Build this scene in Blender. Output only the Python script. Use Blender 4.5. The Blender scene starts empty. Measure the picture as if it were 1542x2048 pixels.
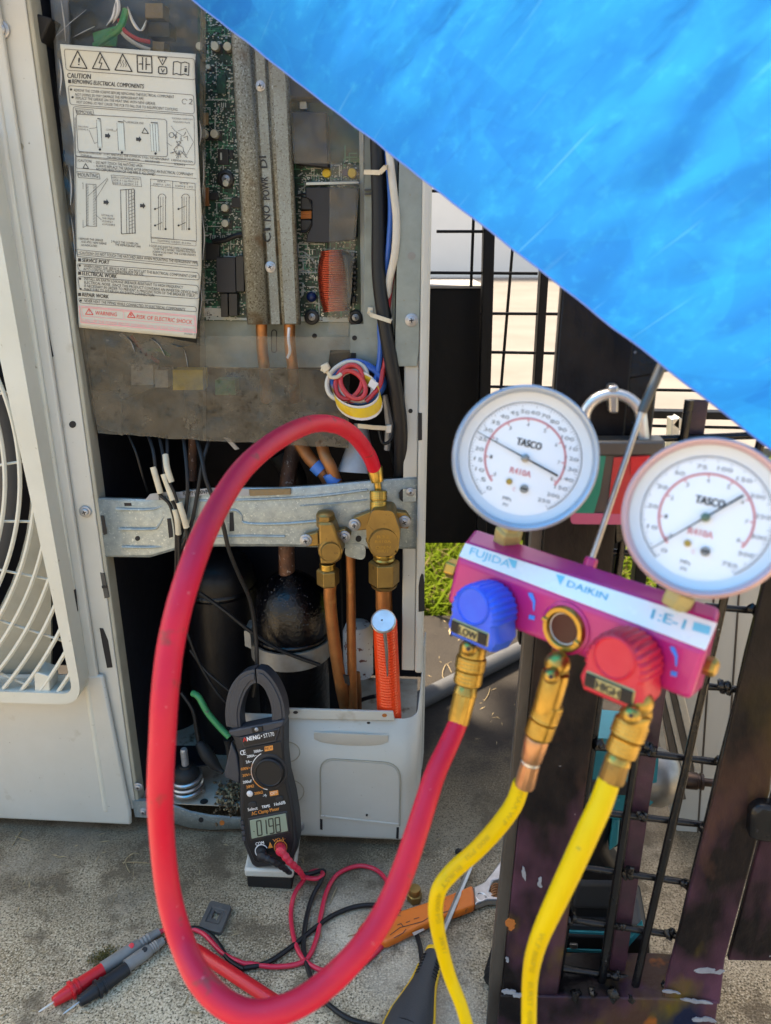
import bpy, math, random
from mathutils import Vector, Matrix
random.seed(7)
C = bpy.context.scene.collection
SC = bpy.context.scene
# ------------------------------------------------------------------ camera, sky, sun, exposure
CAM_H = 0.75
PITCH = math.radians(20.0)
F = 1540.0
cam = bpy.data.objects.new('camera', bpy.data.cameras.new('camera'))
C.objects.link(cam)
cam.location = (0, 0, CAM_H)
cam.rotation_euler = (math.pi / 2 - PITCH, 0, 0)
cam.data.sensor_width = 36
cam.data.lens = F / 2048 * 36
cam.data.clip_start = 0.02
cam.data.clip_end = 200
cam.data.dof.use_dof = True
cam.data.dof.focus_distance = 0.86
cam.data.dof.aperture_fstop = 7.5
SC.camera = cam
SUN_EL, SUN_AZ = math.radians(60), math.radians(-52)      # azimuth from +Y towards +X
w = bpy.data.worlds.new('World'); SC.world = w; w.use_nodes = True
nt = w.node_tree; nt.nodes.clear()
sky = nt.nodes.new('ShaderNodeTexSky'); sky.sky_type = 'NISHITA'; sky.sun_disc = False
sky.sun_elevation = SUN_EL; sky.sun_rotation = SUN_AZ
sky.air_density = 1.0; sky.dust_density = 3.5; sky.ozone_density = 0.6
bg = nt.nodes.new('ShaderNodeBackground'); bg.inputs['Strength'].default_value = 0.14
wo = nt.nodes.new('ShaderNodeOutputWorld')
nt.links.new(sky.outputs[0], bg.inputs[0]); nt.links.new(bg.outputs[0], wo.inputs[0])
sl = bpy.data.lights.new('sun', 'SUN'); sl.energy = 4.2; sl.angle = math.radians(9); sl.color = (1, 0.95, 0.87)
so = bpy.data.objects.new('sun', sl); C.objects.link(so)
sd = Vector((math.sin(SUN_AZ) * math.cos(SUN_EL), math.cos(SUN_AZ) * math.cos(SUN_EL), math.sin(SUN_EL)))
so.rotation_euler = sd.to_track_quat('Z', 'Y').to_euler()
so.location = (2, 6, 9)
SC.view_settings.view_transform = 'Standard'; SC.view_settings.look = 'None'
SC.view_settings.exposure = 1.75; SC.view_settings.gamma = 1.0
SC.view_settings.use_white_balance = True; SC.view_settings.white_balance_temperature = 8250; SC.view_settings.white_balance_tint = 10
SC.view_settings.use_curve_mapping = False
SC.render.engine = 'CYCLES'
SC.cycles.max_bounces = 10; SC.cycles.transparent_max_bounces = 12; SC.cycles.transmission_bounces = 4
SC.cycles.sample_clamp_indirect = 6.0

# ------------------------------------------------------------------ geometry of the view
cp, sp = math.cos(PITCH), math.sin(PITCH)
CAMP = Vector((0, 0, CAM_H))
FWD = Vector((0, cp, -sp)); UPV = Vector((0, sp, cp)); RT = Vector((1, 0, 0))
ZUP = Vector((0, 0, 1))
def ray(px, py): return RT * ((px - 771) / F) + UPV * (-(py - 1024) / F) + FWD
def D(px, py, z): return CAMP + ray(px, py) * z
def depth(p): return (p - CAMP).dot(FWD)
def pm(p): return depth(p) / F                   # metres per photo pixel at p
class Plane:
    def __init__(s, o, n): s.o = Vector(o); s.n = Vector(n).normalized()   # n points away from the camera
    def __call__(s, px, py, w=0.0):
        d = ray(px, py)
        return CAMP + d * ((w + s.n.dot(s.o - CAMP)) / s.n.dot(d))
YAW = math.radians(3.5)
U = Plane((0, 0.80, 0), (math.sin(YAW), math.cos(YAW), 0))      # front of the air conditioner
UN = U.n
GYAW = math.radians(10.5); LEAN = math.radians(4)
GT = Plane((0.10, 0.545, 0.06), (math.sin(GYAW) * math.cos(LEAN), math.cos(GYAW) * math.cos(LEAN), -math.sin(LEAN)))
FA = Plane((0, 1.08, 0), (0, 1, 0))
def G(px, py, z=0.0):
    d = ray(px, py)
    return CAMP + d * ((z - CAM_H) / d.z)
def Yp(px, py, y):
    d = ray(px, py)
    return CAMP + d * (y / d.y)

# ------------------------------------------------------------------ materials
MATS = {}
def mat(name, col, rough=0.5, metal=0.0, var=None, vscale=40.0, spots=(), bump=None, coat=0.0, spec=0.5, emis=None, stretch=None, zfade=None):
    """var: (colour, amount) large-scale mottling; spots: [(colour, scale, threshold, softness)]; bump: (scale, strength)"""
    m = bpy.data.materials.new(name); m.use_nodes = True; MATS[name] = m
    n = m.node_tree.nodes; l = m.node_tree.links; n.clear()
    out = n.new('ShaderNodeOutputMaterial'); b = n.new('ShaderNodeBsdfPrincipled')
    l.new(b.outputs[0], out.inputs[0])
    b.inputs['Base Color'].default_value = (*col, 1)
    b.inputs['Roughness'].default_value = rough; b.inputs['Metallic'].default_value = metal
    b.inputs['Coat Weight'].default_value = coat; b.inputs['Specular IOR Level'].default_value = spec
    b.inputs['Coat Roughness'].default_value = 0.15
    tc = n.new('ShaderNodeTexCoord'); vec = tc.outputs['Object']
    if stretch:
        mp = n.new('ShaderNodeMapping'); mp.inputs['Scale'].default_value = stretch
        l.new(vec, mp.inputs['Vector']); vec = mp.outputs[0]
    cur = None
    def mixin(c2, fac_socket):
        nonlocal cur
        mx = n.new('ShaderNodeMix'); mx.data_type = 'RGBA'
        if cur is None: mx.inputs[6].default_value = (*col, 1)
        else: l.new(cur, mx.inputs[6])
        mx.inputs[7].default_value = (*c2, 1); l.new(fac_socket, mx.inputs[0]); cur = mx.outputs[2]
    def noise(scale, detail=6, rgh=0.6):
        t = n.new('ShaderNodeTexNoise'); t.inputs['Scale'].default_value = scale
        t.inputs['Detail'].default_value = detail; t.inputs['Roughness'].default_value = rgh
        l.new(vec, t.inputs['Vector']); return t.outputs['Fac']
    def ramp(s, a, c, top=1.0):
        r = n.new('ShaderNodeMapRange'); r.inputs[1].default_value = a; r.inputs[2].default_value = c
        r.inputs[4].default_value = top; l.new(s, r.inputs[0]); return r.outputs[0]
    if var: mixin(var[0], ramp(noise(vscale), 0.32, 0.68, var[1]))
    zf = None
    if zfade:                                # overspray that only reaches so far up the post
        sz = n.new('ShaderNodeSeparateXYZ'); l.new(tc.outputs['Object'], sz.inputs[0]); zf = ramp(sz.outputs[2], zfade[1], zfade[0])
    for (c2, sc, th, so_) in spots:
        f = ramp(noise(sc, 4, 0.55), th, th + so_)
        if zf is not None:
            mm = n.new('ShaderNodeMath'); mm.operation = 'MULTIPLY'; l.new(f, mm.inputs[0]); l.new(zf, mm.inputs[1]); f = mm.outputs[0]
        mixin(c2, f)
    if cur is not None: l.new(cur, b.inputs['Base Color'])
    if bump:
        bp = n.new('ShaderNodeBump'); bp.inputs['Strength'].default_value = bump[1]; bp.inputs['Distance'].default_value = 0.002
        l.new(noise(bump[0]), bp.inputs['Height']); l.new(bp.outputs[0], b.inputs['Normal'])
    rn = n.new('ShaderNodeMapRange'); rn.inputs[3].default_value = max(0, rough - 0.08); rn.inputs[4].default_value = min(1, rough + 0.1)
    l.new(noise(60), rn.inputs[0]); l.new(rn.outputs[0], b.inputs['Roughness'])
    if emis: b.inputs['Emission Color'].default_value = (*emis[0], 1); b.inputs['Emission Strength'].default_value = emis[1]
    return m

mat('cream', (0.50, 0.495, 0.455), 0.42, var=((0.41, 0.405, 0.36), 0.65), vscale=9, spots=[((0.16, 0.14, 0.11), 260, 0.715, 0.03), ((0.36, 0.33, 0.27), 28, 0.64, 0.12)], bump=(300, 0.05))
mat('cream_plastic', (0.54, 0.54, 0.48), 0.38, var=((0.46, 0.455, 0.39), 0.6), vscale=14, spots=[((0.30, 0.28, 0.22), 90, 0.70, 0.06)])
mat('cream_dull', (0.36, 0.345, 0.28), 0.6, var=((0.24, 0.23, 0.18), 0.7), vscale=20)  # darker, greyer cream for returns, shroud and knockout lines
mat('galv', (0.33, 0.38, 0.39), 0.42, 0.5, var=((0.22, 0.265, 0.275), 0.9), vscale=130, spots=[((0.50, 0.55, 0.55), 420, 0.60, 0.10), ((0.16, 0.13, 0.09), 24, 0.68, 0.10)], bump=(500, 0.12))
mat('galv_plate', (0.24, 0.28, 0.265), 0.5, 0.3, var=((0.18, 0.205, 0.19), 0.7), vscale=60, spots=[((0.20, 0.17, 0.13), 16, 0.62, 0.16), ((0.22, 0.19, 0.15), 300, 0.68, 0.05)])
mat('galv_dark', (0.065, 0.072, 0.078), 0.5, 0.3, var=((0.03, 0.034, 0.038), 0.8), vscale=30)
mat('rail', (0.22, 0.235, 0.205), 0.55, 0.35, var=((0.135, 0.12, 0.085), 0.9), vscale=9, spots=[((0.085, 0.072, 0.05), 520, 0.50, 0.12), ((0.31, 0.33, 0.295), 600, 0.56, 0.10), ((0.12, 0.085, 0.05), 26, 0.60, 0.10)], bump=(350, 0.2))
mat('rail_mid', (0.235, 0.255, 0.23), 0.55, 0.3, var=((0.16, 0.155, 0.125), 0.8), vscale=22, spots=[((0.11, 0.10, 0.075), 480, 0.55, 0.12), ((0.29, 0.32, 0.29), 600, 0.58, 0.10)], bump=(350, 0.1))
mat('galv_side', (0.17, 0.18, 0.195), 0.5, 0.3, var=((0.11, 0.118, 0.13), 0.8), vscale=30)
mat('dirt', (0.11, 0.075, 0.04), 0.95, var=((0.05, 0.033, 0.018), 0.9), vscale=200)
mat('floor_pan', (0.44, 0.42, 0.37), 0.6, 0.2, var=((0.30, 0.26, 0.20), 0.9), vscale=26, spots=[((0.14, 0.085, 0.045), 45, 0.58, 0.10)], bump=(160, 0.3))
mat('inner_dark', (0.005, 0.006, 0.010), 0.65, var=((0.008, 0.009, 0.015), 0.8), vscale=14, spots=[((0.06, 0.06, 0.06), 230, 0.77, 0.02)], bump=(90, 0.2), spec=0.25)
mat('black_gloss', (0.003, 0.003, 0.0045), 0.13, bump=(160, 0.6), spec=0.45)
mat('droplet_glint', (0.20, 0.20, 0.22), 0.10, 0.9)  # metallic grey stands in for the bright glint on water beads
mat('black_paint', (0.006, 0.006, 0.008), 0.36, bump=(90, 0.3), spec=0.3)
mat('black_rubber', (0.010, 0.010, 0.011), 0.6, var=((0.028, 0.026, 0.024), 0.5), vscale=30, bump=(200, 0.2), spec=0.3)
mat('grey_rubber', (0.055, 0.055, 0.055), 0.7, var=((0.10, 0.095, 0.085), 0.6), vscale=40, spots=[((0.2, 0.18, 0.15), 300, 0.68, 0.05)], bump=(150, 0.3))
mat('wire_black', (0.008, 0.0085, 0.010), 0.45, spec=0.35)
mat('wire_blue', (0.015, 0.11, 0.42), 0.4, var=((0.01, 0.07, 0.28), 0.5))
mat('wire_red', (0.46, 0.03, 0.035), 0.42)
mat('wire_white', (0.56, 0.53, 0.46), 0.45, var=((0.42, 0.38, 0.31), 0.6), vscale=50)
mat('sleeve', (0.60, 0.53, 0.40), 0.6, var=((0.42, 0.35, 0.24), 0.6), vscale=80)
mat('wire_green', (0.03, 0.27, 0.09), 0.45, spots=[((0.10, 0.10, 0.08), 150, 0.64, 0.05)])
mat('tape_blue', (0.03, 0.16, 0.50), 0.5)
mat('tape_yellow', (0.72, 0.50, 0.02), 0.45, var=((0.52, 0.36, 0.06), 0.7), vscale=60)
mat('tape_white', (0.62, 0.60, 0.60), 0.4)
mat('copper', (0.50, 0.20, 0.065), 0.42, 0.6, var=((0.30, 0.115, 0.04), 0.8), vscale=40, spots=[((0.55, 0.30, 0.10), 25, 0.62, 0.1)])
mat('copper_dull', (0.34, 0.135, 0.045), 0.5, 0.45, var=((0.19, 0.075, 0.03), 0.8), vscale=30)
mat('copper_rust', (0.20, 0.085, 0.045), 0.55, 0.2, var=((0.06, 0.035, 0.03), 0.9), vscale=60, spots=[((0.40, 0.33, 0.30), 190, 0.62, 0.05)], bump=(190, 0.8))
mat('brass_old', (0.29, 0.19, 0.062), 0.38, 0.8, var=((0.22, 0.14, 0.05), 0.8), vscale=60, spots=[((0.13, 0.085, 0.04), 130, 0.63, 0.10)], bump=(150, 0.15))
mat('brass', (0.52, 0.335, 0.085), 0.32, 0.95, var=((0.30, 0.19, 0.05), 0.8), vscale=90)
mat('brass_pink', (0.55, 0.30, 0.17), 0.33, 0.9, var=((0.36, 0.19, 0.10), 0.7), vscale=90)
mat('brass_pale', (0.46, 0.39, 0.17), 0.45, 0.3, var=((0.34, 0.28, 0.11), 0.5))
mat('steel', (0.48, 0.48, 0.49), 0.33, 0.9, var=((0.32, 0.31, 0.30), 0.7), vscale=80)
mat('steel_bright', (0.66, 0.66, 0.66), 0.34, 0.8, var=((0.45, 0.44, 0.43), 0.6), vscale=60)
mat('steel_dark', (0.10, 0.095, 0.09), 0.4, 0.7)
mat('zinc', (0.42, 0.43, 0.45), 0.4, 0.6, var=((0.28, 0.29, 0.31), 0.8), vscale=200)
mat('dark_slot', (0.008, 0.008, 0.01), 0.7)
mat('red_hose', (0.72, 0.011, 0.042), 0.42, spec=0.35, var=((0.60, 0.010, 0.036), 0.7), vscale=22, spots=[((0.30, 0.05, 0.04), 55, 0.60, 0.10), ((0.70, 0.16, 0.16), 260, 0.70, 0.04)], bump=(120, 0.10))
mat('yellow_hose', (0.80, 0.55, 0.001), 0.45, spec=0.35, var=((0.70, 0.46, 0.002), 0.8), vscale=20, spots=[((0.42, 0.33, 0.03), 150, 0.70, 0.06)], bump=(160, 0.08))
mat('red_plastic', (0.60, 0.012, 0.02), 0.35)
mat('lead_red', (0.55, 0.018, 0.05), 0.36)
mat('orange_sleeve', (0.80, 0.05, 0.008), 0.30, coat=0.3)
mat('orange_grip', (0.70, 0.16, 0.015), 0.42, var=((0.58, 0.12, 0.012), 0.7), vscale=30, spots=[((0.10, 0.05, 0.03), 55, 0.64, 0.05)])
mat('grey_plastic', (0.22, 0.215, 0.205), 0.5, var=((0.16, 0.155, 0.15), 0.6), vscale=60)
mat('meter_body', (0.012, 0.013, 0.017), 0.45, var=((0.017, 0.018, 0.022), 0.6), vscale=60, bump=(600, 0.1), spec=0.4)
mat('meter_panel', (0.007, 0.0075, 0.0095), 0.4, spec=0.35)
mat('jaw', (0.022, 0.026, 0.036), 0.45, var=((0.032, 0.037, 0.048), 0.6), vscale=60, bump=(500, 0.12))
mat('lcd', (0.22, 0.26, 0.19), 0.22, var=((0.24, 0.28, 0.21), 0.3), vscale=8)
mat('lcd_ink', (0.012, 0.016, 0.012), 0.4)
mat('print_white', (0.78, 0.78, 0.78), 0.5)
mat('print_orange', (0.72, 0.26, 0.05), 0.5)
mat('print_red', (0.62, 0.03, 0.03), 0.5)
mat('print_red_soft', (0.72, 0.30, 0.32), 0.5)
mat('print_cyan', (0.16, 0.58, 0.74), 0.5)
mat('dial_ink', (0.16, 0.165, 0.175), 0.6)
mat('print_blue', (0.03, 0.22, 0.75), 0.5)
mat('ink', (0.02, 0.02, 0.022), 0.6)
mat('ink_grey', (0.10, 0.10, 0.10), 0.6)
mat('hose_print', (0.56, 0.40, 0.010), 0.5)
mat('magenta', (0.55, 0.014, 0.18), 0.36, 0.1, var=((0.46, 0.012, 0.15), 0.6), vscale=30, coat=0.3)
mat('label_white', (0.90, 0.90, 0.89), 0.25, coat=0.6)
mat('knob_blue', (0.006, 0.085, 0.72), 0.42, var=((0.015, 0.14, 0.78), 0.5), vscale=80)
mat('knob_red', (0.60, 0.010, 0.04), 0.40, var=((0.66, 0.03, 0.06), 0.5), vscale=80)
mat('bezel_blue', (0.36, 0.42, 0.50), 0.30, 0.35)
mat('bezel_rim_blue', (0.12, 0.22, 0.42), 0.35, 0.25)
mat('bezel_pink', (0.55, 0.36, 0.38), 0.34, 0.2)
mat('bezel_rim_red', (0.42, 0.07, 0.09), 0.40, 0.1)
mat('dial', (0.80, 0.82, 0.85), 0.35)
mat('paper', (0.46, 0.465, 0.42), 0.5, var=((0.42, 0.41, 0.35), 0.7), vscale=16, spots=[((0.24, 0.21, 0.16), 200, 0.72, 0.05), ((0.33, 0.30, 0.24), 30, 0.68, 0.10)])
mat('white_sticker', (0.52, 0.52, 0.47), 0.5)
mat('pcb', (0.006, 0.060, 0.036), 0.4, var=((0.003, 0.020, 0.018), 0.9), vscale=55, spots=[((0.010, 0.11, 0.055), 90, 0.60, 0.05)])
mat('trace', (0.05, 0.22, 0.13), 0.4)
mat('silk', (0.42, 0.46, 0.43), 0.5)
mat('solder', (0.45, 0.47, 0.46), 0.3, 0.6)
mat('chip', (0.012, 0.013, 0.015), 0.45)
mat('chip_grey', (0.022, 0.023, 0.027), 0.5, var=((0.03, 0.03, 0.034), 0.5), spec=0.35)
mat('cap_top', (0.50, 0.48, 0.38), 0.4, 0.2)
mat('coil', (0.33, 0.045, 0.022), 0.28, 0.5, var=((0.26, 0.035, 0.02), 0.6), vscale=60)
mat('coil_orange', (0.55, 0.18, 0.04), 0.35, 0.4)
mat('cap_blue', (0.008, 0.022, 0.09), 0.35)
mat('bag', (0.30, 0.31, 0.33), 0.4, var=((0.20, 0.205, 0.215), 0.7), vscale=40)
mat('stained_white', (0.48, 0.46, 0.44), 0.5, spots=[((0.12, 0.04, 0.035), 120, 0.60, 0.04)])
mat('strap', (0.34, 0.34, 0.32), 0.4, 0.4, var=((0.22, 0.19, 0.16), 0.8), vscale=40)
mat('gate_black', (0.004, 0.0042, 0.005), 0.24, spec=0.4, var=((0.010, 0.010, 0.012), 0.7), vscale=40, spots=[((0.16, 0.17, 0.19), 170, 0.69, 0.06)], bump=(70, 0.5))
mat('gate_post', (0.005, 0.0045, 0.006), 0.34, spec=0.16, var=((0.018, 0.013, 0.012), 0.9), vscale=60,
    spots=[((0.105, 0.042, 0.070), 9, 0.44, 0.16), ((0.12, 0.085, 0.012), 12, 0.53, 0.12), ((0.07, 0.035, 0.025), 16, 0.52, 0.12), ((0.008, 0.014, 0.040), 11, 0.60, 0.10), ((0.55, 0.55, 0.58), 95, 0.735, 0.02), ((0.30, 0.09, 0.02), 14, 0.70, 0.04)], bump=(48, 1.0), stretch=(1, 1, 0.55), zfade=(0.24, 0.42))
mat('gate_side', (0.10, 0.085, 0.072), 0.42, 0.2, var=((0.035, 0.027, 0.022), 0.9), vscale=30, bump=(60, 0.4), stretch=(1, 1, 0.25))
mat('purple_bar', (0.085, 0.030, 0.052), 0.45, var=((0.03, 0.014, 0.02), 0.9), vscale=26, bump=(60, 0.6))
mat('fence_black', (0.004, 0.004, 0.005), 0.5, bump=(60, 0.3), spec=0.2)
mat('sunlit_top', (0.30, 0.29, 0.28), 0.6, var=((0.18, 0.17, 0.16), 0.8), vscale=30)  # sunlight on the cabinet lid put into a paler grey
mat('rust', (0.40, 0.12, 0.02), 0.8, bump=(200, 0.8))
mat('paint_drip', (0.30, 0.32, 0.36), 0.5, var=((0.2, 0.21, 0.24), 0.9), vscale=120)
mat('teal', (0.006, 0.25, 0.31), 0.42, var=((0.010, 0.20, 0.25), 0.5), vscale=60)
mat('tool_black', (0.008, 0.0085, 0.010), 0.5, spec=0.35)
mat('tool_grey', (0.030, 0.034, 0.040), 0.5)
mat('gear_metal', (0.30, 0.30, 0.29), 0.38, 0.7, var=((0.20, 0.19, 0.17), 0.7), vscale=60)
mat('brown_steel', (0.06, 0.04, 0.032), 0.35, 0.6)
mat('pale_panel', (0.42, 0.405, 0.37), 0.5, var=((0.36, 0.345, 0.31), 0.7), vscale=20, stretch=(1, 1, 0.2))
mat('alu', (0.52, 0.51, 0.48), 0.35, 0.7, var=((0.35, 0.33, 0.30), 0.6), vscale=50)
mat('handle_grey', (0.034, 0.035, 0.038), 0.6, var=((0.046, 0.047, 0.05), 0.5), vscale=60, bump=(500, 0.15))
mat('handle_yellow', (0.62, 0.36, 0.01), 0.45)
mat('conduit', (0.045, 0.048, 0.054), 0.6, var=((0.065, 0.066, 0.07), 0.7), vscale=30)
mat('leaf_dry', (0.33, 0.25, 0.14), 0.8, var=((0.20, 0.15, 0.08), 0.8), vscale=200)
mat('moss', (0.16, 0.13, 0.025), 0.9, var=((0.07, 0.06, 0.02), 0.8), vscale=200)
mat('padlock_green', (0.0, 0.20, 0.12), 0.4)
mat('padlock_red', (0.50, 0.03, 0.03), 0.4)
mat('padlock_pink', (0.50, 0.09, 0.16), 0.4)
mat('fan_grey', (0.045, 0.05, 0.06), 0.5)
mat('insul_brown', (0.22, 0.15, 0.075), 0.8, bump=(200, 0.6))
mat('wall_white', (0.82, 0.80, 0.77), 0.8, var=((0.74, 0.72, 0.69), 0.5), vscale=1.5)
mat('paving', (0.185, 0.172, 0.160), 0.85, spec=0.1, var=((0.135, 0.125, 0.115), 0.8), vscale=2.2, bump=(30, 0.2))
mat('soil', (0.075, 0.07, 0.03), 0.9, var=((0.05, 0.08, 0.015), 0.9), vscale=12, bump=(60, 0.8))
mat('earth', (0.16, 0.13, 0.09), 0.95, var=((0.09, 0.11, 0.04), 0.9), vscale=0.5)

# ------------------------------------------------------------------ mesh builder
LOC = {}
class MB:
    def __init__(s): s.v = []; s.f = []; s.mi = []; s.m = 0
    def add(s, vs, fs):
        o = len(s.v); s.v += [Vector(v) for v in vs]
        for f in fs: s.f.append([i + o for i in f]); s.mi.append(s.m)
        return s
    def prism(s, poly, vec):
        n = len(poly); vec = Vector(vec)
        a = [Vector(p) for p in poly]; b = [p + vec for p in a]
        fs = [list(range(n)), list(range(2 * n - 1, n - 1, -1))] + [[i, i + n, (i + 1) % n + n, (i + 1) % n] for i in range(n)]
        return s.add(a + b, fs)
    def ring(s, outer, inner, vec):
        n = len(outer); vec = Vector(vec)
        vs = list(outer) + list(inner) + [p + vec for p in outer] + [p + vec for p in inner]
        fs = []
        for i in range(n):
            j = (i + 1) % n
            fs += [[i, j, n + j, n + i], [2 * n + i, 3 * n + i, 3 * n + j, 2 * n + j], [i, 2 * n + i, 2 * n + j, j], [n + i, n + j, 3 * n + j, 3 * n + i]]
        return s.add(vs, fs)
    def strip(s, loops):
        n = len(loops[0])
        return s.add([p for L in loops for p in L], [[k * n + i, k * n + i + 1, (k + 1) * n + i + 1, (k + 1) * n + i] for k in range(len(loops) - 1) for i in range(n - 1)])
    def loft(s, loops, caps=True):
        n = len(loops[0]); vs = [p for L in loops for p in L]; fs = []
        for k in range(len(loops) - 1):
            for i in range(n):
                j = (i + 1) % n
                fs.append([k * n + i, k * n + j, (k + 1) * n + j, (k + 1) * n + i])
        if caps: fs += [list(range(n))[::-1], [(len(loops) - 1) * n + i for i in range(n)]]
        return s.add(vs, fs)
    def obox(s, c, a, b, d):
        c, a, b, d = Vector(c), Vector(a), Vector(b), Vector(d)
        return s.prism([c - a - b - d, c + a - b - d, c + a + b - d, c - a + b - d], d * 2)
    def tube(s, pts, r, n=10, caps=True):
        pts = [Vector(p) for p in pts]; k = len(pts)
        rs = r if isinstance(r, (list, tuple)) else [r] * k
        t0 = (pts[1] - pts[0]).normalized()
        x = t0.orthogonal().normalized(); loops = []
        for i in range(k):
            t = (pts[min(i + 1, k - 1)] - pts[max(i - 1, 0)])
            t = t.normalized() if t.length > 1e-9 else t0
            x = (x - t * x.dot(t)).normalized(); y = t.cross(x)
            loops.append([pts[i] + (x * math.cos(2 * math.pi * a / n) + y * math.sin(2 * math.pi * a / n)) * rs[i] for a in range(n)])
        return s.loft(loops, caps)
    def lathe(s, o, ax, prof, n=24, caps=True, xdir=None, knurl=None, phase=0.0):
        """prof: [(radius, height along ax)]"""
        o = Vector(o); ax = Vector(ax).normalized()
        x = Vector(xdir) if xdir is not None else ax.orthogonal()
        x = (x - ax * x.dot(ax)).normalized(); y = ax.cross(x); loops = []
        for (r, h) in prof:
            L = []
            for a in range(n):
                th = 2 * math.pi * a / n + phase; rr = r
                if knurl: rr = r * (1 + knurl[0] * math.sin(knurl[1] * th + knurl[2] * h) * math.sin(knurl[1] * th - knurl[2] * h))
                L.append(o + ax * h + (x * math.cos(th) + y * math.sin(th)) * max(rr, 1e-5))
            loops.append(L)
        return s.loft(loops, caps)
    def grid(s, fn, nu, nv):
        vs = [fn(i / nu, j / nv) for j in range(nv + 1) for i in range(nu + 1)]
        fs = [[j * (nu + 1) + i, j * (nu + 1) + i + 1, (j + 1) * (nu + 1) + i + 1, (j + 1) * (nu + 1) + i] for j in range(nv) for i in range(nu)]
        return s.add(vs, fs)
    def blob(s, c, r, n=8, squash=(1, 1, 1), jit=0.15, rnd=random):
        vs = []; fs = []; m = n // 2 + 1
        for j in range(m + 1):
            ph = math.pi * j / m
            for i in range(n):
                th = 2 * math.pi * i / n; k = r * (1 + rnd.uniform(-jit, jit))
                vs.append(Vector(c) + Vector((math.sin(ph) * math.cos(th) * squash[0], math.sin(ph) * math.sin(th) * squash[1], math.cos(ph) * squash[2])) * k)
        for j in range(m):
            for i in range(n): fs.append([j * n + i, j * n + (i + 1) % n, (j + 1) * n + (i + 1) % n, (j + 1) * n + i])
        return s.add(vs, fs)
    def build(s, name, mats, parent=None, smooth=40, bevel=0.0, label=None, kind=None, solid=0.0, seg=2):
        me = bpy.data.meshes.new(name)
        o = bpy.data.objects.new(name, me); C.objects.link(o)
        if parent is not None:
            base = LOC[parent.name]; o.parent = parent
        else:
            base = sum(s.v, Vector()) / max(1, len(s.v)); base.z = min(v.z for v in s.v); o.location = base
        LOC[o.name] = base
        me.from_pydata([v - base for v in s.v], [], s.f)
        for m in (mats if isinstance(mats, (list, tuple)) else [mats]): me.materials.append(MATS[m])
        me.polygons.foreach_set('material_index', s.mi)
        import bmesh
        bm = bmesh.new(); bm.from_mesh(me); bmesh.ops.recalc_face_normals(bm, faces=bm.faces); bm.to_mesh(me); bm.free()
        if smooth:
            me.polygons.foreach_set('use_smooth', [True] * len(me.polygons)); me.set_sharp_from_angle(angle=math.radians(smooth))
        if solid:
            md = o.modifiers.new('solid', 'SOLIDIFY'); md.thickness = solid; md.offset = 0
        if bevel:
            md = o.modifiers.new('bevel', 'BEVEL'); md.width = bevel; md.segments = seg; md.limit_method = 'ANGLE'; md.angle_limit = math.radians(35)
        if label: o['label'] = label
        if kind: o['kind'] = kind
        me.update(); return o
def thing(name, label, cat, loc, group=None):
    o = bpy.data.objects.new(name, None); C.objects.link(o); o.empty_display_size = 0.02
    o.location = loc; LOC[o.name] = Vector(loc)
    o['label'] = label; o['category'] = cat
    if group: o['group'] = group
    return o
def tag(o, label, cat, group=None):
    o['label'] = label; o['category'] = cat
    if group: o['group'] = group
    return o
def place(src, name, parent, P, axis, r, xdir=None):
    """an object that shares src's mesh (built about the origin with +Z out, unit radius) set at P"""
    o = src.copy() if src.name in placed else src
    placed.add(src.name)
    if o is not src: C.objects.link(o)
    o.name = name; o.parent = parent
    z = Vector(axis).normalized(); x = Vector(xdir) if xdir is not None else RT
    x = (x - z * x.dot(z)).normalized(); y = z.cross(x)
    M = Matrix((x, y, z)).transposed().to_4x4()
    o.matrix_basis = Matrix.Translation(Vector(P) - LOC[parent.name]) @ M @ Matrix.Scale(r, 4)
    LOC[o.name] = Vector(P); return o
placed = set()
def proto(name, mb, mats, smooth=40):
    o = mb.build(name, mats, None, smooth); me = o.data
    off = LOC[o.name]
    for v in me.vertices: v.co += off
    o.location = (0, 0, 0); return o

def smooth_pts(pts, step=6):
    """Catmull-Rom through tuples/vectors of any size"""
    P = [tuple(p) for p in pts]; P = [P[0]] + P + [P[-1]]; out = []
    for i in range(1, len(P) - 2):
        for k in range(step):
            t = k / step
            out.append(tuple(0.5 * ((2 * b) + (-a + c) * t + (2 * a - 5 * b + 4 * c - d) * t * t + (-a + 3 * b - 3 * c + d) * t ** 3) for a, b, c, d in zip(P[i - 1], P[i], P[i + 1], P[i + 2])))
    out.append(P[-2]); return out
def wire_u(pts, rpx, mb=None, n=8, step=5, plane=None):
    """tube through (px, py, w) on the unit plane, radius in photo pixels"""
    mb = mb or MB(); pl = plane or U; q = smooth_pts(pts, step)
    P = [pl(*p) for p in q]
    return mb.tube(P, [rpx * pm(p) for p in P], n)
def circ(o, ax, r, n=32, xdir=None, a0=0.0, a1=2 * math.pi, closed=True):
    ax = Vector(ax).normalized(); x = Vector(xdir) if xdir is not None else RT
    x = (x - ax * x.dot(ax)).normalized(); y = ax.cross(x)
    k = n if closed else n + 1
    return [Vector(o) + (x * math.cos(a0 + (a1 - a0) * i / n) + y * math.sin(a0 + (a1 - a0) * i / n)) * r for i in range(k)]

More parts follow.
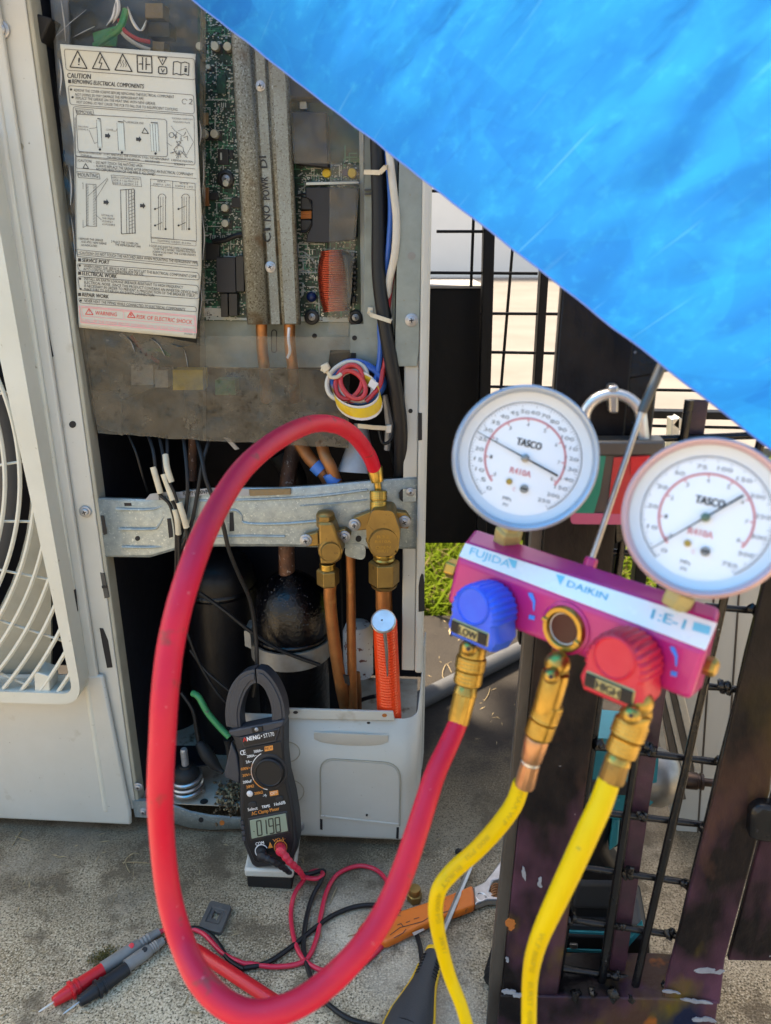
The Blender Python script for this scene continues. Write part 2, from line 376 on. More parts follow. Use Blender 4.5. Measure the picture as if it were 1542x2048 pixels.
# ------------------------------------------------------------------ flat print (lettering, line art)
_tc = {}
def text2d(t):
    """(verts2d, faces, x0, x1) of a word in em units; x0,x1 ink extents"""
    if t in _tc: return _tc[t]
    cu = bpy.data.curves.new('lettering', 'FONT'); cu.body = t; cu.size = 1.0; cu.resolution_u = 2; cu.fill_mode = 'FRONT'
    o = bpy.data.objects.new('lettering', cu); C.objects.link(o)
    bpy.context.view_layer.update()
    me = bpy.data.meshes.new_from_object(o.evaluated_get(bpy.context.evaluated_depsgraph_get()))
    vs = [(v.co.x, v.co.y) for v in me.vertices]; fs = [list(p.vertices) for p in me.polygons]
    bpy.data.objects.remove(o); bpy.data.curves.remove(cu); bpy.data.meshes.remove(me)
    xs = [v[0] for v in vs] or [0, 1]
    _tc[t] = (vs, fs, min(xs), max(xs)); return _tc[t]
class Print:
    """flat print laid on a surface; fn(px, py) gives the surface point just proud of it"""
    def __init__(s, fn): s.fn = fn; s.mb = {}
    def b(s, m): return s.mb.setdefault(m, MB())
    def text(s, m, t, x0, y0, x1, y1, h, slant=0.0, bold=0.0):
        """from (x0,y0) to (x1,y1) along the baseline, cap height h photo px"""
        vs, fs, a, c = text2d(t)
        dx, dy = x1 - x0, y1 - y0; L = math.hypot(dx, dy); ux, uy = dx / L, dy / L; nx, ny = uy, -ux
        k = h / 0.70; q = []
        for (x, y) in vs:
            sx = (x - a) / (c - a) * L + slant * y * k; q.append(s.fn(x0 + ux * sx + nx * y * k, y0 + uy * sx + ny * y * k))
        s.b(m).add(q, fs)
        if bold:
            s.text(m, t, x0 + ux * bold, y0 + uy * bold, x1 + ux * bold, y1 + uy * bold, h, slant)
    def line(s, m, pts, wd, closed=False, step=None):
        pts = list(pts)
        if closed: pts.append(pts[0])
        for (x0, y0), (x1, y1) in zip(pts[:-1], pts[1:]):
            L = math.hypot(x1 - x0, y1 - y0)
            if L < 1e-6: continue
            k = max(1, int(L / 40)); ex, ey = (x1 - x0) / L * wd / 2, (y1 - y0) / L * wd / 2
            x0_, y0_, x1_, y1_ = x0 - ex * .6, y0 - ey * .6, x1 + ex * .6, y1 + ey * .6
            nx, ny = -ey, ex; vs = []; fs = []
            for i in range(k + 1):
                t = i / k; x, y = x0_ + (x1_ - x0_) * t, y0_ + (y1_ - y0_) * t
                vs += [s.fn(x + nx, y + ny), s.fn(x - nx, y - ny)]
            for i in range(k): fs.append([2 * i, 2 * i + 1, 2 * i + 3, 2 * i + 2])
            s.b(m).add(vs, fs)
    def poly(s, m, pts): s.b(m).add([s.fn(*p) for p in pts], [list(range(len(pts)))])
    def dot(s, m, x, y, r, n=12, sq=1.0): s.poly(m, [(x + r * math.cos(2 * math.pi * i / n), y + r * sq * math.sin(2 * math.pi * i / n)) for i in range(n)])
    def arc(s, m, x, y, r, a0, a1, wd, n=20, sq=1.0):
        s.line(m, [(x + r * math.cos(math.radians(a0 + (a1 - a0) * i / n)), y + r * sq * math.sin(math.radians(a0 + (a1 - a0) * i / n))) for i in range(n + 1)], wd)
    def build(s, parent, name='lettering', names={}):
        for m, mb in s.mb.items(): mb.build(names.get(m, name), m, parent, smooth=0)
# ------------------------------------------------------------------ the setting
def concrete_material():
    m = bpy.data.materials.new('concrete'); m.use_nodes = True; MATS['concrete'] = m
    n = m.node_tree.nodes; l = m.node_tree.links; b = n['Principled BSDF']
    geo = n.new('ShaderNodeNewGeometry'); P = geo.outputs['Position']
    def noise(sc, det=6, r=0.6, off=0):
        t = n.new('ShaderNodeTexNoise'); t.inputs['Scale'].default_value = sc; t.inputs['Detail'].default_value = det; t.inputs['Roughness'].default_value = r
        l.new(P, t.inputs['Vector']); return t.outputs['Fac']
    def mr(s, a, c, lo=0.0, hi=1.0):
        r = n.new('ShaderNodeMapRange'); r.inputs[1].default_value = a; r.inputs[2].default_value = c; r.inputs[3].default_value = lo; r.inputs[4].default_value = hi
        l.new(s, r.inputs[0]); return r.outputs[0]
    def math_(op, a, c):
        r = n.new('ShaderNodeMath'); r.operation = op
        for i, q in enumerate((a, c)):
            if isinstance(q, (int, float)): r.inputs[i].default_value = q
            else: l.new(q, r.inputs[i])
        return r.outputs[0]
    def mix(f, a, c):
        r = n.new('ShaderNodeMix'); r.data_type = 'RGBA'; l.new(f, r.inputs[0])
        for i, q in ((6, a), (7, c)):
            if isinstance(q, tuple): r.inputs[i].default_value = (*q, 1)
            else: l.new(q, r.inputs[i])
        return r.outputs[2]
    fine = noise(430, 3, 0.7); mid = noise(190, 5, 0.7); big = noise(7, 5); patch = noise(2.6, 4)
    c = mix(mr(big, 0.40, 0.60), (0.31, 0.238, 0.148), (0.60, 0.487, 0.335))
    c = mix(mr(mid, 0.50, 0.62, 0, 0.7), c, (0.095, 0.076, 0.050))
    c = mix(mr(fine, 0.52, 0.64, 0, 0.8), c, (0.78, 0.67, 0.50))
    c = mix(mr(fine, 0.46, 0.38), c, (0.05, 0.042, 0.03))
    c = mix(mr(patch, 0.50, 0.60, 0, 0.6), c, (0.50, 0.45, 0.37))
    c = mix(mr(noise(17, 6, 0.65), 0.52, 0.62, 0, 0.72), c, (0.12, 0.092, 0.062))          # rubbed, paler patches
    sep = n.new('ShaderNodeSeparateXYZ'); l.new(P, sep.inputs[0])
    # algae and damp staining, its own ragged outline: a wide tide mark round the machine and the far end, where damp and shade are both painted in
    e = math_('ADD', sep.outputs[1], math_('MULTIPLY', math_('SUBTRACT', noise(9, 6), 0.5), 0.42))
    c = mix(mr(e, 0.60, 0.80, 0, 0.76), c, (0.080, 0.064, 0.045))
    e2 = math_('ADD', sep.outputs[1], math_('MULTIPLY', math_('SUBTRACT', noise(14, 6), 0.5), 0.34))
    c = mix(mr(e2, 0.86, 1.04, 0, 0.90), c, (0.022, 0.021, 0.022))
    rs = mr(noise(5.5, 5), 0.66, 0.76, 0, 0.55)
    c = mix(rs, c, (0.17, 0.10, 0.06))                                      # rusty wash
    l.new(c, b.inputs['Base Color']); b.inputs['Roughness'].default_value = 0.95; b.inputs['Specular IOR Level'].default_value = 0.08
    bp = n.new('ShaderNodeBump'); bp.inputs['Strength'].default_value = 0.55; bp.inputs['Distance'].default_value = 0.0015
    l.new(math_('ADD', math_('MULTIPLY', mid, 0.6), math_('MULTIPLY', fine, 0.5)), bp.inputs['Height']); l.new(bp.outputs[0], b.inputs['Normal'])
concrete_material()

def sheet(name, x0, x1, y0, y1, z, m, nx=1, ny=1):
    o = MB().grid(lambda a, c: Vector((x0 + (x1 - x0) * a, y0 + (y1 - y0) * c, z)), nx, ny).build(name, m, smooth=0); o['kind'] = 'structure'; return o
sheet('ground', -90, 90, -60, 120, -0.10, 'earth')
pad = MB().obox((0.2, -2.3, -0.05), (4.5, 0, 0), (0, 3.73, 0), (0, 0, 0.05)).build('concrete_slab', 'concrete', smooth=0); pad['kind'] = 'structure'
sheet('lawn', -6, 8, 1.432, 2.75, -0.035, 'soil')
pv = MB().obox((0, 8.4, -0.05), (14, 0, 0), (0, 5.65, 0), (0, 0, 0.05)).build('driveway', 'paving', smooth=0); pv['kind'] = 'structure'
wl = MB().obox((0, 14.12, 1.6), (13, 0, 0), (0, 0.06, 0), (0, 0, 1.62)).build('boundary_wall', 'wall_white', smooth=0)
tag(wl, 'plain white boundary wall across the bright driveway beyond the fence', 'wall')

def grass_material(name, a, c):
    m = bpy.data.materials.new(name); m.use_nodes = True; MATS[name] = m
    n = m.node_tree.nodes; l = m.node_tree.links; n.clear()
    out = n.new('ShaderNodeOutputMaterial'); mx = n.new('ShaderNodeMixShader'); mx.inputs[0].default_value = 0.45
    d = n.new('ShaderNodeBsdfDiffuse'); t = n.new('ShaderNodeBsdfTranslucent')
    tn = n.new('ShaderNodeTexNoise'); tn.inputs['Scale'].default_value = 25
    geo = n.new('ShaderNodeNewGeometry'); l.new(geo.outputs['Position'], tn.inputs['Vector'])
    mc = n.new('ShaderNodeMix'); mc.data_type = 'RGBA'; mc.inputs[6].default_value = (*a, 1); mc.inputs[7].default_value = (*c, 1)
    l.new(tn.outputs['Fac'], mc.inputs[0])
    l.new(mc.outputs[2], d.inputs[0]); l.new(mc.outputs[2], t.inputs[0])
    l.new(d.outputs[0], mx.inputs[1]); l.new(t.outputs[0], mx.inputs[2]); l.new(mx.outputs[0], out.inputs[0])
grass_material('grass_green', (0.085, 0.165, 0.012), (0.14, 0.165, 0.02))
grass_material('grass_dead', (0.24, 0.19, 0.09), (0.16, 0.13, 0.05))
gm = MB(); rnd = random.Random(3)
for i in range(15000):
    x = rnd.uniform(-0.15, 1.3); y = 1.45 + 1.25 * rnd.random() ** 1.3
    h = rnd.uniform(0.03, 0.085); a = rnd.uniform(0, 6.28); wd = rnd.uniform(0.0022, 0.0048)
    bend = rnd.uniform(0.2, 1.3) * h; c, s = math.cos(a), math.sin(a)
    p = Vector((x, y, -0.035)); d = Vector((c, s, 0)); q = Vector((-s, c, 0)) * wd
    m1 = p + d * bend * 0.35 + ZUP * h * 0.62; tip = p + d * bend + ZUP * h * rnd.uniform(0.7, 1.0)
    gm.m = 1 if rnd.random() < 0.13 else 0
    gm.add([p - q, p + q, m1 + q * 0.9, m1 - q * 0.9, tip], [[0, 1, 2, 3], [3, 2, 4]])
gr = gm.build('grass', ['grass_green', 'grass_dead'], smooth=0, kind='stuff')
wb = MB()       # one broad weed blade at the slab edge
b0, b1 = Vector((G(857, 1190)[0], 1.44, 0.0)), Yp(905, 1160, 1.40)
wb.add([b0, b0.lerp(b1, .5) + Vector((0, -.01, .012)), b1, b0.lerp(b1, .5) + Vector((0, .01, -.012))], [[0, 1, 2, 3]])
tag(wb.build('weed', 'grass_green', smooth=0), 'broad green blade of weed at the lawn edge by the machine', 'weed')

# ------------------------------------------------------------------ fence far side
root = thing('wire_fence', 'black steel fence with square wire mesh standing against the bright driveway', 'fence', FA(985, 1200))
def bar_px(name, pts, wpx, thick, parent, m, plane, w=0.0, kind=None):
    """straight flat/round bar between two photo points on a plane"""
    a, c = plane(*pts[0], w), plane(*pts[1], w)
    t = (c - a).normalized(); s = t.cross(plane.n).normalized() * (wpx / 2 * (pm(a) + pm(c)) / 2)
    return MB().prism([a - s, a + s, c + s, c - s], plane.n * thick).build(name, m, parent, smooth=0, bevel=min(0.0012, wpx * pm(a) * 0.2))
def rod_px(name, pts, wpx, parent, m, plane, w=0.0, wob=0.0):
    q = smooth_pts([(*p, w) for p in pts], 3) if len(pts) > 2 else [(*p, w) for p in pts]
    P = [plane(*p) for p in q]
    return MB().tube(P, [wpx / 2 * pm(p) * (1 + random.uniform(-wob, wob)) for p in P], 8).build(name, m, parent)
for x0, y0, x1, y1 in ((873, 463, 1000, 463), (800, 545, 1075, 547), (960, 627, 1130, 628), (960, 704, 1130, 707), (960, 773, 1130, 776),
                       (960, 850, 1130, 853), (1270, 779, 1500, 783), (1270, 851, 1500, 856), (830, 382, 960, 382), (1200, 1103, 1330, 1108), (1200, 1030, 1330, 1034)):
    rod_px('wire', [(x0, y0), (x1, y1)], 6, root, 'fence_black', FA)
for x0, y0, x1, y1 in ((951, 330, 942, 574), (1028, 460, 996, 850), (1275, 1020, 1262, 1215)):
    rod_px('wire', [(x0, y0), (x1, y1)], 6, root, 'fence_black', FA, w=0.005)
bar_px('post', [(981, 380), (960, 1210)], 21, 0.02, root, 'fence_black', FA, -0.012)
bar_px('post', [(1100, 380), (1045, 1290)], 15, 0.02, root, 'fence_black', FA, -0.012)
bar_px('post', [(1300, 1010), (1272, 1230)], 24, 0.02, root, 'fence_black', FA, -0.012)
bar_px('rail', [(1265, 829), (1520, 834)], 15, 0.02, root, 'fence_black', FA, -0.012)
bar_px('rail', [(1180, 1105), (1240, 1108)], 90, 0.02, root, 'fence_black', FA, -0.01)
# black cabinet beside the fence
bx = thing('steel_cabinet', 'black steel cabinet with its sunlit top coloured pale grey between the machine and fence', 'cabinet', FA(910, 1087, 0.02))
q = [FA(858, 577), FA(972, 577), FA(968, 800), FA(962, 1087), FA(835, 1087)]
MB().prism([FA(835, 577, .03), FA(968, 577, .03), FA(965, 800, .03), FA(958, 1087, .03), FA(830, 1087, .03)], (0, 0.13, 0)).build('case', 'fence_black', bx, smooth=0, bevel=0.002)
a, c = FA(832, 577, .026), FA(971, 577, .026)
MB().prism([a, c, c + Vector((0, 0.14, 0)), a + Vector((0, 0.14, 0))], (0, 0, 0.004)).build('lid', 'sunlit_top', bx, smooth=0, bevel=0.001)
bar_px('rail', [(845, 1040), (1240, 1055)], 72, 0.02, bx, 'fence_black', FA, 0.16)

# ------------------------------------------------------------------ tarpaulin
def tarp_material():
    m = bpy.data.materials.new('tarp_blue'); m.use_nodes = True; MATS['tarp_blue'] = m
    n = m.node_tree.nodes; l = m.node_tree.links; n.clear()
    out = n.new('ShaderNodeOutputMaterial'); tc = n.new('ShaderNodeTexCoord'); vec = tc.outputs['UV']
    def noise(sc, det, r, stretch, rot):
        mp = n.new('ShaderNodeMapping'); mp.inputs['Scale'].default_value = stretch; mp.inputs['Rotation'].default_value = (0, 0, rot)
        l.new(vec, mp.inputs['Vector']); t = n.new('ShaderNodeTexNoise'); t.inputs['Scale'].default_value = sc; t.inputs['Detail'].default_value = det; t.inputs['Roughness'].default_value = r
        l.new(mp.outputs[0], t.inputs['Vector']); return t.outputs['Fac']
    def mr(s, a, c, hi=1.0):
        r = n.new('ShaderNodeMapRange'); r.inputs[1].default_value = a; r.inputs[2].default_value = c; r.inputs[4].default_value = hi; l.new(s, r.inputs[0]); return r.outputs[0]
    def mix(f, a, c):
        r = n.new('ShaderNodeMix'); r.data_type = 'RGBA'; l.new(f, r.inputs[0])
        for i, q in ((6, a), (7, c)):
            if isinstance(q, tuple): r.inputs[i].default_value = (*q, 1)
            else: l.new(q, r.inputs[i])
        return r.outputs[2]
    c = mix(mr(noise(4, 5, 0.6, (1, 1, 1), 0), 0.30, 0.72), (0.0005, 0.225, 0.72), (0.0005, 0.33, 0.82))
    def cells(sc, wd, hi, feat):
        nz = n.new('ShaderNodeTexNoise'); nz.inputs['Scale'].default_value = 3.0; l.new(vec, nz.inputs['Vector'])
        va = n.new('ShaderNodeVectorMath'); va.operation = 'MULTIPLY_ADD'; l.new(nz.outputs['Color'], va.inputs[0]); va.inputs[1].default_value = (.35, .35, .35); l.new(vec, va.inputs[2])
        v = n.new('ShaderNodeTexVoronoi'); v.feature = feat; v.inputs['Scale'].default_value = sc; l.new(va.outputs[0], v.inputs['Vector'])
        return mr(v.outputs['Distance'], wd, 0.0, hi) if feat == 'DISTANCE_TO_EDGE' else v.outputs['Color']
    hsv = n.new('ShaderNodeSeparateColor'); l.new(cells(6, 0, 0, 'F1'), hsv.inputs[0])  # shading of the crumpled facets painted in, cell by cell
    c = mix(mr(hsv.outputs[0], 0.2, 0.9, 0.32), c, (0.0005, 0.11, 0.54))
    hs2 = n.new('ShaderNodeSeparateColor'); l.new(cells(15, 0, 0, 'F1'), hs2.inputs[0])
    c = mix(mr(hs2.outputs[1], 0.3, 1.0, 0.28), c, (0.004, 0.42, 0.92))
    c = mix(mr(noise(22, 6, 0.62, (1, 1, 1), 0.4), 0.50, 0.66, 0.6), c, (0.004, 0.38, 0.84))
    c = mix(mr(noise(70, 4, 0.7, (1, 1, 1), 1.4), 0.54, 0.70, 0.45), c, (0.02, 0.46, 0.88))
    ridge = n.new('ShaderNodeMath'); ridge.operation = 'MULTIPLY'; l.new(cells(7, 0.012, 0.40, 'DISTANCE_TO_EDGE'), ridge.inputs[0]); l.new(mr(noise(9, 3, 0.6, (1, 1, 1), 1.0), 0.45, 0.62), ridge.inputs[1])
    c = mix(ridge.outputs[0], c, (0.004, 0.36, 0.88))
    for rot, sc in ((0.9, 3.0), (-0.55, 2.4), (1.35, 2.7), (0.2, 2.2)):
        c = mix(mr(noise(sc, 2, 0.5, (60, 2.2, 1), rot), 0.69, 0.74, 0.32), c, (0.16, 0.58, 0.94))     # crease whitening
    c = mix(mr(noise(7, 2, 0.5, (1, 1, 1), 2.0), 0.785, 0.80), c, (0.35, 0.22, 0.36))               # small stains
    d = n.new('ShaderNodeBsdfDiffuse'); t = n.new('ShaderNodeBsdfTranslucent'); g = n.new('ShaderNodeBsdfGlossy'); g.inputs['Roughness'].default_value = 0.45
    l.new(c, d.inputs[0]); l.new(c, t.inputs[0]); g.inputs['Color'].default_value = (0.8, 0.9, 1, 1)
    m1 = n.new('ShaderNodeMixShader'); m1.inputs[0].default_value = 0.62; l.new(d.outputs[0], m1.inputs[1]); l.new(t.outputs[0], m1.inputs[2])
    m2 = n.new('ShaderNodeMixShader'); m2.inputs[0].default_value = 0.012; l.new(m1.outputs[0], m2.inputs[1]); l.new(g.outputs[0], m2.inputs[2])
    bp = n.new('ShaderNodeBump'); bp.inputs['Strength'].default_value = 0.5; bp.inputs['Distance'].default_value = 0.004
    hsum = n.new('ShaderNodeMath'); hsum.operation = 'ADD'
    l.new(noise(3, 3, 0.6, (3, 1, 1), 0.9), hsum.inputs[0]); l.new(noise(9, 5, 0.6, (1, 1, 1), 0.2), hsum.inputs[1])
    l.new(hsum.outputs[0], bp.inputs['Height'])
    for s in (d, t, g): l.new(bp.outputs[0], s.inputs['Normal'])
    l.new(m2.outputs[0], out.inputs[0])
tarp_material()
T0, T1, T2 = D(300, -66, 0.60), D(1700, 1022, 0.43), Vector((-1.9, 0.76, 1.0))  # T2 carries an unseen canopy, added to block sky above the machine
TU = Vector((0.42, -0.62, 0.52)) * 1.15                      # up the cloth, over the camera
rt = random.Random(5)
folds = [(rt.uniform(0, 1), rt.uniform(-0.6, 0.9), rt.uniform(0.002, 0.007), rt.uniform(-.0018, .0018)) for _ in range(26)]
from mathutils import noise as mnoise
def tarp(u, v):
    if u >= 0: p = T0.lerp(T1, u) + TU * v
    else: p = T0.lerp(T2, -u) + TU.lerp(Vector((0.25, -0.85, 0.16)), min(1, -u * 3)) * v
    z = 0.003 * mnoise.noise(Vector((u * 6, v * 6, 0))) + 0.0022 * mnoise.noise(Vector((u * 22, v * 22, 3)))
    for (c0, sl, wd, h) in folds:
        dd = (u - c0) - sl * v
        z += h * math.exp(-(dd / wd / 2.2) ** 2)
    z *= min(1.0, 0.12 + v * 9)
    p = p + TU.cross(T1 - T0).normalized() * z
    if v == 0: p += TU * 0.0010 * mnoise.noise(Vector((u * 24, 5, 0)))
    return p
tm = MB().grid(lambda a, c: tarp(a * 1.5 - 0.5, c), 170, 100)
to = tm.build('tarpaulin', 'tarp_blue', smooth=180)
uvl = to.data.uv_layers.new(name='UVMap')
for lp in to.data.loops:
    i = lp.vertex_index; uvl.data[lp.index].uv = ((i % 171) / 170 * 1.25, (i // 171) / 100)
tag(to, 'creased blue plastic tarpaulin hanging slantwise over the open machine', 'tarpaulin')
hem = MB().tube([tarp(i / 60, 0) for i in range(61)], 0.0007, 6).build('hem', mat('hem', (0.16, 0.27, 0.62), 0.6).name, to)
# ------------------------------------------------------------------ the opened air conditioner
UO = U(560, 1660, 0.15); UO.z = 0
unit = thing('air_conditioner', 'cream outdoor air conditioner unit with its service panel taken off', 'air conditioner', UO)
uR = Vector((math.cos(YAW), -math.sin(YAW), 0))
def prismU(name, poly, w0, w1, m, parent=None, bevel=0.0, label=None, smooth=40, seg=2):
    return MB().prism([U(x, y, w0) for x, y in poly], UN * (w1 - w0)).build(name, m, parent or unit, smooth=smooth, bevel=bevel, label=label, seg=seg)
def col(name, xa, xb, w0, w1, m, yt=-260, yb=None, ref=1000, bevel=0.0015, zb=0.035, zt=1.448):
    """vertical strip whose left/right edges pass through xa, xb at photo row ref"""
    a, c = U(xa, ref, w0), U(xb, ref, w0)
    P = [Vector((p.x, p.y, z)) for p, z in ((a, zb), (c, zb), (c, zt), (a, zt))]
    return MB().prism(P, UN * (w1 - w0)).build(name, m, unit, smooth=0, bevel=bevel)
# proto screw, unit radius, +Z out
sm = MB(); sm.lathe((0, 0, 0), (0, 0, 1), [(1.0, 0), (1.0, .16), (.93, .22), (.66, .24), (.64, .50), (.52, .60), (.01, .64)], 20)
sm.m = 1
sm.obox((0, 0, .625), (.34, 0, 0), (0, .085, 0), (0, 0, .02)); sm.obox((0, 0, .627), (.085, 0, 0), (0, .34, 0), (0, 0, .02))
SCREW = proto('screw', sm, ['zinc', 'dark_slot'])
def screw(px, py, w, rpx, parent=None, rot=0.3, name='screw', out=None):
    P = U(px, py, w); ax = out or -UN
    x = RT * math.cos(rot) + ZUP * math.sin(rot)
    return place(SCREW, name, parent or unit, P, ax, rpx * pm(P), x)

# --- carcass
back = Plane(U.o, U.n)
def boxU(name, pa, pb, w0, w1, m):      # axis-aligned box in the unit frame, from two (px,py) on w0
    return prismU(name, [(pa[0], pa[1]), (pb[0], pa[1]), (pb[0], pb[1]), (pa[0], pb[1])], w0, w1, m)
A, B = U(150, 1000, 0), U(851, 1000, 0)
def ubox(name, u0, u1, w0, w1, z0, z1, m, bevel=0, smooth=0):
    o = Vector((A.x, A.y, 0))
    return MB().prism([o + uR * u + UN * w0 + ZUP * z0 for u, z0 in ((u0, z0), (u1, z0), (u1, z1), (u0, z1))], UN * (w1 - w0)).build(name, m, unit, smooth=smooth, bevel=bevel)
WID = (B - A).dot(uR)
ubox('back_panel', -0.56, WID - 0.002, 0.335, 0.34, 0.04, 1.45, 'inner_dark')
ubox('top_panel', -0.56, WID, -0.005, 0.34, 1.45, 1.46, 'cream')
ubox('side_panel', WID - 0.0045, WID - 0.0015, 0.012, 0.335, 0.26, 1.45, 'cream')
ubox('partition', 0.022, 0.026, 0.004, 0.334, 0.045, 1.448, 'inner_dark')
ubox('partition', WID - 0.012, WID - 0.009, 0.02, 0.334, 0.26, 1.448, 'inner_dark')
ubox('left_side_panel', -0.565, -0.56, 0.0, 0.34, 0.04, 1.45, 'cream')
# --- left column, stepped in section
col('panel_flange', 143, 187, -0.001, 0.0015, 'cream')
col('flange_return', 187.5, 196, 0.0005, 0.022, 'cream_dull')
col('panel_rib', 122.5, 142.7, -0.0078, -0.002, 'cream', bevel=0.002)
col('panel_rib', 108, 122, -0.0095, -0.004, 'cream_plastic', bevel=0.003)
# --- lower front panel
prismU('lower_front_panel', [(-330, 1352), (185, 1352), (205, 1352), (261, 1628), (262, 1651), (-330, 1622)], -0.0086, -0.002, 'cream', bevel=0.003)
prismU('upper_front_panel', [(-330, -200), (-52, -200), (67, 690), (-330, 690)], -0.010, -0.002, 'cream', bevel=0.003)
prismU('base_bracket', [(264, 1602), (296, 1603), (300, 1636), (270, 1634)], -0.002, 0.004, 'galv')
screw(287, 1623, -0.002, 8); screw(277, 1573, -0.002, 9); screw(171, 1023, -0.002, 12); screw(3, 60, -0.002, 17)
# dark slots and holes punched in the flange
def hole(pts, w=-0.0013, m='dark_slot', name='slot'):
    return prismU(name, pts, w - 0.0002, w + 0.002, m, smooth=0)
def rhole(x, y, r, w=-0.0013, sq=1.0, m='dark_slot'):
    return hole([(x + r * math.cos(a * .3927), y + r * sq * math.sin(a * .3927)) for a in range(16)], w, m, 'hole')
hole([(71, 596), (77, 596), (92, 640), (107, 713), (95, 716), (80, 640)])
hole([(199, 1256), (206, 1257), (216, 1281), (225, 1335), (214, 1336), (205, 1290)])
rhole(145, 849, 7, sq=1.0); rhole(39, 293, 8, m='cream_dull')
hole([(200, 1145), (208, 1147), (218, 1195), (209, 1197)], m='galv_dark'); hole([(203, 1172), (213, 1171), (214, 1176), (204, 1177)], -0.0018)
for pts in ([(48, 731), (52, 731), (73, 835), (68, 836)], [(75, 857), (79, 857), (92, 935), (88, 936)], [(146, 1180), (150, 1180), (160, 1270), (156, 1271)]):
    hole(pts, -0.0099)

# --- fan grille
gr_ = MB()
WG = -0.034
def rr(pts, r, n=6):            # rounded polygon in photo px
    out = []; k = len(pts)
    for i in range(k):
        p0, p1, p2 = Vector(pts[i - 1]), Vector(pts[i]), Vector(pts[(i + 1) % k]); d = r[i] if isinstance(r, (list, tuple)) else r
        a = p1 + (p0 - p1).normalized() * d; c = p1 + (p2 - p1).normalized() * d
        for j in range(n + 1):
            t = j / n; out.append(tuple(a * (1 - t) ** 2 + p1 * 2 * t * (1 - t) + c * t * t))
    return out
outer = rr([(-300, 240), (-39, 240), (166, 1410), (-300, 1396)], [2, 18, 46, 2])
inner = rr([(-300, 280), (-96, 280), (146, 1388), (-300, 1374)], [2, 18, 22, 2])
grille = MB().ring([U(*p, WG) for p in outer], [U(*p, WG) for p in inner], UN * 0.028).build('fan_grille', 'cream_plastic', unit, bevel=0.006, seg=3)
FC = U(-470, 965, WG); kf = pm(U(-100, 965, WG))
def inside(px, py): return px < (py - 712) * 0.2200 + 4 and py > 300 and py < 1380 + px * 0.08
cx_, cy_ = -470, 965
for R in range(480, 740, 30):
    run = []; runs = []
    for i in range(-60, 150):
        a = math.radians(i * 0.6); x, y = cx_ + R * math.cos(a), cy_ + R * math.sin(a) * 1.0
        if inside(x, y) and x > -60: run.append((x, y))
        elif run: runs.append(run); run = []
    if run: runs.append(run)
    for run in runs:
        if len(run) > 2:
            P = [U(x, y, WG + 0.006) for x, y in run]
            MB().tube(P, [4.6 * pm(p) for p in P], 6).build('guard_ring', 'cream_plastic', grille)
for (x0, y0, x1, y1) in ((-60, 798, 26, 782), (-60, 940, 62, 920), (-60, 1042, 84, 1043), (-60, 1128, 104, 1160), (-60, 1222, 128, 1282), (-60, 1320, 60, 1372)):
    MB().tube([U(x0, y0, WG + 0.012), U(x1, y1, WG + 0.012)], 0.0016, 6).build('guard_spoke', 'cream_plastic', grille)
prismU('clip_box', [(68, 1343), (97, 1352), (100, 1382), (70, 1395)], WG + 0.004, -0.006, 'cream_plastic', grille, bevel=0.001)
# shroud plate with the round fan opening
op = []; RH = 545
sh = MB()
ring_o = []; ring_i = []
for i in range(64):
    a = 2 * math.pi * i / 64; d = max(abs(math.cos(a)) / 572, abs(math.sin(a)) / 480)
    rO = 1 / d; ring_o.append(U(cx_ + max(RH + 3, rO) * math.cos(a), cy_ + max(RH + 3, rO) * math.sin(a), 0.005)); ring_i.append(U(cx_ + RH * math.cos(a), cy_ + RH * math.sin(a), 0.005))
shroud = MB().ring(ring_o, ring_i, UN * 0.004).build('fan_shroud', 'cream_dull', unit)
MB().loft([[U(cx_ + r * math.cos(2 * math.pi * i / 64), cy_ + r * math.sin(2 * math.pi * i / 64), w_) for i in range(64)] for r, w_ in ((545, 0.009), (535, 0.016), (532, 0.07))], caps=False).build('bell_mouth', 'cream_dull', shroud)
fan = MB().lathe(U(cx_, cy_, 0.02), UN, [(0.02, 0), (0.06, 0.005), (0.065, 0.06), (0.01, 0.065)], 24).build('fan_hub', 'fan_grey', unit)
for k in range(3):
    a0 = math.radians(-35 + 120 * k)
    MB().grid(lambda s, t: U(cx_ + (90 + 420 * s) * math.cos(a0 + t * (0.9 + 0.3 * s)), cy_ + (90 + 420 * s) * math.sin(a0 + t * (0.9 + 0.3 * s)), 0.02 + 0.055 * t), 10, 10).build('fan_blade', 'fan_grey', fan, solid=0.003)

# --- right column
col('corner_column', 806, 834, 0.0, 0.004, 'cream', zb=0.258, ref=1000)
col('corner_column', 834.5, 852, -0.006, 0.014, 'cream', zb=0.258, ref=1000, bevel=0.003)
hole([(836, 826), (844, 826), (844, 880), (836, 881)], -0.0063); rhole(821, 822, 4.5, -0.0002)
hole([(843, 1147), (847, 1150), (849, 1170), (849, 1222), (837, 1224), (837, 1172), (840, 1155)], -0.0063)
prismU('side_plate', [(800, 250), (848, 250), (838, 700), (834, 733), (789, 733)], -0.004, -0.0008, 'galv_plate', bevel=0.0006)
prismU('side_plate', [(752, 250), (797, 250), (788, 700), (778, 700)], 0.012, 0.015, 'galv_plate')
screw(823, 640, -0.0042, 13, rot=0.2); rhole(823, 512, 8, -0.0042, m='grey_plastic')
prismU('side_plate', [(729, 250), (760, 250), (757, 730), (727, 736), (700, 735), (700, 650), (727, 648)], 0.022, 0.025, 'galv_plate')
hole([(700, 706), (712, 706), (712, 717), (700, 717)], 0.0215); rhole(709, 676, 5, 0.0215)

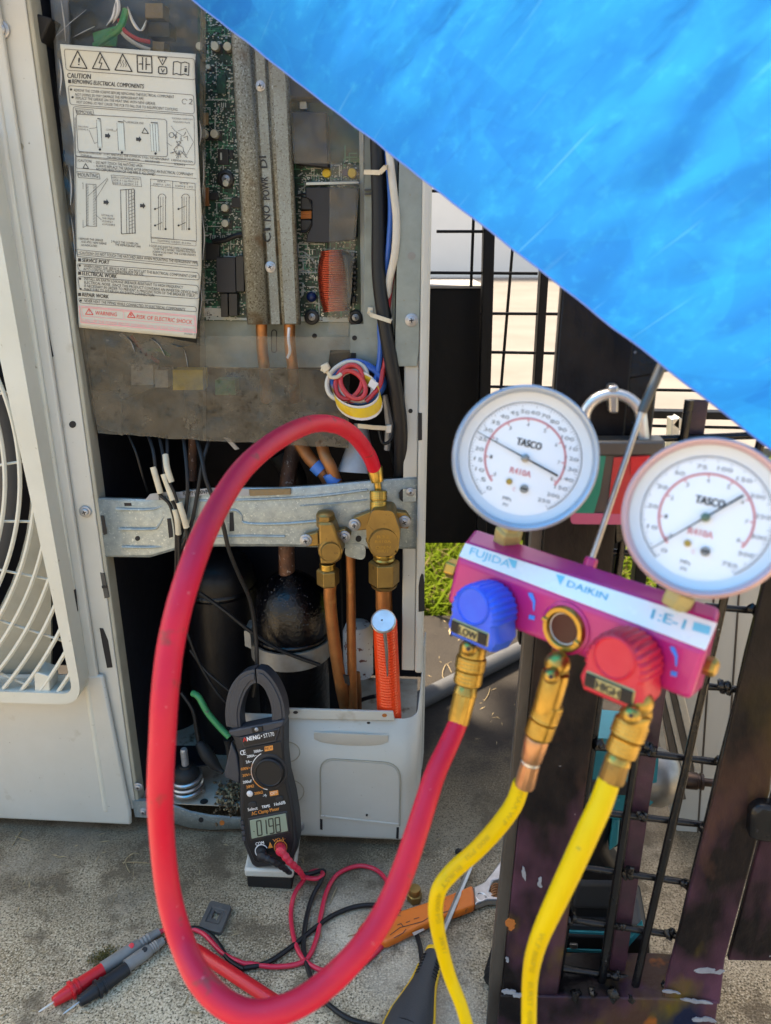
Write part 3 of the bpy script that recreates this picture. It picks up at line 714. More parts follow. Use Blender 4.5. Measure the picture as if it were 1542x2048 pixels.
# --- electrical box
prismU('box_side', [(90, -120), (128, -120), (172, 640), (186, 835), (172, 835), (150, 640)], 0.030, 0.034, 'galv_side', bevel=0.001)
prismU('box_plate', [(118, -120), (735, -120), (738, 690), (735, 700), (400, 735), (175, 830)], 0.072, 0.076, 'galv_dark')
prismU('box_plate', [(400, 640), (736, 640), (736, 700), (660, 700), (655, 735), (400, 735)], 0.060, 0.064, 'galv_plate')
for pts in ([(84, 137), (106, 137), (119, 215), (118, 221), (98, 221), (94, 216)], [(114, 332), (136, 330), (140, 400), (126, 400)]):
    hole(pts, 0.0298, name='slot')
for x, y in ((84, 104), (106, 245), (114, 300)): hole([(x, y), (x + 15, y), (x + 16, y + 8), (x + 2, y + 8)], 0.0298)
prismU('foam_block', [(34, 62), (68, 25), (103, 36), (62, 128), (45, 118)], 0.010, 0.05, 'black_rubber', bevel=0.002)
hole([(84, 104), (99, 104), (100, 112), (86, 112)], 0.0297)
prismU('back_foam', [(30, -60), (104, -60), (104, 28), (60, 40)], 0.05, 0.07, 'grey_rubber')

# --- circuit board
WP = 0.056
pcb = prismU('circuit_board', [(395, -120), (728, -120), (731, 646), (395, 641)], WP, WP + 0.002, 'pcb')
def comp(name, poly, h, m, bevel=0.0004, w=WP):
    return prismU(name, poly, w - h, w - 0.0001, m, pcb, bevel=bevel)
def rect(x0, y0, x1, y1, sk=0.02):
    return [(x0, y0), (x1, y0), (x1 + (y1 - y0) * sk, y1), (x0 + (y1 - y0) * sk, y1)]
# white edge strip
comp('edge_strip', [(718, 250), (727, 250), (730, 640), (722, 640)], 0.003, 'silk')
comp('edge_strip', [(412, 632), (500, 636), (500, 641), (412, 640)], 0.0008, 'silk')
comp('edge_strip', [(600, 633), (729, 636), (730, 645), (600, 643)], 0.0006, 'silk')
comp('label_sticker', [(408, 615), (448, 617), (448, 636), (408, 634)], 0.0006, 'white_sticker')
Pq = Print(lambda x, y: U(x, y, WP - 0.0007)); Pq.text('ink', '(E)', 411, 631, 420, 631.5, 8); Pq.build(pcb)
# fine components: pads, traces, chips (too small to pick apart)
rp = random.Random(11); fine = MB(); tr = MB()
def tiny(mb, x, y, dx, dy, h): mb.prism([U(x, y, WP - h), U(x + dx, y, WP - h), U(x + dx, y + dy, WP - h), U(x, y + dy, WP - h)], UN * (h - 0.0001))
for i in range(3600):
    if i % 3: x = rp.uniform(407, 500); y = rp.uniform(-20, 640); 
    else: x = rp.uniform(596, 712); y = rp.uniform(320, 640)
    k = rp.random(); fine.m = 0 if k < .36 else (1 if k < .62 else (2 if k < .82 else 3))
    d = rp.choice([(2, 3), (3, 2), (2, 2), (3, 2), (4, 2.4), (1.4, 1.4), (1.4, 1.4)]); tiny(fine, x, y, *d, rp.choice([0.0005, 0.001, 0.0015]))
for (x0, y0, nx, st) in ((414, 262, 9, 4), (430, 205, 8, 4), (426, 356, 7, 4), (440, 300, 8, 3.5), (420, 470, 8, 4), (470, 480, 7, 4), (606, 500, 7, 6), (612, 520, 7, 6), (608, 552, 8, 5)):
    for i in range(nx):
        fine.m = rp.choice([0, 1, 1]); tiny(fine, x0 + i * st, y0 + i * .1, 1.6, 9, 0.0008)
for x, y in [(rp.uniform(600, 640), rp.uniform(345, 362)) for _ in range(20)]: fine.m = 1; tiny(fine, x, y, 2, 2, 0.0006)
fo = fine.build('surface_components', ['chip', 'solder', 'silk', 'cap_top'], pcb, smooth=0, kind='stuff')
for i in range(330):
    if i % 2: x = rp.uniform(407, 495); y = rp.uniform(-20, 630)
    else: x = rp.uniform(596, 705); y = rp.uniform(310, 640)
    wdt = rp.choice([1.2, 1.6, 2.4]); tr.m = 0 if rp.random() < .7 else 1
    for k in range(rp.choice([1, 2, 3])):
        L = rp.uniform(6, 34) * rp.choice([-1, 1]); h_ = rp.random() < .5
        x2, y2 = (min(max(x + L, 405), 712), y) if h_ else (x, min(y + L, 636))
        xa, xb, ya, yb = min(x, x2), max(x, x2), min(y, y2), max(y, y2)
        tiny(tr, xa, ya, xb - xa + wdt, yb - ya + wdt, 0.00025 + 0.00002 * (i % 7) + 0.00015 * tr.m); x, y = x2, y2
tr.build('board_traces', ['trace', 'silk'], pcb, smooth=0, kind='stuff')
for pts in ([(612, 350), (648, 352), (652, 362), (640, 372), (618, 385)], [(596, 352), (606, 345)], [(598, 385), (614, 368), (640, 366)], [(596, 512), (610, 511), (616, 517), (628, 518)], [(596, 505), (606, 503), (612, 507), (634, 530)],
            [(598, 520), (612, 520)], [(596, 544), (640, 545)], [(600, 565), (606, 566), (606, 590), (600, 595)], [(600, 330), (640, 332)]):
    mb_ = MB(); q = [U(x, y, WP - 0.0007) for x, y in pts]; mb_.tube(q, 1.4 * pm(q[0]), 5).build('jumper_trace', 'silk', pcb)
# chips
for poly, h, m in ((rect(433, 150, 452, 188), .0016, 'pcb'), (rect(435, 298, 457, 330), .002, 'chip'), (rect(458, 300, 466, 318), .002, 'chip_grey'), (rect(405, 225, 416, 250), .003, 'insul_brown'), (rect(418, 385, 436, 400), .004, 'chip'),
                   (rect(463, 395, 482, 415), .003, 'chip'), (rect(406, 375, 417, 412), .003, 'copper_dull'), (rect(432, 515, 470, 585), .014, 'chip_grey'), (rect(471, 512, 487, 583), .012, 'chip'), (rect(441, 587, 455, 634), .012, 'chip'),
                   (rect(457, 587, 474, 632), .012, 'chip'), (rect(408, 486, 438, 520), .006, 'chip'), (rect(447, 512, 500, 518), .0008, 'silk'), (rect(470, 338, 482, 345), .0007, 'silk')):
    comp('chip', poly, h, m)
comp('chip_mark', rect(440, 305, 444, 320), .0022, 'silk')
# capacitors
cm = MB(); cm.lathe((0, 0, 0), (0, 0, 1), [(1, 0), (1, 1.6), (.9, 1.75), (.1, 1.78)], 16); CAP = proto('capacitor', cm, ['cap_top'])
cm2 = MB(); cm2.lathe((0, 0, 0), (0, 0, 1), [(1, 0), (1, .4), (.02, .42)], 16)
for x, y, r in ((433, 95, 9), (458, 96, 9), (410, 269, 9), (432, 269, 9), (454, 367, 7), (452, 416, 8), (453, 447, 8), (418, 135, 5), (402, 95, 8)):
    prismU('capacitor_base', rect(x - r, y - r + 2, x + r + 3, y + r + 3), WP - 0.0016, WP - 0.0001, 'chip', pcb)
    P = U(x, y, WP - 0.0015); place(CAP, 'capacitor', pcb, P, -UN, r * .92 * pm(P))
# black ringed mounting screws
rm = MB(); rm.lathe((0, 0, 0), (0, 0, 1), [(1, 0), (1, .35), (.85, .45), (.62, .45), (.55, .2), (.5, .2)], 24); RING = proto('spacer_ring', rm, ['chip'])
for x, y, r in ((452, 358, 17), (624, 634, 15), (711, 635, 15), (712, 347, 9)):
    P = U(x, y, WP - 0.0006); place(RING, 'spacer_ring', pcb, P, -UN, r * pm(P)); screw(x, y, WP - 0.003, r * .48, pcb)
# big parts right of the rail
comp('large_capacitor', [(583, 222), (652, 224), (657, 330), (660, 336), (588, 328)], 0.022, 'chip_grey', bevel=0.003)
comp('large_capacitor', [(560, 60), (660, 60), (664, 200), (570, 200)], 0.02, 'chip', bevel=0.003)
comp('terminal', rect(599, 203, 613, 218), .012, 'cap_top')
P = U(598, 180, WP); place(CAP, 'capacitor', pcb, P, -UN, 17 * pm(P))
comp('transformer', [(611, 374), (660, 374), (716, 376), (708, 480), (655, 486), (612, 485), (614, 470), (624, 450), (624, 402), (611, 395)], 0.016, 'chip_grey', bevel=0.001)
comp('transformer_core', [(601, 392), (624, 396), (626, 420), (601, 420)], 0.012, 'chip', bevel=0.001); comp('transformer_core', [(601, 438), (624, 440), (622, 462), (601, 462)], 0.012, 'chip', bevel=0.001)
cb = MB()
for i in range(5): 
    p0, p1 = U(602, 424 + i * 3.2, WP - .009), U(623, 423 + i * 3.2, WP - .009); cb.tube([p0, p1], 1.7 * pm(p0), 8)
cb.build('winding', 'coil_orange', pcb)
for q in ([(594, 391), (608, 388), (616, 392), (626, 418)], [(602, 463), (614, 462), (627, 440)]):
    wire_u([(x, y, WP - .014) for x, y in q], 2.2).build('lead_wire', 'wire_black', pcb)
comp('heat_plate', [(611, 364), (718, 362), (718, 368), (611, 371)], 0.012, 'solder', bevel=0.0005)
comp('varistor', [(653 + 9 * math.cos(a), 346 + 9 * math.sin(a)) for a in [k * .4 for k in range(16)]], 0.008, 'tape_yellow', bevel=0.001)
comp('varistor', [(704 + 9 * math.cos(a), 346 + 10 * math.sin(a)) for a in [k * .4 for k in range(16)]], 0.007, 'tape_yellow', bevel=0.001)
comp('varistor', rect(684, 338, 696, 352), 0.006, 'cap_blue')
P = U(623, 594, WP - 0.006); MB().blob(P, 10.5 * pm(P), 14, jit=0).build('varistor', 'cap_blue', pcb)
# ferrite coil: many turns of enamelled wire round a flat core
core = comp('choke_coil', rr([(637, 505), (700, 500), (706, 560), (702, 622), (650, 618), (636, 560)], 22), 0.018, 'chip', bevel=0.004)
nT = 33
for i in range(nT):
    t = i / (nT - 1); y = 502 + t * 119; e = math.sin(math.pi * min(max(t, .06), .94)) ** .35
    xl = 634 + (4 if t < .5 else 0) * (1 - e) * 2 + (1 - e) * 12 + t * 9; xr = 688 - (1 - e) * 10 + t * 10
    pts = [(xl, y + 2, WP - .003), (xl - 1.5, y + 2.2, WP - .012), (xl + 5, y + 1.4, WP - .0195), ((xl + xr) / 2, y + rp.uniform(-.5, .5), WP - .0215), (xr - 4, y - .6, WP - .0195), (xr + 2, y - 1, WP - .012), (xr + 1, y - 1, WP - .003)]
    wire_u(pts, 1.75, n=6, step=3).build('coil_turn', 'coil', core)
vs_ = [(706, 505, 514), (708, 519, 527), (709, 530, 538), (709, 541, 549), (709, 552, 560), (708, 563, 571), (708, 574, 582), (707, 592, 606), (712, 378, 400), (711, 410, 440), (710, 445, 475)]
for x, ya, yb in vs_: comp('connector', [(x - 5, ya), (x + 4, ya), (x + 4, yb), (x - 5, yb)], .010, 'chip', bevel=.0008)
rib_ = MB()
for i in range(24): tiny(rib_, 596 + (i % 2) * 2, 385 + i * 9, 5, 3, 0.004)
rib_.build('pin_row', 'solder', pcb, smooth=0)
# upper-left terminal parts seen through the film
comp('terminal', [(290, 6), (325, 6), (326, 36), (290, 36)], 0.02, 'insul_brown', w=.072); comp('chip', [(292, 44), (338, 44), (340, 74), (296, 74)], .02, 'chip_grey', w=.072)
comp('terminal', [(305, 82), (328, 84), (328, 108), (305, 106)], .02, 'insul_brown', w=.072)
wire_u([(238, 40, .05), (250, 62, .045), (275, 78, .045), (300, 84, .05)], 4).build('wire', 'wire_red', unit)
wire_u([(236, 50, .05), (250, 72, .045), (275, 90, .045), (300, 100, .05)], 4).build('wire', 'wire_white', unit)
wire_u([(190, 92, .05), (215, 75, .045), (240, 55, .045), (252, 20, .05)], 7).build('wire', 'wire_green', unit)
prismU('insulation_sheet', [(185, 66), (236, 50), (232, 92), (190, 92)], .058, .06, 'wire_green')
wire_u([(426, 483, WP - .012), (450, 480, WP - .014), (470, 472, WP - .014), (492, 468, WP - .012)], 5).build('wire', 'wire_black', unit)

# --- heat sink cover rail over the refrigerant pipe
WR = 0.020
rail = MB()
def xl(a, c, y): return a + (c - a) * y / 650.0
prof = [(459, 495, .050), (460, 496, WR + .003), (463, 499, WR), (490, 533, WR), (494, 538, WR + .008), (500, 540.5, WR + .008), (503, 542, WR + .005), (523, 561, WR + .005), (526, 562.5, WR + .008), (530, 564, WR + .008), (534, 566, WR), (566, 596, WR), (570, 600, WR + .003), (571, 601, .050)]
top, bot = [U(xl(a, c, -120), -120, w_) for a, c, w_ in prof], [U(c, 649 if 0 < i < 13 else 646, w_) for i, (a, c, w_) in enumerate(prof)]
n_ = len(prof)
cover = MB().add(bot + top, [[i, i + 1, n_ + i + 1, n_ + i] for i in range(n_ - 1)]).build('pipe_cover_rail', 'rail', unit, smooth=25, solid=0.0012)
MB().prism([U(xl(504, 543, y), y, WR + .0042) for y in (-110,)] + [U(xl(522, 560, -110), -110, WR + .0042), U(560, 648, WR + .0042), U(543, 648, WR + .0042)], UN * -.0004).build('centre_channel', 'rail_mid', cover)
MB().prism([U(xl(537, 569, -110), -110, WR - .0006), U(xl(564, 594, -110), -110, WR - .0006), U(593, 647, WR - .0006), U(570, 647, WR - .0006)], UN * -.0003).build('right_channel', 'rail_mid', cover)
screw(541, 534, WR + .004, 11, cover, rot=.5); screw(521, 172, WR + .004, 10, cover)
Pw = Print(lambda x, y: U(x, y, WR + .0030))
Pw.text('ink', 'C', 542.5, 484, 540.5, 466, 15, bold=.9); Pw.text('ink', '1', 541, 461, 540.5, 456, 13, bold=.6)
Pw.text('ink', 'NO', 542, 443, 539, 412, 15, slant=.15, bold=1.0); Pw.text('ink', 'POWR', 540, 400, 535, 354, 14, slant=.1, bold=1.0); Pw.text('ink', 'DI', 535, 336, 532, 313, 14, slant=.1, bold=1.0)
Pw.build(cover)
for x0, x1 in ((524, 529), (580, 586)):
    P = [U(x0 - 1, 640, .034), U(x0, 700, .034), U(x1, 760, .036), U(x1 + 6, 800, .05)]
    wire_u([(x0 - 1, 640, .034), (x0, 690, .034), (x1, 740, .036), (x1 + 4, 800, .055)], 11.5, n=14).build('copper_pipe', 'copper', unit)
P = [U(x, y, .0595) for x, y in [(548 + 5 * math.cos(t), 665 + 5 * math.sin(t)) for t in [math.pi + k * math.pi / 8 for k in range(9)]] + [(553, 700)] + [(548 + 5 * math.cos(t), 700 + 5 * math.sin(t)) for t in [k * math.pi / 8 for k in range(9)]] + [(543, 665)]]
MB().tube(P, 1.0 * pm(P[0]), 6).build('slot_rim', 'galv_dark', unit)
rhole(629, 672, 5, .0595)
# white-pink smear of thermal paste
wire_u([(578, 655, .020), (577, 680, .020), (580, 702, .021), (575, 716, .022)], 3, n=6).build('paste_smear', 'tape_white', unit)

# --- caution sheet
def sheet_w(x, y): return 0.002 + 0.004 * math.sin((y - 90) / 90.0 + (x - 120) / 140.0) + 0.003 * math.sin((x - 100) / 60.0)
Ledge = [(88, 120), (200, 135), (280, 148), (400, 150), (560, 153), (655, 158)]; Redge = [(88, 393), (140, 389), (240, 394), (330, 398), (420, 403), (540, 403), (600, 398), (677, 392)]
def interp(T, y):
    for (y0, x0), (y1, x1) in zip(T[:-1], T[1:]):
        if y <= y1: return x0 + (x1 - x0) * (y - y0) / (y1 - y0)
    return T[-1][1]
def sheet_fn(u, v):
    yl = 88 + v * (655 - 88); yr = 108 + v * (677 - 108); xa = interp(Ledge, yl); xb = interp(Redge, yr)
    x, y = xa + (xb - xa) * u, yl + (yr - yl) * u; return U(x, y, sheet_w(x, y))
paper = MB().grid(sheet_fn, 30, 60).build('caution_label', 'paper', unit, smooth=180, solid=0.0004)
Pc = Print(lambda x, y: U(x, y, sheet_w(x, y) - 0.0006))
I_ = 'ink'; SL = 0.075
def tx(t, x0, y0, x1, y1, h, m=I_, b=0.0): Pc.text(m, t, x0, y0, x1, y1, h, 0, b)
def bx_(x0, y0, x1, y1, m='ink_grey', wd=1.1, r=6, sl=SL):
    d = (x1 - x0) * sl; Pc.line(m, rr([(x0, y0), (x1, y0 + d), (x1 + 2, y1 + d), (x0 + 4, y1)], r, 4), wd, closed=True)
bx_(128, 98, 389, 140); 
for cx, cy in ((157, 122), (202, 125), (247, 128)):
    Pc.line(I_, [(cx - 2, cy - 20), (cx + 17, cy + 15), (cx - 17, cy + 12)], 2.2, closed=True)
tx('!', 155.5, 130, 158.5, 130.2, 15, b=.8)
Pc.line(I_, [(203, 114), (198, 126), (204, 126), (200, 136)], 1.8)
for k in range(3): Pc.line('ink_grey', [(241 + 5 * k, 134), (243 + 5 * k, 129), (240 + 5 * k, 125), (242 + 5 * k, 120)], 1.2)
Pc.line(I_, [(274, 111), (303, 113), (304, 146), (275, 144)], 2.2, closed=True)
for q in ([(285, 115), (285, 139)], [(292, 116), (292, 139)], [(278, 128), (285, 128)], [(292, 129), (300, 129)]): Pc.line(I_, q, 2.2)
Pc.line(I_, [(316, 114), (333, 115), (325, 130)], 1.8, closed=True); tx('i', 324, 123, 326, 123, 6)
Pc.line(I_, rr([(317, 133), (333, 134), (334, 148), (317, 147)], 4), 2.2, closed=True); tx('V', 321, 145, 329, 145.5, 8, b=.6)
Pc.line(I_, [(347, 124), (355, 123), (362, 126), (370, 124), (378, 127), (377, 151), (369, 148), (361, 150), (353, 147), (346, 149)], 1.8, closed=True); Pc.line(I_, [(362, 126), (361, 150)], 1.5); tx('i', 368, 144, 373, 144.3, 13, b=.8)
tx('CAUTION', 134, 155.5, 181, 158, 10, b=.5); tx('REMOVING ELECTRICAL COMPONENTS', 144, 166.5, 287, 177, 8.5, b=.4); Pc.poly(I_, [(136, 159), (142, 159.5), (142, 166.5), (136, 166)])
bx_(136, 171, 387, 209)
tx('REMOVE THE COVER SCREWS BEFORE REMOVING THE ELECTRICAL COMPONENT', 148, 183, 348, 196.5, 5.6); tx('NOT DOING SO MAY DAMAGE THE REFRIGERANT PIPE.', 150, 191.5, 288, 200.5, 5.6)
tx('REPLACE THE GREASE ON THE HEAT SINK WITH NEW GREASE.', 151, 198.5, 311, 210, 5.6); tx('NOT DOING SO MAY CAUSE THE PCB TO FAIL DUE TO INSUFFICIENT COOLING.', 153, 206.5, 356, 222, 5.6)
Pc.dot(I_, 142, 179, 2.4); Pc.dot(I_, 145, 194.5, 2.4)
Pc.arc('ink_grey', 369, 203, 5, 60, 340, 1.0); tx('2', 377, 208, 385, 209, 11, 'ink_grey')
bx_(146, 213, 388, 312); bx_(150, 217, 186, 228, r=1, wd=.9); tx('REMOVAL', 152, 226.5, 186, 229, 7)
bx_(152, 228, 333, 303, sl=.06)
for x0, y0, wd in ((193, 240, 8), (234, 246, 13), (300, 248, 15)):
    Pc.poly('silk', [(x0, y0), (x0 + wd, y0 + 1), (x0 + wd + 3, y0 + 55), (x0 + 3, y0 + 54)]); 
    for k in range(4): Pc.line('ink_grey', [(x0 + k * wd / 3, y0), (x0 + k * wd / 3 + 3, y0 + 55)], 1.0)
    Pc.line(I_, [(x0 + 2, y0 - 3), (x0 + wd, y0 - 2)], 1.6); Pc.dot(I_, x0 + wd * .6 + 2, y0 + 59, 2.6, 8)
for x, y in ((210, 271), (272, 278), (148 + 59, 404), (280, 411)):
    Pc.poly(I_, [(x, y - 3), (x + 6, y - 2.6), (x + 6, y - 6), (x + 11, y + 1), (x + 6, y + 7), (x + 6, y + 4), (x, y + 3.6)])
tx('FIXATION', 156, 254.5, 176, 256, 3.6, 'ink_grey'); tx('SCREWS A', 156, 260, 176, 261.4, 3.6, 'ink_grey'); tx('REFRIGER PIPE', 255, 246, 287, 249, 4, 'ink_grey'); tx('COVER', 212, 261, 226, 262, 3.8, 'ink_grey')
for q in ([(178, 257), (190, 256), (197, 252)], [(178, 260), (189, 287), (197, 283)], [(226, 262), (232, 262), (235, 256)], [(254, 246), (246, 240)]): Pc.line('ink_grey', q, .8)
Pc.line(I_, [(289, 256), (297, 267), (284, 266)], 1.4, closed=True)
tx('ELECTRICAL COMPONENT', 344, 238, 386, 241, 3.4, 'ink_grey'); tx('MOUNTING PLATE', 346, 245, 380, 247.5, 3.4, 'ink_grey')
rq = random.Random(2)
for k in range(16):
    x, y = rq.uniform(341, 370), rq.uniform(262, 312); Pc.line('ink_grey', [(x, y), (x + rq.uniform(-9, 9), y + rq.uniform(-9, 9)), (x + rq.uniform(-9, 9), y + rq.uniform(-9, 12))], 1.1)
for q in ([(342, 252), (350, 262), (366, 272)], [(372, 256), (356, 262)], [(372, 258), (387, 284), (370, 315)], [(333, 285), (343, 292)]): Pc.line('ink_grey', q, .8)
Pc.arc('ink_grey', 343, 270, 5, 0, 360, 1.2, 12); Pc.arc('ink_grey', 358, 300, 9, 0, 360, 1.0, 14)
tx('1 REMOVE FIXATION', 154, 306, 202, 310, 4.2); tx('SCREWS A', 161, 312.5, 183, 314.5, 4.2); tx('2 LIFT AND PULL THE COVER IN', 207, 310, 281, 316, 4.2); tx('THE DIRECTION OF THE ARROW', 214, 317, 279, 322, 4.2)
tx('3 PULL THE REFRIGERANT', 284, 316.5, 338, 321.5, 4.2); tx('PIPE FORWARD', 290, 324, 319, 326.5, 4.2); tx('4 REMOVE FIXATION', 342, 322, 385, 326, 4.2); tx('SCREWS B', 348, 330, 370, 332, 4.2)
Pc.line('ink_grey', [(152, 313), (390, 338)], .9); Pc.line('ink_grey', [(152, 336), (392, 357)], .9); Pc.line('ink_grey', [(152, 313), (152, 336)], .9)
tx('(CAUTION)', 155, 323, 183, 325.5, 5.4); tx('-  DO NOT TOUCH THE HATCHED AREA', 187, 327, 285, 334.5, 5.6); tx('-  ALWAYS REPLACE THE GREASE AFTER REMOVING AN ELECTRICAL COMPONENT', 187, 333.5, 386, 352, 5.6); tx('-  NO DEFORMATION OF THE PIPE IS ALLOWED', 187, 340.5, 310, 351.5, 5.6)
Pc.line(I_, [(171, 327), (177, 337), (166, 336)], 1.3, closed=True)
bx_(153, 343, 198, 355, r=1, wd=.9); tx('MOUNTING', 156, 352.5, 196, 355.5, 7.4)
bx_(222, 350, 281, 369, r=1, wd=.8); tx('APPLY COOLING GREASE', 224, 356.5, 279, 360, 3.8, 'ink_grey'); tx('SIDE A 1.2g-MAX 2.0', 226, 362, 276, 365.5, 3.8, 'ink_grey'); tx('SIDE B 1.2g-MAX 2.0', 226, 367.5, 276, 371, 3.8, 'ink_grey')
Pc.line('ink_grey', [(172, 368), (192, 369), (193, 453), (173, 452)], 1.0, closed=True)
for k in range(26): Pc.line('ink_grey', [(173, 371 + 3.1 * k), (177, 373 + 3.1 * k)], .8); Pc.line('ink_grey', [(186, 371 + 3.1 * k), (191, 373 + 3.1 * k)], .8)
for q in ([(176, 392), (215, 356)], [(190, 400), (216, 358)], [(164, 366), (166, 366), (166, 378)], [(166, 440), (166, 455), (176, 450)], [(203, 440), (192, 430)]): Pc.line('ink_grey', q, .8)
tx('DISTRIBUTE', 203, 432, 226, 434, 3.8, 'ink_grey'); tx('THE GREASE', 204, 438, 229, 440, 3.8, 'ink_grey'); tx('AS EVENLY', 204, 444, 226, 446, 3.8, 'ink_grey'); tx('AS POSSIBLE', 204, 450, 230, 452, 3.8, 'ink_grey')
for x0 in (241, 252, 257, 263, 269): Pc.line('ink_grey', [(x0, 380), (x0 + 1.5, 467)], 1.3)
Pc.line(I_, [(241, 380), (268, 378), (270, 466), (243, 468)], 1.2, closed=True)
for k in range(11): Pc.line('ink_grey', [(258, 388 + 7 * k), (268, 384 + 7 * k)], .9)
Pc.line('ink_grey', [(301, 358), (390, 367), (393, 482), (302, 476)], 1.0, closed=True); Pc.line('ink_grey', [(345, 362), (347, 478)], .9); Pc.line('ink_grey', [(301, 371), (390, 380)], .8); Pc.line('ink_grey', [(302, 474), (392, 483), (392, 492), (303, 485)], .8, closed=True)
tx('SIDE A', 314, 364, 331, 365.5, 3.8, 'ink_grey'); tx('SCREW A : 2 PCS', 306, 369.5, 341, 372.5, 3.8, 'ink_grey'); tx('SIDE B', 359, 368, 376, 369.5, 3.8, 'ink_grey'); tx('SCREW B : 2 PCS', 350, 373.5, 386, 376.5, 3.8, 'ink_grey'); tx('TIGHTENING TORQUE 1.8+-0.2Nm', 314, 483, 382, 489, 4, 'ink_grey')
for x0 in (317, 364):
    Pc.arc('ink_grey', x0 + 7, 396, 8, 180, 360, 1.1, 12)
    for d in (0, 4, 9, 14): Pc.line('ink_grey', [(x0 + d, 394), (x0 + d, 460)], 1.2 if d in (0, 14) else .8)
    Pc.line(I_, [(x0 - 6, 418), (x0 + 7, 412)], 1.0); Pc.dot(I_, x0 - 7, 418, 2.2, 8); Pc.line(I_, [(x0 - 6, 451), (x0 + 7, 445)], 1.0); Pc.dot(I_, x0 - 7, 451, 2.2, 8); Pc.dot(I_, x0 + 14, 458, 2.4, 8)
tx('1 REMOVE THE GREASE', 156, 479, 206, 483, 4.4); tx('AND APPLY NEW GREASE', 162, 485.5, 213, 489.5, 4.4); tx('AS INDICATED', 162, 492, 194, 494.5, 4.4)
tx('2 PLACE THE COVER ON', 222, 485, 276, 490, 4.4); tx('THE REFRIGERANT PIPE', 230, 491, 281, 496, 4.4)
tx('3 CLOSE AND SLIDE THE COVER DOWNWARDS', 298, 493, 389, 502, 4.2); tx('TO FIX THE 2 HOOKS. TIGHTEN FIXATION', 305, 499, 391, 507, 4.2); tx('SCREW A SO THAT THE COVER PRESSES', 305, 505, 391, 512.5, 4.2); tx('THE PIPE', 305, 511, 325, 512.7, 4.2)
Pc.line('ink_grey', [(152, 499), (394, 523), (396, 532), (154, 509)], .9, closed=True); tx('<CAUTION> DO NOT TOUCH THE HATCHED AREA WHEN MOUNTING THE REFRIGERANT PIPE', 157, 507.5, 394, 528.5, 5.6)
Pc.line('ink_grey', [(150, 235), (152, 490), (155, 513), (395, 537)], 1.1)
def head(t, x1, y0, y1, b=.45): Pc.poly(I_, [(156, y0 - 6.5), (162, y0 - 6.2), (162, y0 + .2), (156, y0)]); tx(t, 164, y0 + .5, x1, y1, 7.6, b=b)
head('SERVICE PORT', 218, 523, 528.5); bx_(154, 527, 397, 542, r=6); Pc.dot(I_, 159.5, 531, 2.3)
tx('WHEN USING THE SERVICE PORT. DO NOT LET THE ELECTRICAL COMPONENT COME', 167, 534.5, 393, 556, 5.6); tx('INTO CONTACT WITH REFRIGERANT OR OIL.', 167, 541, 288, 551.5, 5.6)
head('ELECTRICAL WORK', 233, 549.5, 556.5); bx_(155, 553, 397, 580, r=7); Pc.dot(I_, 160, 557.5, 2.3); Pc.dot(I_, 161, 578, 2.3)
tx('INSTALL AN EARTH LEAKAGE BREAKER RESISTANT TO HIGH FREQUENCY', 168, 560, 366, 577.5, 5.6); tx('ELECTRICAL NOISE. (SINCE THIS PRODUCT CONTAINS AN INVERTER DEVICE,THIS', 168, 567, 395, 588.5, 5.6)
tx('IS NECESSARY IN ORDER TO PREVENT A MALFUNCTION OF THE BREAKER ITSELF)', 168, 574, 390, 594.5, 5.6); tx('MAKE SURE TO ESTABLISH AN EARTH CONNECTION', 168, 581, 308, 593.5, 5.6)
head('REPAIR WORK', 217, 592, 597); bx_(156, 596, 392, 606, r=5); Pc.dot(I_, 161.5, 601, 2.3); tx('NEVER HEAT THE PIPING WHILE CONNECTED TO ELECTRICAL COMPONENTS', 168, 604, 370, 622, 5.6)
R_ = 'print_red_soft'
bx_(158, 612, 391, 645, R_, 1.5, 1, .088); bx_(162, 615, 388, 632, R_, 1.0, 1, .088); Pc.line(R_, [(247, 622), (248, 640)], 1.0)
Pc.line('print_red', [(178, 617), (186, 629.5), (171, 628.5)], 1.4, closed=True); tx('!', 177.6, 627, 179, 627, 7, 'print_red'); Pc.line('print_red', [(262, 623), (270, 635.5), (255, 634.5)], 1.6, closed=True); Pc.line('print_red', [(263, 626), (260, 630), (264, 630), (261, 633)], 1.2)
tx('WARNING', 190, 629.5, 233, 633, 8, 'print_red'); tx('RISK OF ELECTRIC SHOCK', 273, 637, 384, 648, 8, 'print_red'); tx('TURN OFF THE POWER BEFORE WORKING ON THE ELECTRICAL WIRING', 162, 644, 388, 665, 7, R_)
tx('3P470071-1', 368, 669, 389, 671, 3.5, 'ink_grey')
Pc.build(paper)
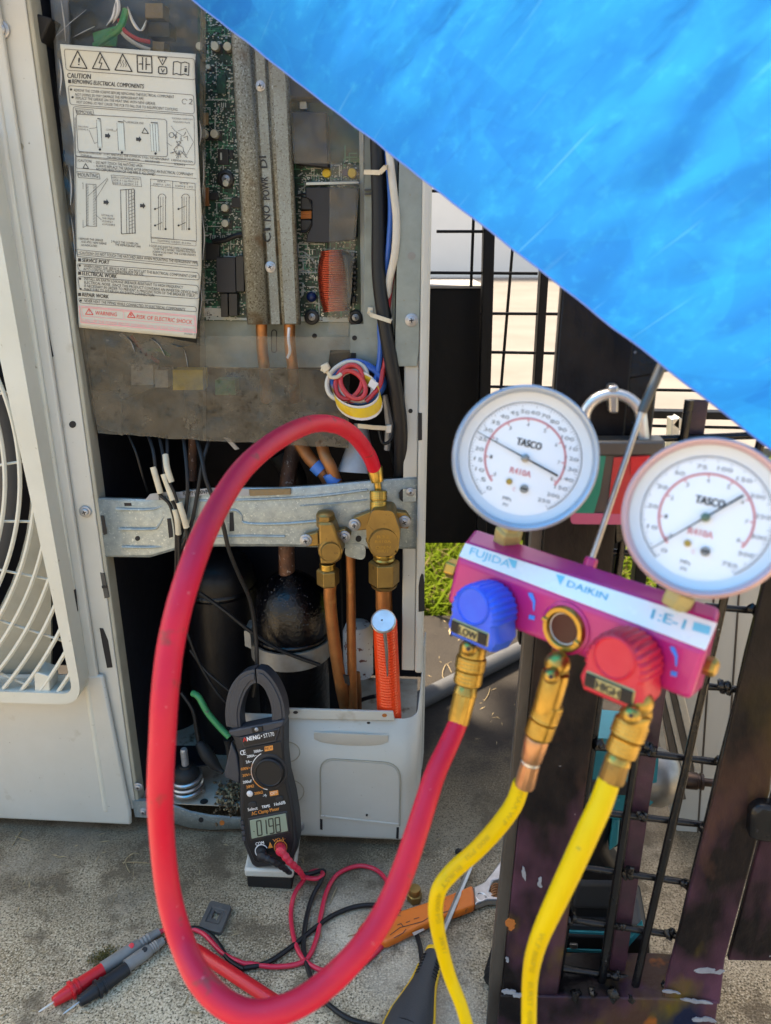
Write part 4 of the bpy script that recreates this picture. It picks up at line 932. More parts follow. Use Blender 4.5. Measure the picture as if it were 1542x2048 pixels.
# ------------------------------------------------------------------ clear plastic film over the board
def film_material(name, haze_lo, haze_hi, cols, rough=0.16, gl=0.10):
    m = bpy.data.materials.new(name); m.use_nodes = True; MATS[name] = m
    n = m.node_tree.nodes; l = m.node_tree.links; n.clear()
    out = n.new('ShaderNodeOutputMaterial'); tc = n.new('ShaderNodeTexCoord')
    def noise(sc, det=6, r=0.62):
        t = n.new('ShaderNodeTexNoise'); t.inputs['Scale'].default_value = sc; t.inputs['Detail'].default_value = det; t.inputs['Roughness'].default_value = r
        l.new(tc.outputs['Object'], t.inputs['Vector']); return t.outputs['Fac']
    def mr(s, a, c, lo=0.0, hi=1.0):
        r = n.new('ShaderNodeMapRange'); r.inputs[1].default_value = a; r.inputs[2].default_value = c; r.inputs[3].default_value = lo; r.inputs[4].default_value = hi; l.new(s, r.inputs[0]); return r.outputs[0]
    mx = n.new('ShaderNodeMix'); mx.data_type = 'RGBA'; mx.inputs[6].default_value = (*cols[0], 1); mx.inputs[7].default_value = (*cols[1], 1); l.new(mr(noise(38, 8, .68), .40, .62), mx.inputs[0])
    mx2 = n.new('ShaderNodeMix'); mx2.data_type = 'RGBA'; l.new(mx.outputs[2], mx2.inputs[6]); mx2.inputs[7].default_value = (*cols[2], 1); l.new(mr(noise(200, 6, .75), .55, .63), mx2.inputs[0])
    d = n.new('ShaderNodeBsdfDiffuse'); l.new(mx2.outputs[2], d.inputs[0])
    t = n.new('ShaderNodeBsdfTransparent'); g = n.new('ShaderNodeBsdfGlossy'); g.inputs['Roughness'].default_value = rough
    m1 = n.new('ShaderNodeMixShader'); l.new(mr(noise(16, 7, .68), .36, .64, haze_lo, haze_hi), m1.inputs[0]); l.new(t.outputs[0], m1.inputs[1]); l.new(d.outputs[0], m1.inputs[2])
    m2 = n.new('ShaderNodeMixShader'); fr = n.new('ShaderNodeFresnel'); fr.inputs[0].default_value = 1.4
    am = n.new('ShaderNodeMath'); am.operation = 'MULTIPLY_ADD'; l.new(fr.outputs[0], am.inputs[0]); am.inputs[1].default_value = 0.55; am.inputs[2].default_value = gl * 0.1; l.new(am.outputs[0], m2.inputs[0])
    l.new(m1.outputs[0], m2.inputs[1]); l.new(g.outputs[0], m2.inputs[2])
    bp = n.new('ShaderNodeBump'); bp.inputs['Strength'].default_value = 0.35; bp.inputs['Distance'].default_value = 0.004; l.new(noise(60, 4), bp.inputs['Height'])
    l.new(bp.outputs[0], g.inputs['Normal']); l.new(m2.outputs[0], out.inputs[0])
film_material('film_clear', 0.04, 0.22, ((0.20, 0.21, 0.19), (0.13, 0.14, 0.12), (0.30, 0.30, 0.28)))
film_material('film_dirty', 0.52, 0.84, ((0.112, 0.102, 0.082), (0.068, 0.060, 0.046), (0.020, 0.016, 0.012)), rough=.30, gl=.1)
film_material('film_hazy', 0.10, 0.38, ((0.23, 0.21, 0.17), (0.16, 0.14, 0.11), (0.09, 0.08, 0.06)))
def film(name, quad, w, m, nx, ny, amp, sc, seed, parent=unit, edge=0.0):
    (x0, y0), (x1, y1), (x2, y2), (x3, y3) = quad
    def fn(u, v):
        xa, ya = x0 + (x3 - x0) * v, y0 + (y3 - y0) * v; xb, yb = x1 + (x2 - x1) * v, y1 + (y2 - y1) * v
        x, y = xa + (xb - xa) * u, ya + (yb - ya) * u
        e = edge * mnoise.noise(Vector((u * 3, v * 5, seed)))
        q = Vector((x / sc, y / sc, seed)); h = mnoise.noise(q) + 0.5 * abs(mnoise.noise(q * 2.3))
        if v > .999: y += 3 * mnoise.noise(Vector((x / 40, 0, seed)))
        return U(x + e, y, w + amp * h)
    return MB().grid(fn, nx, ny).build(name, m, parent, smooth=180)
film('plastic_film', [(104, -60), (404, -60), (409, 676), (146, 655)], 0.0135, 'film_clear', 60, 100, 0.0035, 38, 1)
film('plastic_film', [(152, 640), (412, 690), (412, 882), (196, 866)], 0.0100, 'film_dirty', 50, 40, 0.0026, 45, 2)
film('plastic_film', [(406, 733), (700, 741), (697, 896), (406, 881)], 0.0096, 'film_dirty', 50, 36, 0.0026, 45, 6)
film('plastic_film', [(412, 672), (702, 674), (700, 742), (412, 735)], 0.0098, 'film_hazy', 40, 14, 0.0018, 40, 7)
film('plastic_film', [(574, 120), (727, 120), (729, 325), (588, 327)], 0.0100, 'film_hazy', 30, 30, 0.0016, 40, 3)
film('plastic_film', [(660, 325), (722, 330), (696, 672), (656, 668)], 0.0105, 'film_hazy', 16, 50, 0.0018, 34, 4)
film('film_edge', [(402, -60), (412, -60), (410, 690), (394, 690)], 0.0110, 'film_dirty', 4, 90, 0.0030, 26, 5)
# crumples of the film, their glints painted in as pale strips
for i, pts in enumerate(([(225, 48), (236, 20), (232, -20)], [(212, 52), (226, 34), (231, 6)], [(255, 12), (266, 44), (282, 62), (293, 40)], [(145, 75), (170, 62), (190, 52)], [(110, 74), (140, 46), (172, 20)], [(120, -10), (128, 40), (131, 82)], [(398, 240), (401, 262), (399, 290)], [(405, 300), (407, 345), (404, 390)], [(403, 425), (408, 470), (405, 520)], [(138, 330), (144, 375), (141, 410)], [(142, 430), (148, 470), (150, 520)], [(399, 560), (403, 600), (398, 640)], [(340, 688), (362, 694), (384, 690)], [(366, 696), (372, 712), (376, 735)], [(300, 676), (318, 690), (330, 712)], [(250, 672), (262, 684), (270, 704)], [(118, 118), (124, 150), (120, 190)])):
    q = smooth_pts([(x, y, 0.009) for x, y in pts], 4); mb = MB(); k = len(q)
    wd = (5, 3.5, 4, 3, 1.6, 1.6, 2.2, 2.0, 2.4, 2.6, 2.0, 1.8, 1.6, 1.4, 1.6, 1.3, 3.0)[i]
    L = [[U(x - wd * math.sin(math.pi * (j + .3) / (k + .3)), y, w + .003), U(x, y, w - .001), U(x + wd * math.sin(math.pi * (j + .3) / (k + .3)), y, w + .003)] for j, (x, y, w) in enumerate(q)]
    mb.strip(L)
    mb.build('crease_glint', 'crease_glint' if 'crease_glint' in MATS else mat('crease_glint', (0.62, 0.63, 0.64), 0.15).name, unit)
# things seen through the dirty film
for pts, m in (([(240, 668, .05), (265, 690, .05), (292, 735, .05)], 'wire_white'), ([(262, 672, .05), (290, 705, .05), (318, 725, .05)], 'wire_red'), ([(290, 700, .05), (318, 700, .05), (340, 712, .05)], 'wire_green')):
    wire_u(pts, 4).build('wire', m, unit)
for poly, m in ((rect(262, 730, 305, 770), 'wire_white'), (rect(310, 740, 335, 775), 'wire_white'), (rect(345, 740, 405, 780), 'tape_yellow'), (rect(430, 760, 470, 790), 'wire_green')):
    prismU('plug_housing', poly, .036, .055, m)
prismU('box_plate', [(176, 780), (240, 785), (245, 872), (186, 846)], .022, .025, 'galv_dark'); rhole(193, 795, 5, .0215)
prismU('box_hook', [(180, 846), (190, 848), (192, 876), (184, 876)], .02, .03, 'galv')

# ------------------------------------------------------------------ mains and control wiring
wire_u([(753, 250, .006), (757, 420, .004), (757, 540, .002), (768, 640, -.002), (785, 740, -.004), (799, 830, -.002), (802, 900, .004), (800, 960, .016), (797, 1010, .03)], 14, n=14).build('mains_cable', 'wire_black', unit)
wire_u([(766, 250, .010), (768, 420, .010), (766, 540, .006), (776, 640, .004), (790, 740, .004), (812, 900, .012)], 8, n=10).build('mains_cable', 'wire_black', unit)
wire_u([(772, 280, .004), (781, 400, .001), (778, 480, .001), (770, 560, .006), (760, 645, .004), (761, 690, .003), (758, 730, .003), (750, 765, 0)], 5.5).build('wire', 'wire_blue', unit)
wire_u([(778, 300, .000), (787, 380, -.004), (793, 440, -.004), (790, 505, -.004), (779, 560, .001), (775, 600, .006)], 8, n=10).build('wire', 'wire_white', unit)
wire_u([(791, 480, .002), (788, 530, .002), (779, 590, .004), (774, 650, .004), (771, 715, .003), (764, 755, .001)], 5).build('wire', 'wire_red', unit)
wire_u([(786, 520, .006), (781, 600, .006), (778, 690, .006), (768, 730, .004)], 3.5).build('wire', 'wire_white', unit)
def tie(pts, wpx, w):
    q = [(x, y, w_) for x, y, w_ in pts]; mb = MB()
    for (a, c) in zip(q[:-1], q[1:]):
        A_, B_ = U(*a), U(*c); t = (B_ - A_).normalized(); s = t.cross(UN).normalized() * (wpx / 2 * pm(A_)); mb.prism([A_ - s - t * .0003, A_ + s - t * .0003, B_ + s + t * .0003, B_ - s + t * .0003], UN * .0012)
    return mb.build('cable_tie', 'sleeve', unit, bevel=.0003)
tie([(735, 622, .010), (742, 630, -.012), (782, 643, -.013), (781, 636, .004)], 8, 0); prismU('tie_head', [(736, 614), (747, 616), (746, 627), (735, 625)], .000, .006, 'sleeve', bevel=.0005)
tie([(728, 344, .006), (760, 345, -.008), (771, 334, -.010), (779, 336, .002)], 9, 0)
tie([(716, 852, .002), (745, 855, -.004), (780, 857, -.006)], 9, 0); prismU('tie_head', [(773, 851), (783, 851), (782, 866), (772, 866)], -.010, -.004, 'wire_white', bevel=.0005)
for y in (378, 386): prismU('cable_clip', [(729, y), (746, y), (746, y + 3), (729, y + 4)], .018, .022, 'galv_dark')
# coiled slack of the bundle with a printed tape band round it
for i, (cx, cy, rx, ry, m, wp) in enumerate(((716, 760, 46, 38, 'wire_blue', 0), (714, 764, 42, 34, 'wire_blue', -.004), (722, 768, 38, 36, 'wire_blue', .004), (694, 762, 38, 38, 'wire_white', -.006), (698, 764, 33, 34, 'wire_red', -.012), (702, 768, 32, 34, 'wire_red', -.006), (706, 770, 26, 28, 'wire_red', -.015), (712, 772, 27, 30, 'wire_white', -.010))):
    pts = [(cx + rx * math.cos(a) + 9 * math.sin(a + i), cy + ry * math.sin(a), wp - .006 * math.sin(a) + .002) for a in [math.radians(150 + 25 * k) for k in range(16)]]
    wire_u(pts, 4.8 if m != 'wire_blue' else 5.2).build('wire_loop', m, unit)
wire_u([(732, 803, -.016), (745, 790, -.014), (760, 770, -.008), (766, 740, 0)], 4.8).build('wire_loop', 'wire_red', unit)
bandL = []
for k in range(21):
    a = math.radians(195 - k * 13.0)
    x, y = 713 + 47 * math.cos(a) + 6 * math.sin(a), 784 + 36 * math.sin(a) ; bandL.append((x, y, -.016 - .009 * math.sin(a)))
def band(nm, m, off0, off1, proud):
    mb = MB(); L = []
    for x, y, w_ in bandL: L.append([U(x + off0 * .25, y + off0, w_ - proud), U(x + off1 * .25, y + off1, w_ - proud + .002), U(x + off1 * .25, y + off1, w_ + .0022 - proud), U(x + off0 * .25, y + off0, w_ + .0005 - proud)])
    mb.loft(L); return mb.build(nm, m, unit, smooth=60)
tp = band('tape_band', 'tape_white', -8, 21, 0); band('tape_band', 'tape_yellow', -3, 16, .0006)
prismU('tape_tag', [(742, 757), (757, 768), (748, 780), (736, 770)], -.014, -.011, 'tape_white')
wire_u([(643, 738, -.012), (655, 744, -.014), (662, 754, -.014), (674, 754, -.013), (682, 748, -.010)], 4).build('cable_tie', 'sleeve', unit)
prismU('tie_head', [(640, 732), (654, 726), (660, 738), (648, 748)], -.018, -.010, 'sleeve', bevel=.001)
# white crimp cap / bagged joint
P0, P1 = U(722, 848, .045), U(716, 945, .030)
MB().tube([P0, P0.lerp(P1, .25), P0.lerp(P1, .6), P1], [14 * pm(P0), 19 * pm(P0), 30 * pm(P0), 42 * pm(P0)], 18).build('joint_bag', 'bag', unit)
MB().tube([U(770, 790, .03), U(780, 850, .03), U(774, 900, .03)], [5 * pm(P0), 9 * pm(P0), 6 * pm(P0)], 8).build('joint_bag', 'bag', unit)
wire_u([(757, 850, .02), (765, 885, .015), (782, 880, .015), (790, 855, .02)], 3.5).build('wire', 'wire_black', unit)
wire_u([(775, 880, .05), (790, 930, .05), (793, 990, .05)], 5).build('wire', 'wire_black', unit)
# sensor leads with cream sleeves, crossing the bracket
def lead(pts, r=3.6, m='wire_black'): wire_u(pts, r).build('sensor_lead', m, unit)
def sleeve(pts, r=6.2): wire_u(pts, r, n=10).build('lead_sleeve', 'sleeve', unit)
lead([(256, 868, .03), (272, 905, .02), (285, 950, .02), (296, 985, .03)], 2.6)
lead([(296, 870, .02), (306, 900, 0), (311, 935, -.008), (318, 985, -.010), (340, 1010, -.012), (352, 1060, -.012), (352, 1130, -.008), (350, 1190, 0)])
lead([(318, 872, .02), (326, 910, 0), (330, 950, -.010), (342, 995, -.014), (354, 1030, -.014), (358, 1120, -.010), (352, 1260, .01), (348, 1330, .03)])
lead([(334, 872, .02), (335, 910, 0), (336, 955, -.012), (348, 985, -.014), (362, 1030, -.016), (374, 1070, -.016), (376, 1130, -.012), (366, 1200, -.004)])
lead([(367, 875, .02), (373, 930, 0), (375, 985, -.010), (368, 1040, -.010), (352, 1110, 0)], 4)
lead([(393, 876, .02), (403, 915, 0), (412, 960, -.010), (430, 1005, -.014), (446, 1050, -.014), (458, 1100, -.012), (478, 1150, -.004), (500, 1200, .004), (510, 1260, .006), (514, 1330, -.004), (507, 1393, -.012)], 4.4)
lead([(420, 876, .02), (405, 925, 0), (395, 985, -.008), (382, 1050, -.012), (362, 1098, -.010)], 3.8)
lead([(352, 1190, .04), (335, 1230, .05), (322, 1290, .05), (318, 1330, .05)], 3.6)
lead([(400, 1186, .05), (450, 1222, .045), (500, 1262, .045), (560, 1300, .045), (640, 1330, .05)], 4)
lead([(380, 1300, .06), (410, 1340, .055), (450, 1375, .05), (480, 1398, .05)], 3); lead([(372, 1260, .06), (400, 1330, .055), (438, 1390, .05), (470, 1420, .05)], 3)
for pts in ([(306, 934, -.009), (312, 955, -.011), (321, 986, -.012)], [(327, 948, -.011), (335, 970, -.013), (346, 1000, -.015)], [(331, 910, -.001), (334, 935, -.010), (343, 964, -.013)], [(358, 1005, -.016), (366, 1030, -.017), (373, 1055, -.017)], [(350, 1018, -.014), (355, 1040, -.014), (357, 1068, -.013)], [(374, 1096, -.015), (373, 1118, -.013), (368, 1140, -.010)]): sleeve(pts)
prismU('plastic_tag', [(447, 875), (460, 878), (478, 898), (470, 900)], .03, .032, 'bag')

# ------------------------------------------------------------------ valve bracket
WB = 0.0
def brk(pts, w0=WB, w1=WB + .0025, m='galv', nm='bracket_plate', bv=.0008): return prismU(nm, pts, w0, w1, m, bevel=bv)
# pressed sheet: loft of vertical sections with a stepped top lip and bottom edge
secs = [(195, 996, 1112, .002), (300, 999, 1113, .002), (345, 990, 1100, -.002), (380, 980, 1092, -.004), (470, 976, 1091, -.004), (560, 976, 1091, -.004), (640, 971, 1093, -.003), (760, 960, 1096, -.003), (834, 955, 1096, -.002)]
bl = MB(); L = []
for x, yt, yb, w_ in secs:
    L.append([U(x, yt - 1, w_ + .014), U(x, yt + 1, w_ + .001), U(x, yt + 5, w_), U(x, (yt + yb) / 2, w_), U(x, yb - 4, w_), U(x, yb, w_ + .002), U(x, yb, w_ + .006)])
bl.strip(L)
bracket = bl.build('valve_bracket', 'galv', unit, smooth=30, solid=0.0018)
prismU('bracket_tab', rr([(690, 1088), (732, 1088), (730, 1122), (690, 1112)], [2, 14, 14, 8]), -.0046, -.0028, 'galv', bracket); rhole(717, 1078, 6, -.0048)
def emboss(pts, r=2.8, w=-.0052):
    q = smooth_pts([(x, y, w) for x, y in pts], 5); P = [U(*p) for p in q]
    MB().tube(P, [r * pm(p) for p in P], 8).build('pressed_rib', 'galv', bracket)
emboss([(232, 1018), (300, 1019), (330, 1010), (360, 1003)], w=.0002); emboss([(238, 1058), (305, 1058), (318, 1050), (330, 1032), (345, 1027)], w=.0000); emboss([(244, 1094), (310, 1094), (345, 1088)], w=.0004)
emboss([(395, 1002), (480, 1000), (560, 997), (640, 992), (735, 980)]); emboss([(384, 1038), (430, 1034), (466, 1020), (482, 1030), (490, 1046), (560, 1048), (640, 1042)]); emboss([(430, 1073), (500, 1072), (570, 1073)])
hole([(248, 1006), (262, 1006), (263, 1012), (249, 1012)], .0010); hole([(201, 1031), (208, 1031), (214, 1068), (207, 1070)], .0008); rhole(275, 1077, 5, .0010)
hole([(334, 1038), (341, 1037), (345, 1060), (346, 1074), (338, 1076)], -.0032); hole([(459, 1026), (466, 1025), (468, 1062), (459, 1063)], -.0058)
hole([(798, 986), (802, 980), (812, 978), (832, 978), (832, 1004), (806, 1004), (799, 998)], -.0044, 'dark_slot'); prismU('screw_pad', [(806, 978), (832, 978), (832, 1003), (806, 1004)], -.0054, -.0046, 'galv'); screw(821, 984, -.0054, 9)
prismU('rating_strip', [(290, 1000), (300, 988), (330, 984), (360, 984), (420, 976), (498, 978), (498, 992), (420, 988), (345, 1000)], -.0072, -.0068, 'bag')
Pb = Print(lambda x, y: U(x, y, -.0076)); Pb.text('ink', 'E0310', 318, 1000, 344, 997, 7, bold=.4); Pb.text('ink', 'RXYF1400VM', 366, 991, 418, 987, 8, bold=.4)
Pb.build(bracket)
prismU('cork_strip', [(498, 980), (581, 978), (581, 989), (500, 992)], -.0074, -.004, 'insul_brown')
emboss([(600, 1012), (680, 1006), (735, 1000)], 1.2)

# ------------------------------------------------------------------ compressor, vessels, pipes
def vcyl(name, px, py, w, prof_px, m, n=40, parent=None):
    """upright turned shape: prof [(radius px, photo row)] with rows turned into heights at that point's depth"""
    o = U(px, py, w); k = pm(o); pr = []
    for r, y in prof_px:
        q = Plane(o, (0, 1, 0))(px, y); pr.append((r * k, q.z - o.z))
    return MB().lathe(o, ZUP, pr, n).build(name, m, parent or unit, smooth=50)
comp_ = vcyl('compressor', 583, 1250, .10, [(72, 1420), (72, 1262), (74, 1258), (75, 1240), (73, 1215), (66, 1188), (52, 1166), (34, 1152), (16, 1146), (12, 1142), (2, 1141)], 'black_gloss', parent=unit)
vcyl('weld_seam', 583, 1250, .10, [(74, 1268), (77, 1264), (77, 1261), (74, 1258)], 'black_gloss', parent=comp_)
dq = MB(); rdp = random.Random(21); oc = U(583, 1250, .10); kc_ = pm(oc); zt2 = Plane(oc, (0, 1, 0))(583, 1142).z - oc.z; z12 = Plane(oc, (0, 1, 0))(583, 1262).z - oc.z
for i in range(130):
    a = math.radians(rdp.gauss(-95, 32)); yy = 1147 + 78 * rdp.random() ** 1.1
    PRF = [(1142, 12), (1146, 16), (1152, 34), (1166, 52), (1188, 66), (1215, 73), (1240, 75)]
    rr_p = interp(PRF, yy) * kc_; zz = Plane(oc, (0, 1, 0))(583, yy).z - oc.z
    dq.blob(oc + Vector((rr_p * math.cos(a), rr_p * math.sin(a), zz)), rdp.uniform(.0003, .0009), 6, (1.2, 1.2, .9), .15, rdp)
dq.build('condensation', 'droplet_glint', comp_, smooth=180, kind='stuff')
o = U(583, 1285, .10); k = pm(o)
st = MB().lathe(o, ZUP, [(76 * k, -.013), (80 * k, -.0125), (80 * k, .0125), (76 * k, .013)], 40, caps=False).build('steel_strap', 'strap', comp_, solid=.0006)
prismU('strap_lug', [(488, 1262), (500, 1262), (503, 1298), (490, 1292)], .06, .09, 'strap', comp_)
acc = vcyl('accumulator', 440, 1200, .16, [(74, 1520), (74, 1160), (70, 1140), (60, 1120), (30, 1106), (2, 1102)], 'black_paint')
vcyl('weld_seam', 440, 1200, .16, [(74, 1176), (77, 1172), (77, 1168), (74, 1164)], 'black_gloss', parent=acc)
vcyl('accumulator', 320, 1200, .20, [(60, 1620), (60, 1200), (30, 1180), (2, 1178)], 'black_paint')
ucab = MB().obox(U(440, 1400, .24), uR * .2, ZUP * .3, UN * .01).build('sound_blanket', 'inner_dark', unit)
wire_u([(592, 870, .13), (580, 930, .115), (572, 1000, .10), (572, 1040, .10), (573, 1100, .10), (574, 1150, .10)], 16, n=16).build('suction_pipe', 'copper_rust', unit)
wire_u([(560, 905, .16), (590, 960, .16), (585, 1010, .16)], 24, n=14).build('suction_pipe', 'black_rubber', unit)
wire_u([(598, 884, .04), (618, 915, .03), (646, 945, .025), (668, 985, .03)], 13, n=14).build('copper_pipe', 'copper_dull', unit)
wire_u([(642, 884, .03), (650, 912, .02), (662, 935, .015), (680, 985, .02)], 12, n=14).build('copper_pipe', 'copper_dull', unit)
wire_u([(630, 929, .0272), (644, 943, .0252)], 15.5, n=14).build('pipe_tape', 'tape_blue', unit); wire_u([(659, 946, .017), (670, 965, .0165)], 15, n=14).build('pipe_tape', 'tape_blue', unit)
wire_u([(386, 870, .10), (385, 900, .10), (384, 960, .10)], 9, n=10).build('copper_pipe', 'copper_rust', unit)
wire_u([(660, 1168, .012), (660, 1200, .014), (668, 1280, .02), (682, 1370, .03), (694, 1425, .05)], 12.5, n=16).build('copper_pipe', 'copper', unit)
wire_u([(701, 1095, .03), (702, 1200, .03), (703, 1300, .032), (706, 1430, .04)], 9.5, n=14).build('copper_pipe', 'copper', unit)
wire_u([(767, 1160, .010), (769, 1230, .012), (775, 1300, .018)], 16.5, n=18).build('copper_pipe', 'copper', unit)
wire_u([(714, 1345, .06), (717, 1380, .06), (718, 1420, .06)], 6, n=10).build('copper_pipe', 'copper_dull', unit)
prismU('pipe_tape', [(686, 1350), (698, 1352), (700, 1372), (690, 1366)], .014, .016, 'tool_black')
vcyl('muffler', 716, 1290, .10, [(30, 1345), (30, 1262), (24, 1248), (8, 1244)], 'stained_white')
wire_u([(700, 1412, .07), (728, 1398, .06), (752, 1392, .05)], 4).build('wire', 'wire_black', unit)

# ------------------------------------------------------------------ stop valves
def hexn(px, py, w, rpx, ya, yb, m, parent, cham=.12, ph=.2):
    o = U(px, py, w); k = pm(o); pl = Plane(o, (0, 1, 0)); za, zb = pl(px, ya).z - o.z, pl(px, yb).z - o.z; h = zb - za; r = rpx * k
    return MB().lathe(o, ZUP, [(r * .82, za), (r, za + h * cham), (r, zb - h * cham), (r * .82, zb)], 6, phase=ph).build('hex_nut', m, parent, smooth=0, bevel=.0006)
def ear(pts, parent, w0=-.014, w1=-.0045): return prismU('mounting_ear', pts, w0, w1, 'brass_old', parent, bevel=.001)
sv = prismU('stop_valve', rr([(636, 1046), (666, 1046), (686, 1104), (680, 1122), (664, 1130), (640, 1130), (638, 1100)], 6), -.030, -.006, 'brass_old', unit, bevel=.003, label='small brass stop valve on the galvanised bracket')
vcyl('valve_stem', 652, 1050, -.018, [(12, 1070), (12, 1056)], 'brass_old', parent=sv); 
hexn(651, 1040, -.018, 19, 1056, 1026, 'brass_old', sv); vcyl('cap_dome', 651, 1030, -.018, [(18.5, 1028), (15, 1023), (4, 1021)], 'brass_old', parent=sv)
ear([(602, 1084), (604, 1074), (636, 1064), (638, 1092), (612, 1094)], sv); ear([(664, 1062), (690, 1058), (702, 1068), (698, 1080), (672, 1090)], sv)
screw(612, 1080, -.0142, 12.5, sv); screw(689, 1073, -.0142, 12.5, sv, rot=.7)
o = U(661, 1100, -.026); ax = (-UN + uR * .22 + ZUP * .02).normalized(); k = pm(o)
MB().lathe(o, ax, [(25 * k, -.006), (25 * k, .002), (24 * k, .003), (20.5 * k, .0035), (20 * k, .0065), (19 * k, .0075), (2 * k, .0076)], 32).build('valve_cap', 'brass_old', sv)
vcyl('thread', 655, 1128, -.014, [(15, 1138), (16, 1136), (15, 1134), (16, 1132), (15, 1130), (16, 1128), (15, 1126)], 'brass', parent=sv)
hexn(656, 1150, -.012, 23, 1170, 1136, 'brass_old', sv, .1, .45)
bv = prismU('stop_valve', rr([(744, 1020), (786, 1022), (800, 1062), (798, 1098), (790, 1112), (746, 1112), (734, 1090), (732, 1058)], 9), -.034, -.004, 'brass_old', unit, bevel=.003, label='large brass service valve under the red hose')
ear([(698, 1046), (708, 1036), (744, 1022), (750, 1050), (736, 1060), (706, 1062)], bv); ear([(780, 1022), (812, 1026), (822, 1042), (816, 1058), (794, 1056)], bv)
screw(709, 1049, -.0142, 12.5, bv, rot=.1); screw(809, 1043, -.0142, 12.5, bv, rot=.5)
o = U(766, 1082, -.030); ax = (-UN + uR * .20 + ZUP * .03).normalized(); k = pm(o)
MB().lathe(o, ax, [(34 * k, -.010), (34 * k, -.002), (32 * k, .003)], 6, phase=.3).build('valve_cap', 'brass_old', bv, smooth=0, bevel=.001)
MB().lathe(o, ax, [(30 * k, .002), (30 * k, .006), (28.5 * k, .0075), (2 * k, .0076)], 36).build('cap_face', 'brass_old', bv)
fx, fy = uR, ZUP
Pv = Print(lambda x, y: o + ax * .0081 + (uR - ax * uR.dot(ax)).normalized() * ((x - 768) * k) - (ZUP - ax * ZUP.dot(ax)).normalized() * ((y - 1090) * k))
for t, yy, L_ in (('R32', 1078, 12), ('R410A', 1088, 16), ('OPEN', 1100, 15), ('SHUT', 1108, 12)): Pv.text('brass', t, 766 - L_, yy, 766 + L_, yy + 1, 6)
Pv.build(bv, 'stamped_lettering')
vcyl('valve_neck', 768, 1120, -.016, [(20, 1120), (22, 1117), (20, 1114), (22, 1111), (22, 1106)], 'brass', parent=bv)
hexn(768, 1145, -.012, 31, 1168, 1120, 'brass_old', bv, .08, .35); vcyl('nut_collar', 768, 1168, -.012, [(20, 1176), (25, 1172), (27, 1167)], 'brass_old', parent=bv)

# ------------------------------------------------------------------ lower pipe cover
cov = thing('pipe_cover', 'grey steel pipe cover with moulded handle recess at the foot of the machine', 'pipe cover', U(650, 1680, 0))
ct = 0.0012
# front sheet, corner and side as one folded section swept from bottom edge to top edge
def cov_sec(ytl, ytr):
    out = []
    for x, yl in ((478, None), (560, None), (640, None), (720, None), (790, None)):
        t = (x - 478) / (790 - 478); out.append(U(x, ytl + (ytr - ytl) * t, -.012))
    return out
z0 = U(650, 1672, -.012).z; z1 = U(650, 1432, -.012).z
xa, xb = U(478, 1500, -.012), U(833, 1560, -.012)
uL = 0.0; Wd = (xb - xa).dot(uR)
secp = [(0, 0)] + [(Wd * f, 0) for f in (.25, .5, .75, .9)] + [(Wd - .020 + .020 * math.sin(a), .020 - .020 * math.cos(a)) for a in [math.pi / 2 * i / 6 for i in range(1, 7)]] + [(Wd + .002, .06), (Wd + .004, .12), (Wd + .005, .155)]
base = Vector((xa.x, xa.y, 0))
def CP(u, w_, z): return base + uR * u + UN * w_ + ZUP * z
cm_ = MB(); L = []
for z in (z0, z0 + .003, (z0 + z1) / 2, z1):
    L.append([CP(u, w_, z) for u, w_ in secp])
cm_.strip(L)
cs = cm_.build('cover_sheet', 'cream', cov, smooth=40, solid=ct)
CV = Plane(xa - UN * .0008, UN)
def pc(name, pts, w0, w1, m='cream', bevel=.0006): return MB().prism([CV(x, y, w0) for x, y in pts], UN * (w1 - w0)).build(name, m, cov, bevel=bevel)
pc('top_flange', [(572, 1418), (786, 1424), (789, 1441), (573, 1437)], -.003, 0.0006)
pc('hole', [(591 + 5 * math.cos(a * .4), 1425 + 3 * math.sin(a * .4)) for a in range(16)], -.0034, -.0028, 'dark_slot', 0); pc('hole', [(769 + 5 * math.cos(a * .4), 1431 + 3.5 * math.sin(a * .4)) for a in range(16)], -.0034, -.0028, 'rust', 0)
hb = MB()      # handle recess: a dished lip
L = []
for i in range(13):
    t = i / 12; x = 628 + t * 148; y = 1462 + t * 6; d = math.sin(math.pi * t) ** .5
    L.append([CV(x, y, -.0006), CV(x, y + 3, -.0012 - .0035 * d), CV(x, y + 10 + 9 * d, -.0006 - .0030 * d), CV(x, y + 16 + 10 * d, -.0004)])
hb.strip(L)
hb.build('handle_recess', 'cream', cov, smooth=50)
pts = rr([(640, 1516), (802, 1526), (800, 1650), (641, 1634)], [30, 36, 2, 2]); P = [CV(x, y, -.0003) for x, y in pts]
MB().tube(P + [P[0]], .0008, 6).build('knockout_edge', 'cream_dull', cov)
P2 = [CV(x, y, -.0002) for x, y in rr([(643, 1519), (799, 1529), (797, 1647), (644, 1631)], [28, 34, 2, 2])]
MB().prism(P2, UN * -.0006).build('knockout_panel', 'cream', cov)
for cx, cy, r in ((574, 1504, 26), (578, 1583, 30)):
    P = [CV(cx + r * math.cos(a) , cy + r * .78 * math.sin(a), -.0002) for a in [math.radians(-100 + 20 * k) for k in range(19)]]
    MB().tube(P, .0007, 6).build('knockout_ring', 'cream_dull', cov)
for pts in ([(640, 1638), (645, 1639), (645, 1660), (640, 1659)], [(793, 1655), (798, 1655), (797, 1678), (792, 1677)]): pc('slot', pts, -.0004, .001, 'dark_slot', 0)
pc('crease', [(641, 1631), (797, 1648), (797, 1652), (641, 1635)], -.0018, 0, 'cream')
